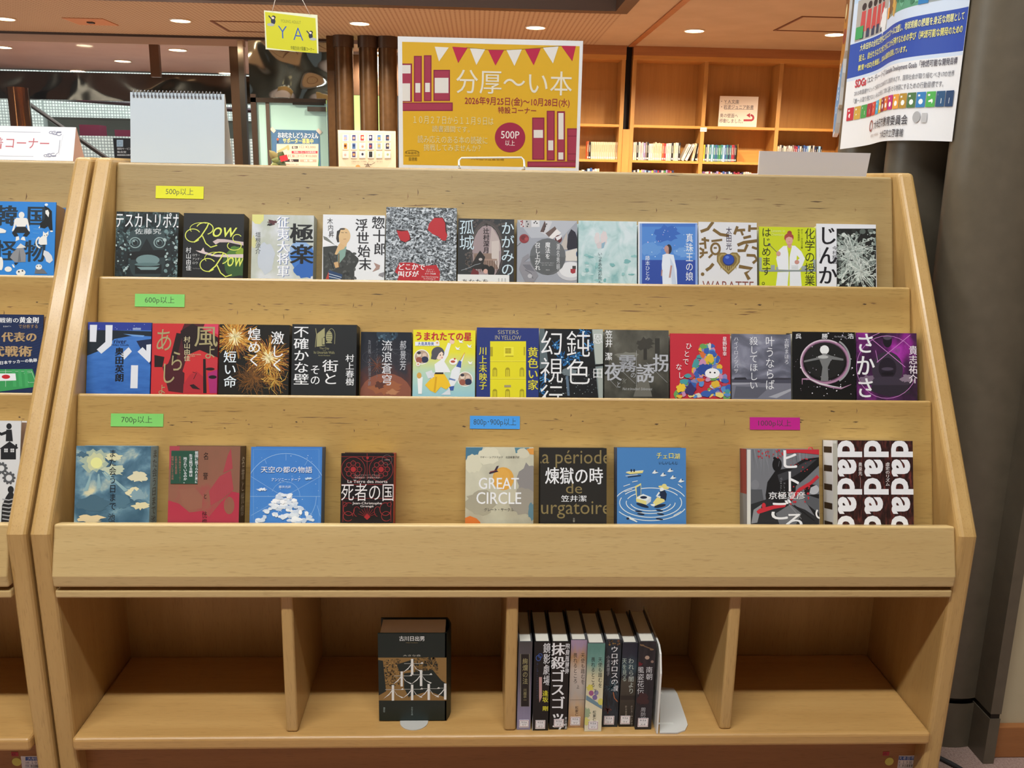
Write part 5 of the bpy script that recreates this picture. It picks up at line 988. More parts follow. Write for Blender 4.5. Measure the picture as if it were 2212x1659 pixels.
c.poly(rr, (590, 206), (952, 206), (952, 262), (840, 250), (720, 240), (600, 250)).dots(5, 36, 280, 215, 560, 300, [rr], 3, 14, 7, 0.5).dots(6, 20, 640, 250, 900, 480, [rr], 2, 10, 6, 0.5).line(rr, 34, (940, 495), (860, 570), (740, 640), (640, 750)).poly(rr, (270, 880), (300, 850), (420, 820), (560, 790), (600, 790), (580, 830), (460, 850), (340, 890), (290, 905)).dots(7, 20, 560, 600, 850, 800, [rr], 4, 18, 7, 0.4).ell(rr, 350, 815, 22, 30)
c.rect('#d9d8d2', 168, 206, 208, 1100)
c.vtxt('ヒ', 520, 195, 735, 440, '#f2f2f4', 0.02).vtxt('ト', 555, 425, 760, 690, '#f2f2f4', 0.014).vtxt('ご', 400, 745, 650, 990, '#f2f2f4', 0.018).vtxt('ろ', 570, 880, 800, 1100, '#f2f2f4', 0.018).ring('#f2f2f4', 18, 960, 900, 40, 50, 60, 230).htxt('京極夏彦', 398, 665, 805, 750, '#f0f0f2', 0.01).vtxt('HiTo', 565, 560, 590, 660, '#9a9ca0').vtxt('GoRoSi', 528, 510, 560, 660, '#9a9ca0')
b.sp.rect('#7d7f84', 0, 0, b.th, b.h * 0.55)
rb = MB(); pt = b.o + EX * (b.wd * 0.9) + U * b.h + N * -0.02; rb.tube([pt + U * -0.004, pt + U * 0.003 + EX * 0.003, pt + U * 0.003 + EX * 0.008, pt + U * -0.004 + EX * 0.012], 0.0012, '#c01f2c', 6); rb.build('bookmark_ribbon', b.root); b.done()

b = Book(3, L, (1098, 103), (1970, 117), art([(0.3, '#251615'), (0.5, '#3d2220'), (0.62, '#572a26'), (0.8, '#7a3a33')], n=1.3, scale=14, off=0.48, sx=3, sy=1, seed=8), 'large dark red-brown book covered in giant sideways white letters', 0.052, spine='L', sc='#e8e8ea', back='#3d2220'); c = b.cv
c.rect('#b7b4a8', 1098, 90, 1152, 1400).rect('#d6d4cb', 1098, 90, 1140, 140)
def side(ch, x0, y0, x1, y1):
    vs, fs = glyphs(ch, 0.035); xs = [v[0] for v in vs]; ys = [v[1] for v in vs]
    a = c.P(x0, y1); e = c.P(x1, y0)
    for f in fs:      # the letter lies on its right side: its x runs down the cover, its y runs to the right
        c.add([(a[0] + (vs[i][1] - min(ys)) / (max(ys) - min(ys)) * (e[0] - a[0]), e[1] - (vs[i][0] - min(xs)) / (max(xs) - min(xs)) * (e[1] - a[1])) for i in f], '#f1f1f4')
for i, x in enumerate((1152, 1440, 1735)):
    for j, y in enumerate((108, 515, 925)):
        side('d', x, y, x + 265, y + 180); side('a', x + 5, y + 205, x + 205, y + 390)
c.layer += 2
c.vtxt('虚史のリズム', 1672, 345, 1720, 605, '#eae4e2', 0.01).vtxt('奥泉光', 1378, 345, 1420, 490, '#eae4e2', 0.01).line('#b5a9a5', 3, (1400, 510), (1400, 625))
for j in range(5):
    y = b.h - 0.012 - j * 0.036
    b.sp.poly('#2a1817', (b.th * .15, y), (b.th * .9, y), (b.th * .9, y - .012), (b.th * .15, y - .012))
b.done()

# --- the left rack's three books
c0 = CV(BT[1], EX, U, 1, 1)
b = Book(1, Q, (0, 130), (1010, 140), '#2f86d8', 'bright blue book with black kanji and white figures on the left rack', 0.05, spine='L', sc='#2a70b8', pages='#b89a78', w=0.132, group='books on the left rack'); c = b.cv
nv = '#22323f'
c.vtxt('韓', -110, 195, 330, 580, nv, 0.03).vtxt('国', 470, 205, 830, 580, nv, 0.03).vtxt('怪', -110, 820, 320, 1210, nv, 0.02).vtxt('物', 420, 820, 830, 1230, nv, 0.02)
for y in (620, 690, 800, 920): c.line('#5aa2e4', 10, (560 + (y * 7) % 100, y), (700 + (y * 3) % 90, y + 8))
c.ell('#ecebe6', 388, 370, 52, 58).poly('#ecebe6', (300, 578), (262, 480), (290, 420), (360, 420), (420, 420), (480, 425), (500, 500), (455, 578)).line('#ecebe6', 34, (280, 440), (262, 560), (230, 660)).line('#ecebe6', 34, (478, 440), (505, 560), (520, 660)).poly('#1d2226', (295, 578), (460, 578), (540, 690), (480, 760), (410, 740), (450, 690), (300, 690), (330, 740), (260, 760), (215, 690)).poly('#ecebe6', (290, 760), (340, 750), (350, 810), (280, 838)).poly('#ecebe6', (400, 760), (440, 760), (460, 830), (370, 810))
c.poly('#101518', (800, 440), (815, 260), (790, 200), (870, 240), (930, 300), (935, 460), (945, 660), (895, 640), (860, 570), (800, 610), (715, 590), (720, 510), (770, 480)).poly('#ecebe6', (815, 290), (860, 275), (885, 330), (870, 410), (840, 370), (815, 340)).ell('#e0ecf6', 832, 185, 30, 24).poly('#ecebe6', (690, 600), (720, 560), (715, 610)).ell('#ecebe6', 925, 660, 28, 14)
c.poly('#ecebe6', (770, 740), (775, 660), (805, 690), (835, 690), (870, 655), (870, 720), (840, 770), (845, 900), (790, 900), (730, 905), (690, 880), (700, 790)).ring('#ecebe6', 26, 740, 860, 90, 100, 100, 250).ell('#22323f', 800, 738, 8).ell('#22323f', 842, 728, 10)
c.poly('#dedbd4', (285, 968), (370, 878), (472, 948), (400, 960)).poly('#8d8e92', (320, 965), (420, 960), (465, 1080), (460, 1210), (270, 1215), (180, 1130), (240, 1030)).poly('#6f7176', (350, 970), (380, 1200), (320, 1210)).poly('#1d2226', (250, 1225), (330, 1225), (280, 1270)).poly('#ecebe6', (215, 1255), (245, 1255), (270, 1310), (240, 1310))
c.poly('#d9dbe0', (775, 1080), (790, 1000), (870, 1030), (930, 1100), (950, 1180), (890, 1235), (830, 1200), (810, 1130)).ell('#ecebe6', 150, 1340, 65, 48).ell('#ecebe6', 375, 1400, 85, 60).ell('#2a3340', 340, 1385, 16).ell('#2a3340', 405, 1370, 16).poly('#6d6f76', (620, 1420), (640, 1330), (700, 1300), (790, 1350), (850, 1420)).ell('#ecebe6', 698, 1300, 58, 48).ell('#22323f', 672, 1288, 12, 9).ell('#22323f', 722, 1285, 12, 9).ell('#ecebe6', 20, 1240, 40, 120).poly('#ecebe6', (0, 600), (60, 620), (115, 650), (100, 690), (0, 695)); b.done()

b = Book(2, S_, (0, 122), (290, 123), '#1a2a50', 'navy football tactics book with gold kanji and a green pitch on the left rack', 0.036, spine='L', sc='#16234a', pages='#c9ab86', w=0.132, group='books on the left rack'); c = b.cv
for k in range(16): c.line('#243562', 3, (-60, 300 + k * 18), (300, 180 + k * 18))
c.poly('#3b9a58', (-60, 485), (215, 482), (255, 598), (-60, 640)).line('#cfe6d4', 2, (-60, 500), (210, 496)).line('#cfe6d4', 2, (210, 496), (244, 590)).line('#cfe6d4', 2, (38, 485), (38, 600)).line('#cfe6d4', 2, (210, 505), (160, 510), (190, 572), (238, 570))
for x in (80, 120, 160): c.poly('#46a863', (x, 486), (x + 20, 486), (x + 30, 600), (x + 8, 600))
c.poly('#e9ebee', (-20, 512), (103, 512), (108, 558), (-20, 562)).ell('#c4232e', 40, 534, 28, 14)
c.htxt('戦術の', -5, 142, 128, 178, W_, 0.012).htxt('黄金則', 128, 138, 260, 180, W_, 0.03).htxt('で分析する', 122, 186, 255, 214, '#b5966c').htxt('GOAT×', 22, 194, 80, 206, W_).htxt('代表の', 10, 238, 248, 306, '#b5966c', 0.035).htxt('代戦術', -60, 330, 215, 404, '#b5966c', 0.035).htxt('た日本サッカーの軌跡', -30, 432, 248, 458, W_, 0.02, dy=-22); b.done()

b = Book(3, S_, (0, 824), (142, 826), '#d6d6d6', 'grey-white book with black silhouettes and cog wheels on the left rack', 0.03, spine='L', sc='#c9c9c9', pages='#c2a89a', w=0.132, group='books on the left rack'); c = b.cv
c.ell('#222326', 60, 862, 18, 20).poly('#222326', (42, 884), (78, 884), (86, 962), (38, 962)).line('#222326', 20, (50, 900), (10, 915), (-20, 900)).rect('#222326', 5, 1010, 106, 1082).poly('#222326', (-5, 1012), (64, 962), (122, 1005), (112, 1012)).rect('#222326', 102, 980, 114, 1000)
for x in (28, 70): c.rect('#d0d0d0', x, 1010, x + 24, 1034); c.rect('#222326', x + 11, 1010, x + 13, 1034); c.rect('#222326', x, 1021, x + 24, 1023)
for (x, y, r) in ((10, 1140, 26), (60, 1204, 28)):
    for k in range(10): a = 0.628 * k; c.ell('#55575a', x + (r + 8) * math.cos(a), y + (r + 8) * math.sin(a), 8)
    c.ring('#55575a', 13, x, y, r)
c.ell('#222326', 72, 1282, 20, 24).poly('#222326', (60, 1300), (86, 1300), (106, 1350), (108, 1500), (8, 1500), (14, 1390), (40, 1330))
for k in range(6): c.line('#a9a9ab', 8, (16, 1345 + k * 26), (60, 1352 + k * 26), (104, 1340 + k * 26))
b.done()

# --- the thick book and the row of spines in the cabinet
FZ = 0.199
p0 = onZ(Mc[0] + 203 / Mc[2], Mc[1] + 1342 / Mc[2], FZ); p1 = onY(Mc[0] + 955 / Mc[2], Mc[1] + 1332 / Mc[2], p0.y); p2 = onY(Mc[0] + 186 / Mc[2], Mc[1] + 355 / Mc[2], p0.y)
t = thing('book', 'thick black-green book with gold forest band standing alone in the cabinet', 'book', (p0.x, p0.y, FZ + 0.0022), 'books in the open cabinet')
wd = p1.x - p0.x; hh = p2.z - FZ - 0.002; th = 0.064; O = Vector((p0.x, p0.y, FZ + 0.0022)); NY = Vector((0, -1, 0))
a = MB(); dg = '#10201d'
a.obox(O, EX, EZ, NY, (0, wd), (0, hh), (-0.003, 0), dg); a.obox(O, EX, EZ, NY, (0, wd), (0, hh), (-th, -th + 0.003), dg)
sp = [(O.x + wd + 0.008 * math.sin(math.pi * k / 10), O.y + th * k / 10) for k in range(11)]
a.prism(sp + [(x - 0.003, y) for x, y in sp[::-1]], O.z, O.z + hh, dg, axis=2)
cv = CV(O, EX, EZ, wd, hh, Mc); c = cv
c.rect('#8d6c3c', 180, 625, 970, 1105).dots(2, 260, 260, 640, 460, 950, ['#5d4626', '#3d3320', '#a9854d', '#1c231d'], 3, 12, 6, 0.3).dots(3, 200, 600, 630, 860, 800, ['#2a2c20', '#5d4626', '#1c231d', '#7d6236'], 4, 18, 6, 0.4)
c.poly('#14221f', (190, 650), (245, 660), (280, 1000), (192, 1050)).poly('#14221f', (480, 800), (800, 760), (900, 880), (960, 920), (960, 1060), (700, 1070), (540, 1080), (480, 960)).poly('#14221f', (400, 700), (600, 640), (560, 760), (430, 780)).poly('#8d6c3c', (540, 1060), (760, 1000), (920, 1060), (900, 1100), (540, 1100))
def tree(x, y, s):
    c.rect('#e6e6e2', x - 0.09 * s, y - 0.65 * s, x + 0.09 * s, y + 0.55 * s); c.poly('#e6e6e2', (x - 0.05 * s, y - 0.3 * s), (x + 0.02 * s, y - 0.3 * s), (x - 0.3 * s, y + 0.12 * s), (x - 0.75 * s, y + 0.42 * s), (x - 0.3 * s, y + 0.02 * s))
    c.poly('#e6e6e2', (x + 0.04 * s, y - 0.3 * s), (x + 0.35 * s, y + 0.12 * s), (x + 0.8 * s, y + 0.3 * s), (x + 0.7 * s, y + 0.36 * s), (x + 0.28 * s, y + 0.1 * s)); c.line('#c9c9c2', 5, (x - 0.6 * s, y - 0.3 * s), (x + 0.8 * s, y - 0.3 * s)); c.poly('#e6e6e2', (x + 0.6 * s, y - 0.3 * s), (x + 0.75 * s, y - 0.42 * s), (x + 0.85 * s, y - 0.3 * s))
for x, y, s_ in ((572, 735, 150), (455, 870, 140), (672, 860, 150), (357, 1025, 145), (572, 1020, 145), (758, 1015, 150), (942, 1010, 150)): tree(x, y, s_)
c.htxt('古川日出男', 425, 380, 715, 440, '#e9e9e6', 0.012).txt('Hideo Furukawa', 505, 448, 635, 460, '#8a7a55').txt('大きな森', 470, 588, 668, 610, '#b9b5a8').vtxt('講談社', 248, 1178, 270, 1235, '#9fb0ad').vtxt('おおきな森', 560, 1172, 582, 1270, '#9fb0ad')
cv.emit(a, 0.0001); a.build('cover', t)
a = MB(); a.obox(O, EX, EZ, NY, (0.004, wd - 0.003), (0.003, hh - 0.003), (-th + 0.0032, -0.0032), '#efe6de'); a.build('page_block', t)
# bookend under it
cx0 = onZ(Mc[0] + 595 / Mc[2], Mc[1] + 1336 / Mc[2], FZ).x; r = 0.0275
mb = MB(); arc = [(cx0 - r * math.cos(math.pi * k / 16), O.y - 0.003 - 0.027 * math.sin(math.pi * k / 16)) for k in range(17)]
mb.prism([(cx0 - r, O.y + th + 0.003)] + arc + [(cx0 + r, O.y + th + 0.003)], FZ + 0.0002, FZ + 0.0016, '#c2beb7|0.35|0.1', axis=2)
mb.box((cx0 - 0.045, cx0 + 0.045), (O.y + th + 0.0015, O.y + th + 0.003), (FZ + 0.0005, FZ + 0.15), '#c2beb7|0.35|0.1')
solo(mb, 'bookend', (cx0, O.y + th, FZ), 'grey metal bookend with a half-round foot under the thick black-green book', 'bookend', 'metal bookends')

def spine(x0, x1, yb, yt, base, fn, label, lab, depth=0.127, edge='#ddd8cc'):
    """a book standing upright, spine towards the room; numbers are crop pixels at the foot and head of the spine"""
    p = onZ(Nc[0] + x0 / Nc[2], Nc[1] + yb / Nc[2], FZ); q = onY(Nc[0] + x1 / Nc[2], Nc[1] + yb / Nc[2], p.y); h_ = onY(Nc[0] + x0 / Nc[2], Nc[1] + yt / Nc[2], p.y).z
    w = q.x - p.x - 0.0006; h = h_ - FZ - 0.0005; O = Vector((p.x, p.y, FZ + 0.0005))
    t = thing('book', label, 'book', O, 'books in the open cabinet')
    sc = base if isinstance(base, str) else '#4a4a4c'
    a = MB(); a.obox(O, EX, EZ, NY, (0, w), (0, h), (-0.003, 0), sc, front=base)
    a.obox(O, EX, EZ, NY, (0, 0.0025), (0, h), (-depth, -0.003), sc); a.obox(O, EX, EZ, NY, (w - 0.0025, w), (0, h), (-depth, -0.003), sc)
    cv = CV(O, EX, EZ, w, h, Nc); fn(cv); cv.emit(a, 0.0001); a.build('cover', t)
    a = MB(); a.obox(O, EX, EZ, NY, (0.0028, w - 0.0028), (0.003, h - 0.003), (-depth + 0.003, -0.0032), edge); a.build('page_block', t)
    la = cv.P(lab[0], lab[3]); lb = cv.P(lab[2], lab[1]); la = (max(la[0], 0.0005), la[1]); lb = (min(lb[0], w - 0.0005), lb[1])
    a = MB(); o2 = O + EX * la[0] + EZ * la[1]; lw, lh = lb[0] - la[0], lb[1] - la[1]
    a.obox(o2, EX, EZ, NY, (0, lw), (0, lh), (-0.0001, 0.0006), '#ece9ea')
    c2 = CV(o2 + NY * 0.0006, EX, EZ, lw, lh, Nc); x0, y0, x1, y1 = lab[:4]
    c2.frame('#8e2b3a', 5, x0 + 7, y0 + 7, x1 - 7, y1 - 7).line('#9aa0c0', 2, (x0 + 10, (y0 + y1) / 2), (x1 - 10, (y0 + y1) / 2)).txt('913.6', x0 + 24, y0 + 16, x1 - 24, y0 + 34, '#3a3550', 0.01).txt(lab[4], x0 + 30, y1 - 34, x1 - 30, y1 - 16, '#3a3550', 0.01); c2.emit(a); a.build('call_number_label', t)
    return t
def f1(v): v.frame('#a09a6a', 3, 218, 645, 310, 1205).rect('#1a1716', 222, 650, 306, 1200).vtxt('絢爛の法', 236, 690, 296, 970, '#a9a071').vtxt('川越宗一', 246, 1010, 282, 1150, '#a9a071')
spine(177, 322, 1448, 520, art([(0.1, '#8d86a0'), (0.5, '#5a5560'), (0.8, '#4a4646')], v=0.8, n=0.5, scale=30, sx=3, sy=0.1, off=0.0), f1, 'grey-violet book with a black framed title, first in the cabinet row', (202, 1342, 305, 1420, 'カワ'))
def f2(v): v.vtxt('鏡影劇場', 452, 530, 540, 985, W_, 0.002).vtxt('逢坂', 445, 1030, 512, 1160, '#e3dc3a', 0.008).vtxt('剛', 445, 1195, 512, 1250, '#e3dc3a', 0.008).rect('#c49a96', 412, 890, 442, 1100).poly('#c49a96', (412, 1100), (442, 1100), (415, 1160)).ring('#3a5aa0', 8, 405, 690, 24, 28).ring('#3a5aa0', 7, 425, 665, 20, 22).vtxt('DieMusikautoren', 388, 740, 408, 1120, '#3a4a78').line('#c9c9c9', 5, (340, 520), (343, 1455))
spine(340, 508, 1456, 520, '#101012', f2, 'black book with white kanji and yellow author name in the cabinet row', (372, 1345, 478, 1435, 'オウ'))
def f3(v): v.vtxt('抹殺ゴスゴッズ', 530, 530, 690, 1520, W_, 0.02).vtxt('飛鳥部勝則', 685, 535, 745, 860, W_, 0.008).vtxt('早川書房', 682, 1310, 708, 1440, W_)
spine(518, 706, 1445, 520, '#141313', f3, 'black book with huge jagged white title filling its spine', (566, 1332, 674, 1418, 'アス'))
def f4(v): v.vtxt('天使も踏むを', 850, 635, 895, 970, '#3a3532').vtxt('畏れるところ', 770, 635, 818, 960, '#3a3532').vtxt('上', 805, 970, 838, 1015, '#3a3532').vtxt('松家仁之', 790, 1195, 828, 1340, '#3a3532').line('#6d6258', 2, (740, 1130), (900, 1130))
spine(716, 885, 1424, 500, art([(0.0, '#b08560'), (0.2, '#c9a57c'), (0.4, '#b9aea4'), (0.65, '#cdbcae'), (0.8, '#b98f66'), (0.95, '#a890a8')], v=1.0, n=0.3, scale=3, off=0), f4, 'tan and lilac watercolour book in the cabinet row', (740, 1310, 848, 1398, 'マツ'))
def f5(v): v.poly('#6f8d9c', (910, 1080), (1075, 1190), (1075, 1230), (905, 1130)).ell('#a05a88', 962, 1060, 26, 28).ell('#7d6a9c', 1000, 1105, 26, 28).ell('#8a86a4', 1015, 1055, 24, 26).ell('#d8d068', 1060, 1150, 28, 36).blob(1, '#d8cc5c', 950, 1000, 34, 36, 0.3).vtxt('天使も踏むを', 1032, 680, 1080, 1005, '#2f3a38').vtxt('畏れるところ', 958, 680, 1005, 1000, '#2f3a38').vtxt('下', 985, 1015, 1020, 1060, '#2f3a38').vtxt('松家仁之', 975, 1240, 1015, 1400, '#2f3a38').blob(2, '#9fb08e', 910, 1270, 40, 50, 0.3).blob(3, '#d8d27a', 910, 1360, 34, 40, 0.3)
spine(888, 1070, 1466, 535, art([(0.0, '#e3dcc2'), (0.4, '#ddd4b2'), (0.62, '#cfc8a4'), (0.78, '#6f9c92'), (0.95, '#5d8a80')], v=1.0, n=0.25, scale=3, off=0), f5, 'cream and sea-green watercolour book with purple fruit in the cabinet row', (928, 1355, 1035, 1445, 'マツ'))
def f6(v): v.vtxt('ウロボロスの環', 1165, 565, 1250, 1045, W_, 0.01).vtxt('小池真理子', 1122, 660, 1160, 880, '#b9bcc0').hair(3, 30, 1170, 1000, 10, 110, ['#3a5560', '#4a6670'], 6, 0.8).hair(4, 24, 1130, 1230, 4, 50, ['#7a3a30', '#5c2c28'], 6, 0.8).line('#b06a40', 9, (1195, 1050), (1205, 1110), (1240, 1150)).dots(5, 12, 1130, 505, 1270, 550, ['#8a6a3a', '#6a4a3a'], 5, 14)
spine(1075, 1240, 1418, 497, art([(0.3, '#141a1c'), (0.55, '#22303a'), (0.8, '#1b1718')], n=1.5, scale=5, off=0.5), f6, 'dark teal book with white katakana title in the cabinet row', (1093, 1300, 1205, 1390, 'コイ'))
def f7(v): v.vtxt('われら闇より', 1350, 690, 1415, 1070, '#c2ccc4').vtxt('天を見る', 1285, 690, 1340, 940, '#b4c4b8').rect('#2b2622', 1270, 1085, 1430, 1130).vtxt('クリス・ウィタカー', 1375, 1190, 1400, 1420, '#b9b0a0').vtxt('鈴木恵訳', 1318, 1190, 1340, 1300, '#a39a8a')
spine(1250, 1410, 1416, 530, art([(0.0, '#1f1b18'), (0.3, '#3a342c'), (0.55, '#4a443a'), (0.6, '#262c34'), (0.72, '#3a5058'), (0.85, '#252a38'), (1.0, '#1e2230')], v=1.0, n=0.12, scale=4, off=0), f7, 'brown and night-blue book with pale green title in the cabinet row', (1267, 1298, 1373, 1386, 'ウイ'))
def f8(v): v.vtxt('南朝', 1535, 780, 1612, 925, '#d5d5d8').vtxt('風姿花伝', 1442, 780, 1522, 1075, '#d5d5d8').vtxt('周防柳', 1480, 1210, 1540, 1360, '#b9b9bd').line('#7d6248', 10, (1475, 545), (1560, 580), (1620, 600)).ell('#7d6248', 1500, 555, 22, 9).ell('#7d6248', 1600, 600, 22, 9).ell('#b59a88', 1552, 685, 24, 20).ell('#8d7468', 1605, 728, 16, 14).blob(3, '#6a1a24', 1470, 755, 34, 18, 0.4).blob(5, '#3d2426', 1500, 1130, 60, 60, 0.4)
spine(1422, 1595, 1445, 517, art([(0.3, '#1a191e'), (0.6, '#26242a'), (0.85, '#3a2a2c')], n=1.3, scale=4, off=0.5), f8, 'black book with gold leaves, last in the cabinet row by the bookend', (1450, 1323, 1565, 1415, 'スオ'))
# the large L-shaped bookend that holds them
P = [onZ(Nc[0] + x / Nc[2], Nc[1] + y / Nc[2], FZ) for x, y in ((1682, 1488), (1870, 1488), (1950, 1462), (1978, 1405), (1960, 1340), (1870, 1080), (1830, 1020), (1690, 1010))]
mb = MB(); mb.prism([(p.x, p.y) for p in P], FZ + 0.0003, FZ + 0.0028, '#d2cfc9|0.35|0', axis=2)
x0 = P[0].x - 0.003; ya = P[0].y; yb_ = P[-1].y + 0.03
mb.prism([(ya, FZ + 0.0003), (ya - 0.001, FZ + 0.13), (ya + 0.012, FZ + 0.165), (ya + 0.03, FZ + 0.175), (yb_, FZ + 0.175), (yb_, FZ + 0.0003)], x0 - 0.0035, x0, '#e2e0da|0.35|0', axis=0)
for yy_ in (0.18, 0.86):
    y_ = P[0].y + (P[-1].y - P[0].y) * yy_; mb.box((x0, x0 + 0.036), (y_ - 0.002, y_ + 0.002), (FZ + 0.0025, FZ + 0.0042), '#e2e0da|0.35|0')
solo(mb, 'bookend', (x0, ya, FZ), 'large white metal bookend holding the row of spines in the cabinet', 'bookend', 'metal bookends')

# ------------------------------------------------------------------ signs and stands on top of the racks
ZTOP = 1.264
def sheet(mb, x0, y0, x1, y1, Y, crop, base, thick=0.002, edge='#e8e6e0'):
    """upright rectangle given by crop pixels, standing at depth Y"""
    f = lambda x, y: onY(crop[0] + x / crop[2], crop[1] + y / crop[2], Y)
    o = f(x0, y1); e = f(x1, y0); w = e.x - o.x; h = e.z - o.z
    mb.obox(o, EX, EZ, NY, (0, w), (0, h), (-thick, 0), edge, front=base)
    return CV(o, EX, EZ, w, h, crop)
# yellow poster in a laminated sleeve
YPO = 2.14
t = thing('display_poster', 'large yellow laminated poster with maroon books and bunting on top of the wide rack', 'poster', (onY(1060, 362, YPO).x, YPO, ZTOP))
a = MB(); c = sheet(a, 634, 326, 2100, 1340, YPO, TM, '#eef0f4', 0.0008)
c.lim = (c.P(660, 500)[0], c.P(2068, 500)[0], c.P(1200, 1322)[1], c.P(1200, 346)[1])
ye, ma, wh = '#e2b32b', '#a83a55', '#e9e6e2'; md = '#8e2745'
c.rect(ye, 640, 300, 2100, 1345)
def bk(x0, y0, x1, y1): c.rect(md, x0, y0, x1, y1); c.rect(ma, x0 + 9, y0 + 9, x1 - 9, y1 - 9)
bk(600, 506, 738, 812); c.rect(wh, 600, 518, 726, 585); c.rect(wh, 600, 664, 722, 804)
bk(752, 445, 816, 810); c.rect(wh, 764, 662, 803, 738); bk(832, 440, 893, 806); c.rect(wh, 842, 660, 880, 733); bk(908, 556, 1040, 804); c.rect(wh, 918, 620, 1028, 741); bk(600, 816, 1062, 884)
bk(1694, 936, 1792, 1272); c.rect(wh, 1706, 1035, 1780, 1098); bk(1810, 882, 1874, 1278); c.rect(wh, 1822, 1118, 1862, 1197); bk(1892, 886, 1956, 1282); c.rect(wh, 1903, 900, 1944, 1110); c.rect(wh, 1903, 1214, 1942, 1270); bk(1972, 1022, 2120, 1284); c.rect(md, 1972, 1080, 2100, 1088); c.rect(md, 1972, 1222, 2100, 1230); bk(1656, 1286, 2120, 1330)
for i, (x0, y0, x1, y1, xt, yt) in enumerate(((918, 372, 1030, 378, 952, 490), (1058, 372, 1180, 380, 1105, 502), (1198, 385, 1322, 390, 1250, 518), (1342, 394, 1470, 398, 1402, 522), (1488, 396, 1612, 394, 1553, 526), (1636, 390, 1762, 386, 1706, 520), (1780, 380, 1904, 370, 1860, 506), (1926, 366, 2046, 350, 2014, 488))):
    c.poly('#c0284e' if i % 2 else '#eceae6', (x0, y0), (x1, y1), (xt, yt))
c.line('#9a7a20', 3, (1170, 378), (1350, 396), (1500, 398), (1640, 390), (1790, 378), (1930, 364))
c.txt('分厚～い本', 1090, 572, 2012, 742, '#ece6d4', 0.004).txt('2026年9月25日(金)～10月28日(水)', 1158, 785, 1992, 842, '#9a2440', 0.008).txt('特設コーナー', 1422, 855, 1726, 902, '#9a2440', 0.008)
pc = '#e8dca4'
c.txt('１０月２７日から１１月９日は', 748, 936, 1386, 984, pc, 0.004).txt('読書週間です。', 898, 1005, 1196, 1050, pc, 0.004).txt('読み応えのある本の読破に', 782, 1088, 1338, 1138, pc, 0.004).txt('挑戦してみませんか？', 830, 1154, 1282, 1200, pc, 0.004)
c.ell('#a3284b', 1518, 1094, 121, 118, 40).txt('500P', 1446, 1046, 1592, 1102, '#f4f1f0', 0.004).txt('以上', 1480, 1118, 1556, 1160, '#f4f1f0').txt('大牟田市立図書館', 1208, 1250, 1470, 1274, '#7d5a16')
c.ring('#6d5a20', 3, 738, 1215, 55, 18, 180, 360).txt('大牟田市立', 680, 1208, 798, 1228, '#6d5a20').txt('図書館', 712, 1252, 778, 1280, '#6d5a20').line('#6d5a20', 3, (680, 1240), (798, 1240))
c.emit(a, 0.0001); a.build('printed_sheet', t)
a = MB(); q0 = onY(860, 364, YPO); q1 = onY(1268, 83, YPO); w = q1.x - q0.x; h = q1.z - q0.z; r = 0.008
pr = []
for (cx_, cz_, a0) in ((w - r, r, -90), (w - r, h - r, 0), (r, h - r, 90), (r, r, 180)):
    pr += [(q0.x + cx_ + r * math.cos(math.radians(a0 + 15 * k)), q0.z + cz_ + r * math.sin(math.radians(a0 + 15 * k))) for k in range(7)]
a.face([(x_, YPO - 0.004, z_) for x_, z_ in pr], 'film'); a.build('laminate_film', t)
# white wire easel
t = thing('wire_easel', 'white wire easel holding the yellow poster on top of the wide rack', 'easel', (onY(1062, 365, 2.06).x, 2.1, ZTOP))
f = lambda x, y, Y: onY(690 + x / TM[2], y / TM[2], Y)
l0, l1 = f(1112, 1345, 2.05), f(1110, 1258, 2.10); r0, r1 = f(1632, 1352, 2.05), f(1630, 1255, 2.10)
zb = ZTOP + 0.0025; l0.z = r0.z = zb
a = MB(); a.tube([Vector((l0.x, 2.30, zb)), l0 + Vector((0, 0.004, 0)), l0 + Vector((0, -0.001, 0.004)), l1 + Vector((0, 0, -0.006)), l1 + Vector((0.006, 0, 0)), r1 + Vector((-0.006, 0, 0)), r1 + Vector((0, 0, -0.006)), r0 + Vector((0, -0.001, 0.004)), r0 + Vector((0, 0.004, 0)), Vector((r0.x, 2.30, zb))], 0.0024, '#eef0ee|0.3', 10); a.build('front_rail', t)
a = MB(); a.tube([Vector((l0.x, 2.17, zb)), Vector((l0.x, 2.19, ZTOP + 0.16)), Vector((r0.x, 2.19, ZTOP + 0.16)), Vector((r0.x, 2.17, zb))], 0.0022, '#eef0ee|0.3', 10); a.build('back_rest', t)

# desk calendar turned to its blank side
t = thing('desk_calendar', 'white spiral desk calendar standing blank side out on the wide rack', 'calendar', (onY(385, 350, 2.05).x, 2.06, ZTOP))
p = [onY(285, 198, 2.06), onY(487, 202, 2.06)]; q = [onY(282, 349, 2.03), onY(485, 352, 2.03)]
zb = ZTOP + 0.001; q[0].z = q[1].z = zb; xw = (p[0].x, p[1].x); zt = p[0].z - 0.001
a = MB(); a.prism([(2.03, zb), (2.0585, zt), (2.0605, zt), (2.032, zb)], q[0].x, q[1].x, '#cbd6df|0.6'); a.build('front_board', t)
a = MB(); a.prism([(2.098, zb), (2.0605, zt), (2.0625, zt), (2.100, zb)], q[0].x, q[1].x, '#d5d2d0|0.6'); a.build('back_board', t)
a = MB(); a.prism([(2.032, zb), (2.098, zb), (2.098, zb + 0.001), (2.032, zb + 0.001)], q[0].x, q[1].x, '#d5d2d0|0.6'); a.build('base_board', t)
a = MB()
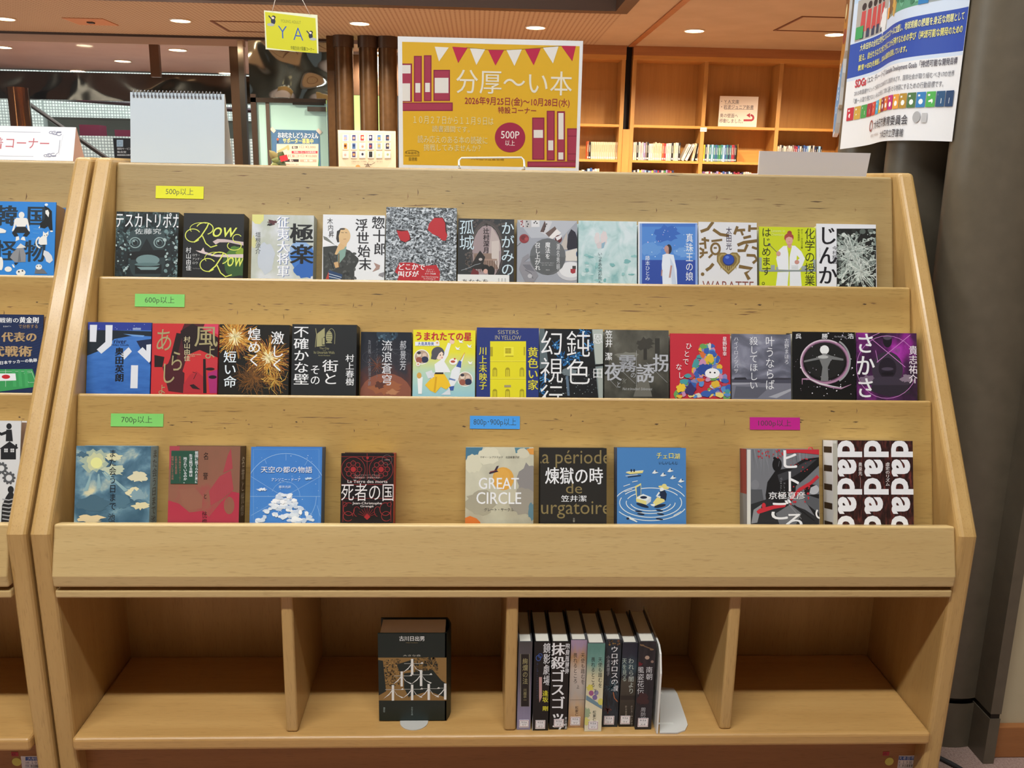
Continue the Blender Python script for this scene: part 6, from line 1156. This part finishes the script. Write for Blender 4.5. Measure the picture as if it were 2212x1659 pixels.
for k in range(25):
    x = q[0].x + 0.008 + (q[1].x - q[0].x - 0.016) * k / 24
    a.tube([Vector((x, 2.0605 + 0.0065 * math.cos(s), zt - 0.002 + 0.0065 * math.sin(s))) for s in [6.2832 * j / 12 for j in range(12)]], 0.0008, '#8d8f94|0.3|0.7', 6, closed=True)
    a.box((x - 0.0016, x + 0.0016), (2.0535, 2.0575), (zt - 0.0092, zt - 0.0055), '#6a6c74|0.6')
a.build('wire_binding', t)

# tent card of the left rack
t = thing('tent_card', 'white folded tent card with red katakana and ornate corners on the left rack', 'tent card', (onY(60, 345, 2.03).x, 2.04, ZTOP))
zb = ZTOP + 0.001; a0 = onY(152, 345, 2.0); a1 = onY(164, 275, 2.03); xr = a1.x; xl = xr - 0.36; zt = a1.z
O = Vector((xl, 2.0, zb)); ey = Vector((0, 2.03 - 2.0, zt - zb)); hh = ey.length; ey.normalize(); nn = EX.cross(ey)
a = MB(); a.obox(O, EX, ey, nn, (0, xr - xl), (0, hh), (-0.001, 0), '#ecebf0'); c = CV(O, EX, ey, xr - xl, hh, TL)
c.txt('コーナー', 38, 895, 318, 955, '#c0535c', 0.0).txt('新着', -150, 888, 20, 958, '#c0535c', 0.0).line('#a9a9b8', 3, (-300, 846), (262, 854)).line('#a9a9b8', 3, (-300, 1003), (216, 1010)).line('#7d7d90', 3, (388, 905), (378, 985), (360, 998)).line('#c9c9d2', 2, (408, 870), (380, 1000))
for (x, y, s_) in ((352, 858, 1), (380, 865, 1), (345, 1000, -1), (318, 1003, -1)): c.ring('#8a8aa0', 5, x, y, 16, 10, 0, 300).ring('#8a8aa0', 4, x - 22, y - 2 * s_, 12, 7, 20, 320)
c.rect('#6d6d86', 366, 850, 396, 858).rect('#6d6d86', 335, 1004, 362, 1011); c.emit(a, 0.0001); a.build('front_panel', t)
a = MB(); a.prism([(2.062, zb), (2.031, zt), (2.032, zt), (2.063, zb)], xl, xr, '#dcb8ac|0.7'); a.build('back_panel', t)
a = MB(); a.prism([(2.001, zb), (2.062, zb), (2.0315, zt - 0.001)], xr - 0.0006, xr - 0.0001, '#d9b3a8|0.7'); a.build('end_panel', t)

# white sign holder seen from behind
t = thing('sign_holder', 'low blank white sign holder leaning at the right end of the wide rack', 'sign holder', (onY(1757, 379, 2.03).x, 2.03, ZTOP))
p0_ = onY(1638, 379, 2.02); p1_ = onY(1871, 381, 2.02); t0 = onY(1642, 326, 2.015); t1 = onY(1881, 331, 2.015); zb = ZTOP + 0.001
p0_.z = p1_.z = zb; zt = (t0.z + t1.z) / 2
def slab(dy, m, mb, x_in=0.0):
    v = [Vector((p0_.x + x_in, 2.02 + dy, zb)), Vector((p1_.x - x_in, 2.02 + dy, zb)), Vector((t1.x - x_in, 2.015 + dy, zt)), Vector((t0.x + x_in, 2.015 + dy, zt))]
    mb.shape(v + [q + Vector((0, 0.0035, 0)) for q in v], [(0, 1, 2, 3), (7, 6, 5, 4), (0, 4, 5, 1), (1, 5, 6, 2), (2, 6, 7, 3), (3, 7, 4, 0)], m)
a = MB(); slab(0, '#d0cbcd|0.5', a); a.build('back_plate', t)
a = MB(); slab(0.004, '#e8e8ea|0.3', a); a.build('front_plate', t)
a = MB(); a.box((p0_.x, p1_.x), (2.02, 2.12), (ZTOP + 0.0002, ZTOP + 0.003), '#e0dede|0.4'); a.build('foot', t)

# yellow hanging card with its cord
YY = 5.3
t = thing('hanging_card', 'yellow card lettered YA hanging on a white cord from the ceiling', 'hanging sign', onY(630, 70, YY))
f = lambda x, y, d=0: onY(x / TL[2], y / TL[2], YY + d)
o = f(1715, 318); e = f(2057, 345, 0.03); top = f(1709, 67); ex = (e - o); w = ex.length; ex.normalize(); ey = EZ; h = top.z - o.z
a = MB(); n_ = ex.cross(ey).normalized(); a.obox(o, ex, ey, n_, (0, w), (0, h), (-0.001, 0), '#dfe6c8'); c = CV(o, ex, ey, w, h, TL); c.n = n_
c.poly('#c9cb1e', (1720, 76), (2046, 104), (2048, 334), (1724, 308)); c.txt('Y', 1800, 165, 1858, 242, '#2a55b0', -0.012).txt('A', 1898, 172, 1962, 250, '#2a55b0', -0.012)
for (x, y, s_) in ((1765, 130, 1.0), (2005, 215, 0.9)):
    c.ell('#1d2440', x + 6 * s_, y + 4, 15 * s_, 22 * s_).ell('#1d1c28', x + 10 * s_, y - 20 * s_, 13 * s_, 12 * s_).ell('#e8d8cc', x + 5 * s_, y - 16 * s_, 9 * s_, 8 * s_).line('#1d2440', 8 * s_, (x, y - 4), (x - 22 * s_, y - 30 * s_)).ell('#a9b0b0', x - 10 * s_ if x < 1900 else x + 20, y + 28 * s_, 24 * s_, 10 * s_)
c.txt('中高生向け図書コーナー', 1878, 294, 2030, 314, '#5d6a14').txt('YOUNG ADULT', 1820, 126, 1950, 140, '#9aa030').frame('#aeb01e', 2, 1730, 86, 2040, 322) if False else c.txt('中高生向け図書コーナー', 1878, 294, 2030, 314, '#5d6a14').txt('YOUNG ADULT', 1820, 126, 1950, 140, '#9aa030')
c.emit(a, 0.0001); a.build('printed_card', t)
a = MB(); apex = f(1870, -70); apex.z = 4.42
k0, k1 = f(1758, 72), f(2000, 92, 0.02); mid = f(1872, -90); mid.y = YY
a.tube([k0, Vector((mid.x - 0.06, YY, mid.z))], 0.002, '#e6e2da', 6); a.tube([k1, Vector((mid.x + 0.03, YY, mid.z))], 0.002, '#e6e2da', 6); a.tube([Vector((mid.x - 0.06, YY, mid.z)), Vector((mid.x - 0.02, YY, 4.42))], 0.002, '#e6e2da', 6); a.tube([Vector((mid.x + 0.03, YY, mid.z)), Vector((mid.x - 0.02, YY, 4.42))], 0.002, '#e6e2da', 6); a.build('cord', t)

# zoo supporter poster taped to the door glass
ZP = (480, 60, 5.185)
t = thing('supporter_poster', 'blue and pink supporter recruitment poster taped to the glass door', 'poster', onY(640, 330, YP - 0.02))
a = MB(); c = sheet(a, 572, 1150, 1090, 1720, YP - 0.006, ZP, '#3d6183', 0.001, '#3d6183')
c.rect('#d2b6a2', 610, 1302, 1078, 1720).poly('#2f7a62', (1078, 1470), (1090, 1470), (1090, 1720), (1060, 1720)).txt('おおむたしどうぶつえん', 625, 1180, 1075, 1230, '#ece6d8', 0.02).txt('サポーター募集中', 680, 1242, 1020, 1292, '#e6cf6a', 0.02)
c.rect('#2a2527', 782, 1326, 845, 1354).htxt('個人', 790, 1328, 838, 1352, '#f2e8e0').txt('1口 ¥2,000', 865, 1324, 1045, 1350, '#6d5a55').rect('#c0303f', 778, 1380, 1068, 1408).htxt('特典いろいろ会員限定', 800, 1383, 1050, 1404, '#f0d8d8').rect('#9c7a68', 738, 1422, 856, 1450).htxt('企業・団体', 745, 1424, 850, 1448, '#f2e8e0').txt('1口 ¥10,000', 872, 1424, 1058, 1450, '#6d5a55').rect('#2a2527', 700, 1472, 858, 1502).htxt('個人', 755, 1474, 800, 1500, '#f2e8e0').rect('#a9907f', 872, 1474, 1056, 1504).htxt('企業・団体', 915, 1478, 1015, 1500, '#f2e8e0').htxt('動物たちのごはん', 715, 1520, 860, 1540, '#7d6a60')
c.line('#c99a6a', 22, (620, 1390), (700, 1350), (745, 1320)).ell('#c99a6a', 740, 1352, 14, 20).ell('#c65a3a', 622, 1250, 12, 14).rect('#26334a', 614, 1262, 632, 1290); c.emit(a, 0.0001); a.build('printed_sheet', t)
for (x, y) in ((568, 1145), (1085, 1160)):
    a = MB(); q = onY(ZP[0] + x / ZP[2], ZP[1] + y / ZP[2], YP - 0.009); a.obox(q, Vector((0.7, 0, 0.7)), Vector((-0.7, 0, 0.7)), NY, (-0.02, 0.02), (-0.03, 0.03), (0, 0.001), '#b9b0a4'); a.build('tape', t)
# potted plant in front of the door
px = onY(600, 350, 10.2)
t = thing('potted_plant', 'dark green leafy potted plant in front of the door poster', 'plant', (px.x, 10.2, 0))
a = MB(); a.lathe((px.x, 10.2, 0), [(0, 0.002), (0.13, 0.002), (0.17, 0.34), (0.15, 0.34), (0.14, 0.30), (0, 0.30)], '#8a7a68|0.6', 24); a.build('pot', t)
a = MB(); a.tube([(px.x, 10.2, 0.28), (px.x + 0.02, 10.2, 0.8), (px.x, 10.19, px.z - 0.08)], 0.015, '#5a4a30|0.8', 8); a.build('stem', t)
for (x, y, l, ang, wd_, m) in ((592, 338, 0.16, 125, 0.05, '#7d7448'), (600, 350, 0.14, 160, 0.055, '#5a6234'), (605, 340, 0.15, 60, 0.06, '#38421f'), (601, 352, 0.14, 20, 0.06, '#2f3a1c'), (597, 356, 0.13, 190, 0.05, '#6a7040'), (607, 354, 0.13, -20, 0.05, '#2b351b')):
    q = onY(x, y, 10.2); b0 = Vector((px.x, 10.2, px.z - 0.08)); d = Vector((math.cos(math.radians(ang)), -0.25, math.sin(math.radians(ang)))); s_ = Vector((-d.z, 0.2, d.x)).normalized()
    pts = [(0, 0.004), (0.25, 0.7), (0.5, 1.0), (0.75, 0.75), (1.0, 0.02)]
    vs = []; 
    for (u_, ww) in pts: vs += [q + d * l * (u_ - 0.5) + s_ * wd_ * ww + Vector((0, 0.02 * ww, 0)), q + d * l * (u_ - 0.5) - Vector((0, 0.015 * ww, 0)), q + d * l * (u_ - 0.5) - s_ * wd_ * ww + Vector((0, 0.02 * ww, 0))]
    fs = []
    for i in range(4): fs += [(3 * i, 3 * i + 1, 3 * i + 4, 3 * i + 3), (3 * i + 1, 3 * i + 2, 3 * i + 5, 3 * i + 4)]
    a = MB(); a.shape(vs, fs, m + '|0.5', True); a.tube([b0, q - d * l * 0.45], 0.005, '#5a5a30|0.7', 6); a.build('leaf', t)
a = MB(); q = onY(612, 342, 10.12); a.obox(q, Vector((0.96, 0, 0.25)), Vector((-0.25, 0, 0.96)), NY, (-0.035, 0.05), (-0.03, 0.03), (0, 0.004), '#b3262e'); a.build('red_tag', t)

# poster board of book covers
t = thing('cover_poster', 'pale cream poster showing rows of small book covers before the bronze pipes', 'poster', onY(792, 360, 9.6))
a = MB(); c = sheet(a, 1308, 1158, 1942, 1680, 9.6, ZP, '#e8dcbc', 0.004, '#f0e8d4')
c.rect('#dccfb2', 1322, 1175, 1930, 1680).poly('#dcd4bc', (1322, 1440), (1480, 1680), (1322, 1680)).poly('#dcd4bc', (1930, 1440), (1770, 1680), (1930, 1680))
cc = [['#8a9cc8', '#d0a898'], ['#3a4078', '#c9a090'], ['#b03a34', '#e0c8a8'], ['#262c58', '#c9c9d8'], ['#4a80b0', '#d09a3a'], ['#20345a', '#8a6a5a'], ['#b8863a', '#5a2a24'], ['#4a6ea0', '#2a3a6a'], ['#e0d6cc', '#b09080'], ['#3a3a6a', '#a0504a'], ['#8aa0a8', '#c0a060'], ['#2a2c4a', '#d0b090'], ['#e4d8d0', '#c0a8a0'], ['#4a3a70', '#c89a60'], ['#e6e2da', '#232842'], ['#1e2226', '#2e3236'], ['#eae4d4', '#d0c8b0'], ['#eae6d8', '#a0b080']]
for k in range(18):
    x = 1380 + (k % 6) * 94; y = 1232 + (k // 6) * 93
    c.rect('#f2ead8', x - 32, y - 36, x + 36, y + 40); c.rect(cc[k][0], x - 18, y - 32, x + 20, y + 32); c.ell(cc[k][1], x + (k % 3) * 3 - 2, y + 6 - (k % 4) * 4, 13, 15); c.rect('#b9b0a4', x - 22, y + 42, x + 24, y + 46)
c.htxt('仕掛絵の本とその物語、みてさわってあそぼう', 1448, 1490, 1800, 1508, '#6d6258').txt('本', 1590, 1512, 1672, 1590, '#5a4a44').ell('#d09a5a', 1520, 1555, 26, 20).line('#5a4a44', 4, (1660, 1540), (1712, 1508)); c.emit(a, 0.0001); a.build('printed_sheet', t)
a = MB(); q = onY(792, 300, 9.62); a.box((q.x - 0.02, q.x + 0.02), (9.61, 9.65), (0.02, q.z), STEEL); a.build('stand_pole', t)
a = MB(); a.box((q.x - 0.22, q.x + 0.22), (9.45, 9.80), (0.0005, 0.02), STEEL); a.build('stand_base', t)

# notice on the bookcase shelf, and the little shelf marker
t = MB(); c = sheet(t, 1146, 771, 1470, 1006, YB + 0.1, TR, '#e6d8c6', 0.004)
dk = '#4a3f48'
c.txt('・ＹＡ文庫', 1172, 795, 1314, 822, dk, 0.006).txt('・岩波ジュニア新書', 1172, 838, 1430, 868, dk, 0.006).line(dk, 2, (1200, 826), (1314, 826)).line(dk, 2, (1196, 870), (1430, 872)).txt('奥の壁面へ', 1162, 906, 1306, 936, dk, 0.006).txt('移動しました。', 1158, 948, 1345, 978, dk, 0.006)
c.line('#a3283a', 15, (1350, 958), (1408, 958)).ring('#a3283a', 15, 1406, 938, 22, 21, -90, 90, 14).poly('#a3283a', (1372, 918), (1402, 900), (1402, 938)); c.emit(t, 0.0001)
q = onY(1240 + 1310 / 3.6867, 272, YB + 0.1); solo(t, 'paper_notice', (q.x, q.y, q.z), 'cream paper notice with a red U-turn arrow standing on a bookcase shelf', 'notice')
t = MB(); c = sheet(t, 1004, 1016, 1058, 1048, YB - 0.004, TR, '#ded4c2', 0.003); c.htxt('児童文庫', 1010, 1026, 1052, 1038, '#6d645a'); c.emit(t, 0.0001); solo(t, 'shelf_marker', onY(1520, 280, YB - 0.004), 'tiny white shelf marker stuck on a bookcase upright', 'label')

# long poster bent round the pipes of the column
w, z0, h = 0.54, onX(1817, 322, 0.89).z, 0.86
def bent(p, q, z):
    tau = p / w; x = 0.896 + 0.016 * math.sin(6.2832 * (tau * 1.28 - 0.02)); y = 2.415 - p * 1.0
    return Vector((x - z - 0.002, y, z0 + q + 0.010 * math.sin(3.1 * tau)))
t = MB(); cv = CV((0, 0, 0), (1, 0, 0), (0, 1, 0), w, h, None); c = cv
def B(x, y): return (x * w, y)
def rc(col, x0, y0, x1, y1): c.poly(col, B(x0, y0), B(x1, y0), B(x1, y1), B(x0, y1))
def tx(s, x0, y0, x1, y1, col, bold=0.0):
    c.txt(s, x0 * w, y1, x1 * w, y0, col, bold) if False else ctxt(s, x0 * w, y0, x1 * w, y1, col, bold)
def ctxt(s, x0, y0, x1, y1, col, bold):
    g = glyphs(s, bold); xs = [v[0] for v in g[0]]; ys = [v[1] for v in g[0]]
    kx = (x1 - x0) / (max(xs) - min(xs)); ky = (y1 - y0) / (max(ys) - min(ys)); c.put(g, kx, x0 - kx * min(xs), ky, y0 - ky * min(ys), col); c.layer += 1
rc('#e4e4e8', 0, 0, 1, h); rc('#c9d6ea', 0, 0.17, 1, 0.36); rc('#4f88c8', 0, 0.42, 1, h); rc('#b8d0ea', 0, 0.36, 1, 0.455); rc('#2c4aa6', 0, 0.178, 1, 0.262)
R = random.Random(3)
rc('#a9a39c', 0.03, 0.265, 0.34, 0.365); rc('#8a8f78', 0.36, 0.285, 0.55, 0.45); rc('#5c9a7c', 0.5, 0.285, 0.72, 0.46); rc('#9aa3a8', 0.72, 0.285, 0.98, 0.46)
for k in range(5): x = 0.06 + k * 0.045; c.poly('#c04a48', B(x, 0.285), B(x + 0.04, 0.285), B(x + 0.036, 0.335), B(x + 0.006, 0.335)); c.ell('#3a2a28', (x + 0.02) * w, 0.345, 0.009); c.poly('#3a3f58', B(x + 0.006, 0.268), B(x + 0.034, 0.268), B(x + 0.034, 0.29), B(x + 0.006, 0.29))
c.blob(4, '#e2e4e6', 0.29 * w, 0.29, 0.022, 0.03, 0.2); c.blob(5, '#7a5a3c', 0.42 * w, 0.36, 0.05, 0.06, 0.2); c.blob(6, '#c9a050', 0.46 * w, 0.33, 0.02, 0.045, 0.3)
for k in range(50): c.blob(k, R.choice(['#6fb090', '#4a8a6c', '#3f7a5e', '#84bfa0']), R.uniform(0.51, 0.71) * w, R.uniform(0.295, 0.45), 0.012, 0.007, 0.4, 8)
for x, col in ((0.76, '#a9c0d0'), (0.84, '#8a8a88'), (0.92, '#7a8a98')): c.poly(col, B(x, 0.33), B(x + 0.06, 0.33), B(x + 0.055, 0.40), B(x + 0.01, 0.40)); c.ell('#3a2f2a', (x + 0.03) * w, 0.415, 0.011); c.poly('#3a3f44', B(x + 0.005, 0.29), B(x + 0.055, 0.29), B(x + 0.05, 0.335), B(x + 0.01, 0.335))
rc('#3f9a58', 0.035, 0.27, 0.09, 0.30); rc('#2a78b8', 0.70, 0.285, 0.76, 0.325); rc('#6aa84a', 0.92, 0.29, 0.97, 0.33); rc('#f0a040', 0.35, 0.285, 0.38, 0.31)
tx('ユネスコスクール', 0.12, 0.385, 0.72, 0.42, '#2a2c78', 0.02)
tx('大牟田市の全市立学校はユネスコスクールに加盟し、地球規模の課題を身近な問題として', 0.08, 0.238, 0.98, 0.255, '#e6e4a0', 0.015); tx('捉え、自分たちなりに考えできることから行動するための学び（持続可能な開発のための', 0.08, 0.213, 0.98, 0.230, '#e6e07a', 0.015); tx('教育＝ESD)を推進し、SDGsの達成を目指しています。', 0.08, 0.188, 0.66, 0.205, '#e6e07a', 0.015)
tx('SDGs', 0.07, 0.15, 0.16, 0.170, '#c0303f', 0.03); tx('（エス・ディー・ジーズ）Sustainable Development Goals「持続可能な開発目標', 0.17, 0.151, 0.97, 0.168, '#4a4454', 0.012)
tx('2015年国連サミットで採択された2030年までに達成をめざす、国際社会が取り組むべき17の世界', 0.07, 0.130, 0.96, 0.142, '#5a5a66'); tx('「誰一人取り残さない」みんなが安心して幸せに暮らせる地球にするための行動目標です。', 0.07, 0.110, 0.9, 0.123, '#5a5a66')
sd = ['#c0283a', '#c9a040', '#4a9a4a', '#a82a3a', '#d0402f', '#3fa8d0', '#e0b030', '#8a2040', '#d86a30', '#c02878', '#e09a3a', '#b0882e', '#46703f', '#2a78b8', '#4aa84a', '#24507a', '#20406a']
for k, col in enumerate(sd):
    x = 0.03 + k * 0.056; rc(col, x, 0.070, x + 0.051, 0.102); c.ell('#eef0f0', (x + 0.026) * w, 0.082, 0.007, 0.006, 8); rc('#e0e4e4', x + 0.008, 0.093, x + 0.02, 0.097)
c.ring('#9a4a44', 0.004, 0.27 * w, 0.045, 0.010, 0.012); tx('大牟田市教育委員会', 0.31, 0.034, 0.72, 0.056, '#3a3640', 0.01); tx('高速で大牟田ESDを', 0.28, 0.017, 0.42, 0.024, '#a08a80'); tx('大牟田市立図書館', 0.46, 0.008, 0.70, 0.026, '#3a3640', 0.006); c.ell('#a9a9ac', 0.77 * w, 0.05, 0.012, 0.012); rc('#b9b9bc', 0.80, 0.038, 0.83, 0.058)
c.emit(t, 0.0, warp=bent, strips=40)
for k in range(40):      # paper back and body
    a_, b_ = w * k / 40, w * (k + 1) / 40
    t.face([bent(b_, 0, -0.0008), bent(a_, 0, -0.0008), bent(a_, h, -0.0008), bent(b_, h, -0.0008)], '#e6e4e2')
    t.face([bent(a_, 0, 0), bent(a_, 0, -0.0008), bent(b_, 0, -0.0008), bent(b_, 0, 0)], '#e6e4e2')
for a_ in (0, w): t.face([bent(a_, 0, 0), bent(a_, h, 0), bent(a_, h, -0.0008), bent(a_, 0, -0.0008)], '#e6e4e2')
solo(t, 'long_poster', bent(w / 2, 0, -0.001), 'tall curling blue and white paper poster wrapped round the dark pipe column', 'poster')

# foam-board cut-out beside it
out = [(0.0, 0.0), (0.02, -0.03), (0.10, -0.02), (0.13, 0.01), (0.15, 0.05), (0.19, 0.06), (0.19, 0.11), (0.21, 0.15), (0.20, 0.19), (0.24, 0.21), (0.25, 0.25), (0.25, 0.32), (0.235, 0.38), (0.20, 0.41), (0.15, 0.42), (0.10, 0.41), (0.06, 0.37), (0.05, 0.30), (0.06, 0.24), (0.03, 0.20), (0.02, 0.12), (-0.01, 0.06)]
zl = onX(1800, 285, 0.89).z; O = Vector((0.940, 2.60, zl + 0.02)); ex = Vector((-0.26, -1, 0)).normalized(); n_ = ex.cross(EZ).normalized()
t = thing('foam_cutout', 'white-edged foam-board cut-out in brown and blue fixed edge-on to the pipe column', 'cut-out sign', O)
sc_ = 0.92; vs = [O + ex * (x * 0.42) + EZ * (z * sc_) for x, z in out]; nv_ = len(vs)
a = MB(); a.shape(vs + [v - n_ * 0.012 for v in vs], [tuple(range(nv_)), tuple(range(2 * nv_ - 1, nv_ - 1, -1))] + [(i, i + nv_, (i + 1) % nv_ + nv_, (i + 1) % nv_) for i in range(nv_)], '#e9e9ec|0.5'); a.build('board', t)
a = MB(); cv = CV(O, ex, EZ, 0.3, 0.5, None); c = cv; c.lim = (-1, 1, -1, 1)
ins = [(0.12 * .42 + (x * .42 - 0.12 * .42) * 0.9, (0.2 + (z - 0.2) * 0.96) * sc_) for x, z in out]
c.fill(ins, '#b0762e'); c.layer += 1
c.fill([p for p in ins if p[1] < 0.2 * sc_], '#6f9cc8'); c.layer += 1
c.ell('#7a4a24', 0.055, 0.32, 0.03, 0.05).ell('#e0c890', 0.05, 0.30, 0.014, 0.02).ell('#8a3a2a', 0.06, 0.235, 0.03, 0.02)
for i, ch in enumerate('SDGs'): c.put(glyphs(ch, 0.02), 0.03, 0.03, 0.04, 0.14 - i * 0.035, '#eef2f6')
c.emit(a, 0.0004); a.build('printed_front', t)

# cable on the carpet
mb = MB(); P = [onZ(x, y, 0.006) for x, y in ((2030, 1637), (2044, 1644), (2060, 1652), (2080, 1664), (2110, 1700))]
mb.tube([Vector((0.93, P[0].y + 0.03, 0.006))] + P, 0.005, '#2e2c2c|0.6', 8); solo(mb, 'floor_cable', P[0], 'dark cable lying on the carpet between the wide rack and the pipe column', 'cable')

# ------------------------------------------------------------------ books on the far bookcases
BKC = (1230, 290, 3.6262)
HUE = {'k': ('#1c1a1e', 'black'), 'w': ('#dccdb6', 'cream'), 'c': ('#d9bf98', 'cream'), 'o': ('#cf5a34', 'orange'), 'r': ('#a52a34', 'red'), 'm': ('#7a2338', 'maroon'), 'b': ('#35548a', 'blue'), 'l': ('#8fb4d0', 'light blue'), 'n': ('#232c4a', 'navy'),
       't': ('#2e6a6e', 'teal'), 'g': ('#3c7a48', 'green'), 'y': ('#d8c83c', 'yellow'), 'p': ('#6a4a78', 'purple'), 'v': ('#8a7aa0', 'violet'), 'e': ('#7a6a60', 'brown'), 'a': ('#b9b4ae', 'grey'), 'i': ('#d8a0a0', 'pink')}
ORD = ['first', 'second', 'third', 'fourth', 'fifth', 'sixth', 'seventh', 'eighth', 'ninth', 'tenth', 'eleventh', 'twelfth', '13th', '14th', '15th', '16th', '17th', '18th', '19th', '20th', '21st', '22nd', '23rd', '24th', '25th', '26th', '27th', '28th', '29th', '30th', '31st', '32nd', '33rd']
MESH = {}
def farbook(x, z, w, h, key, label, group, lean=0.0):
    col, nm = HUE[key]
    k = key
    if k not in MESH:
        a = MB(); X = Vector((1, 0, 0)); Yv = Vector((0, 1, 0))
        a.box((0, 0.12), (0, 1), (0, 1), col); a.box((0.88, 1), (0, 1), (0, 1), col); a.box((0.1, 0.9), (0, 0.05), (0, 1), col)
        lab = '#efe6d6' if key != 'w' else '#cfc0aa'
        a.box((0.14, 0.86), (-0.012, 0.001), (0.06, 0.15), lab)
        ti = '#e6dcc8' if key in 'korbmntgpve' else '#6a5648'
        a.box((0.40, 0.60), (-0.008, 0.001), (0.42, 0.84), ti)
        cvr = a.build('cover', None); a = MB(); a.box((0.12, 0.88), (0.05, 0.98), (0.02, 0.98), '#ddd2bc'); pg = a.build('page_block', None)
        MESH[k] = (cvr.data, pg.data); bpy.data.objects.remove(cvr); bpy.data.objects.remove(pg)
    t = thing('book', label, 'book', (x, YB + 0.06, z + w * math.sin(lean)), group)
    for nme, me in zip(('cover', 'page_block'), MESH[k]):
        o = bpy.data.objects.new(nme, me); COL.objects.link(o); o.parent = t
    t.scale = (w, 0.15, h); t.rotation_euler = (0, lean, 0)
def row(keys, x0, x1, z, where, group, seed, h0=0.185, h1=0.205, leans=(), same=False):
    """books between two crop-pixel positions"""
    R = random.Random(seed); a = onY(BKC[0] + x0 / BKC[2], 340, YB + 0.06).x; e = onY(BKC[0] + x1 / BKC[2], 340, YB + 0.06).x
    wt = [1.0 if same else R.uniform(0.8, 1.25) for _ in keys]; tot = sum(wt); x = a; cnt = {}
    for i, k in enumerate(keys):
        w = (e - a) * wt[i] / tot; nm = HUE[k][1]; cnt[nm] = cnt.get(nm, 0) + 1
        tl = sum(1 for q in keys if HUE[q][1] == nm)
        which = 'the only' if tl == 1 else ORD[cnt[nm] - 1]
        lab = '%s %s book%s %s' % (which, nm, '' if tl == 1 else ' from the left', where)
        ln = leans[i] if i < len(leans) else 0
        farbook(x, z, w - 0.003, h0 if same else R.uniform(h0, h1), k, lab, group, ln); x += w
Z1, Z2 = 1.4622, 1.0752
row('ok', 138, 166, Z1, 'at the start of the shelf right of the yellow poster', 'books on the upper far shelf', 1)
row('c' * 17, 167, 405, Z1, 'of the even run right of the yellow poster', 'books on the upper far shelf', 2, 0.195, 0.196, same=True)
row('mwwkwiwvekwwcccccorwwwkcwwk', 484, 868, Z1, 'in the upper row right of the dark slot', 'books on the upper far shelf', 3)
for i, (x, k, ln) in enumerate(((876, 'w', 0.42), (905, 'a', 0.44))):
    farbook(onY(BKC[0] + x / BKC[2], 340, YB + 0.06).x, Z1, 0.03, 0.2, k, ('cream' if k == 'w' else 'grey') + ' book leaning over in the upper row right of the dark slot', 'books on the upper far shelf', ln)
for i, (x, k, ln) in enumerate(((958, 'c', 0.16), (983, 'k', 0.14), (997, 'c', 0.10))):
    farbook(onY(BKC[0] + x / BKC[2], 340, YB + 0.06).x, Z1, 0.025, 0.2, k, ['first cream book', 'black book', 'second cream book'][i] + ' tilted at the end of the upper row right of the dark slot', 'books on the upper far shelf', ln)
row('ynwtltbtgtlbtntrmk', 1046, 1306, Z1, 'in the upper row under the arrow notice', 'books on the upper far shelf', 5, 0.185, 0.192)
row('cakwweaaemrbakbblwkanklk', 1624, 1975, Z1, 'in the upper row above the white sign holder', 'books on the upper far shelf', 6)
row('knakwyivlnlvypbrnigvmon', 480, 826, Z2, 'in the lower row right of the dark slot', 'books on the lower far shelf', 7, 0.27, 0.285)
row('lpiwmaevvoibvnlanmrmpnciwcor', 1036, 1468, Z2, 'in the lower row under the arrow notice', 'books on the lower far shelf', 8, 0.26, 0.28)
row('lbiac', 146, 240, Z2, 'in the lower row right of the yellow poster', 'books on the lower far shelf', 9, 0.27, 0.29)
row('wcwwcwwcwwcwwcwwcwrmkwykacwb', -420, 138, Z2, 'in the lower row peeping out below the yellow poster', 'books on the lower far shelf', 10, 0.255, 0.27)
q = onY(1230 + 1306 / 3.6262, 340, YB + 0.1); e = onY(1230 + 1352 / 3.6262, 340, YB + 0.1)
mb = MB(); mb.box((q.x, q.x + 0.004), (YB + 0.06, YB + 0.2), (Z1, Z1 + 0.2), '#b8863f|0.4|0.3'); mb.box((q.x, e.x), (YB + 0.06, YB + 0.2), (Z1, Z1 + 0.003), '#d8b070|0.4|0.3'); solo(mb, 'bookend', (q.x, YB + 0.06, Z1), 'thin metal bookend ending the blue-green row under the arrow notice', 'bookend', 'metal bookends')
mb = MB(); q = onY(1230 + 1310 / 3.6262, 318, YB + 0.26); e = onY(1230 + 1545 / 3.6262, 318, YB + 0.26); mb.prism([(YB + 0.27, Z1), (YB + 0.27, Z1 + 0.14), (YB + 0.285, Z1 + 0.14), (YB + 0.285, Z1)], q.x, e.x, 'shelf_oak_edge'); solo(mb, 'back_stop_board', (q.x, YB + 0.27, Z1), 'low wooden back-stop board on the shelf under the arrow notice', 'board')
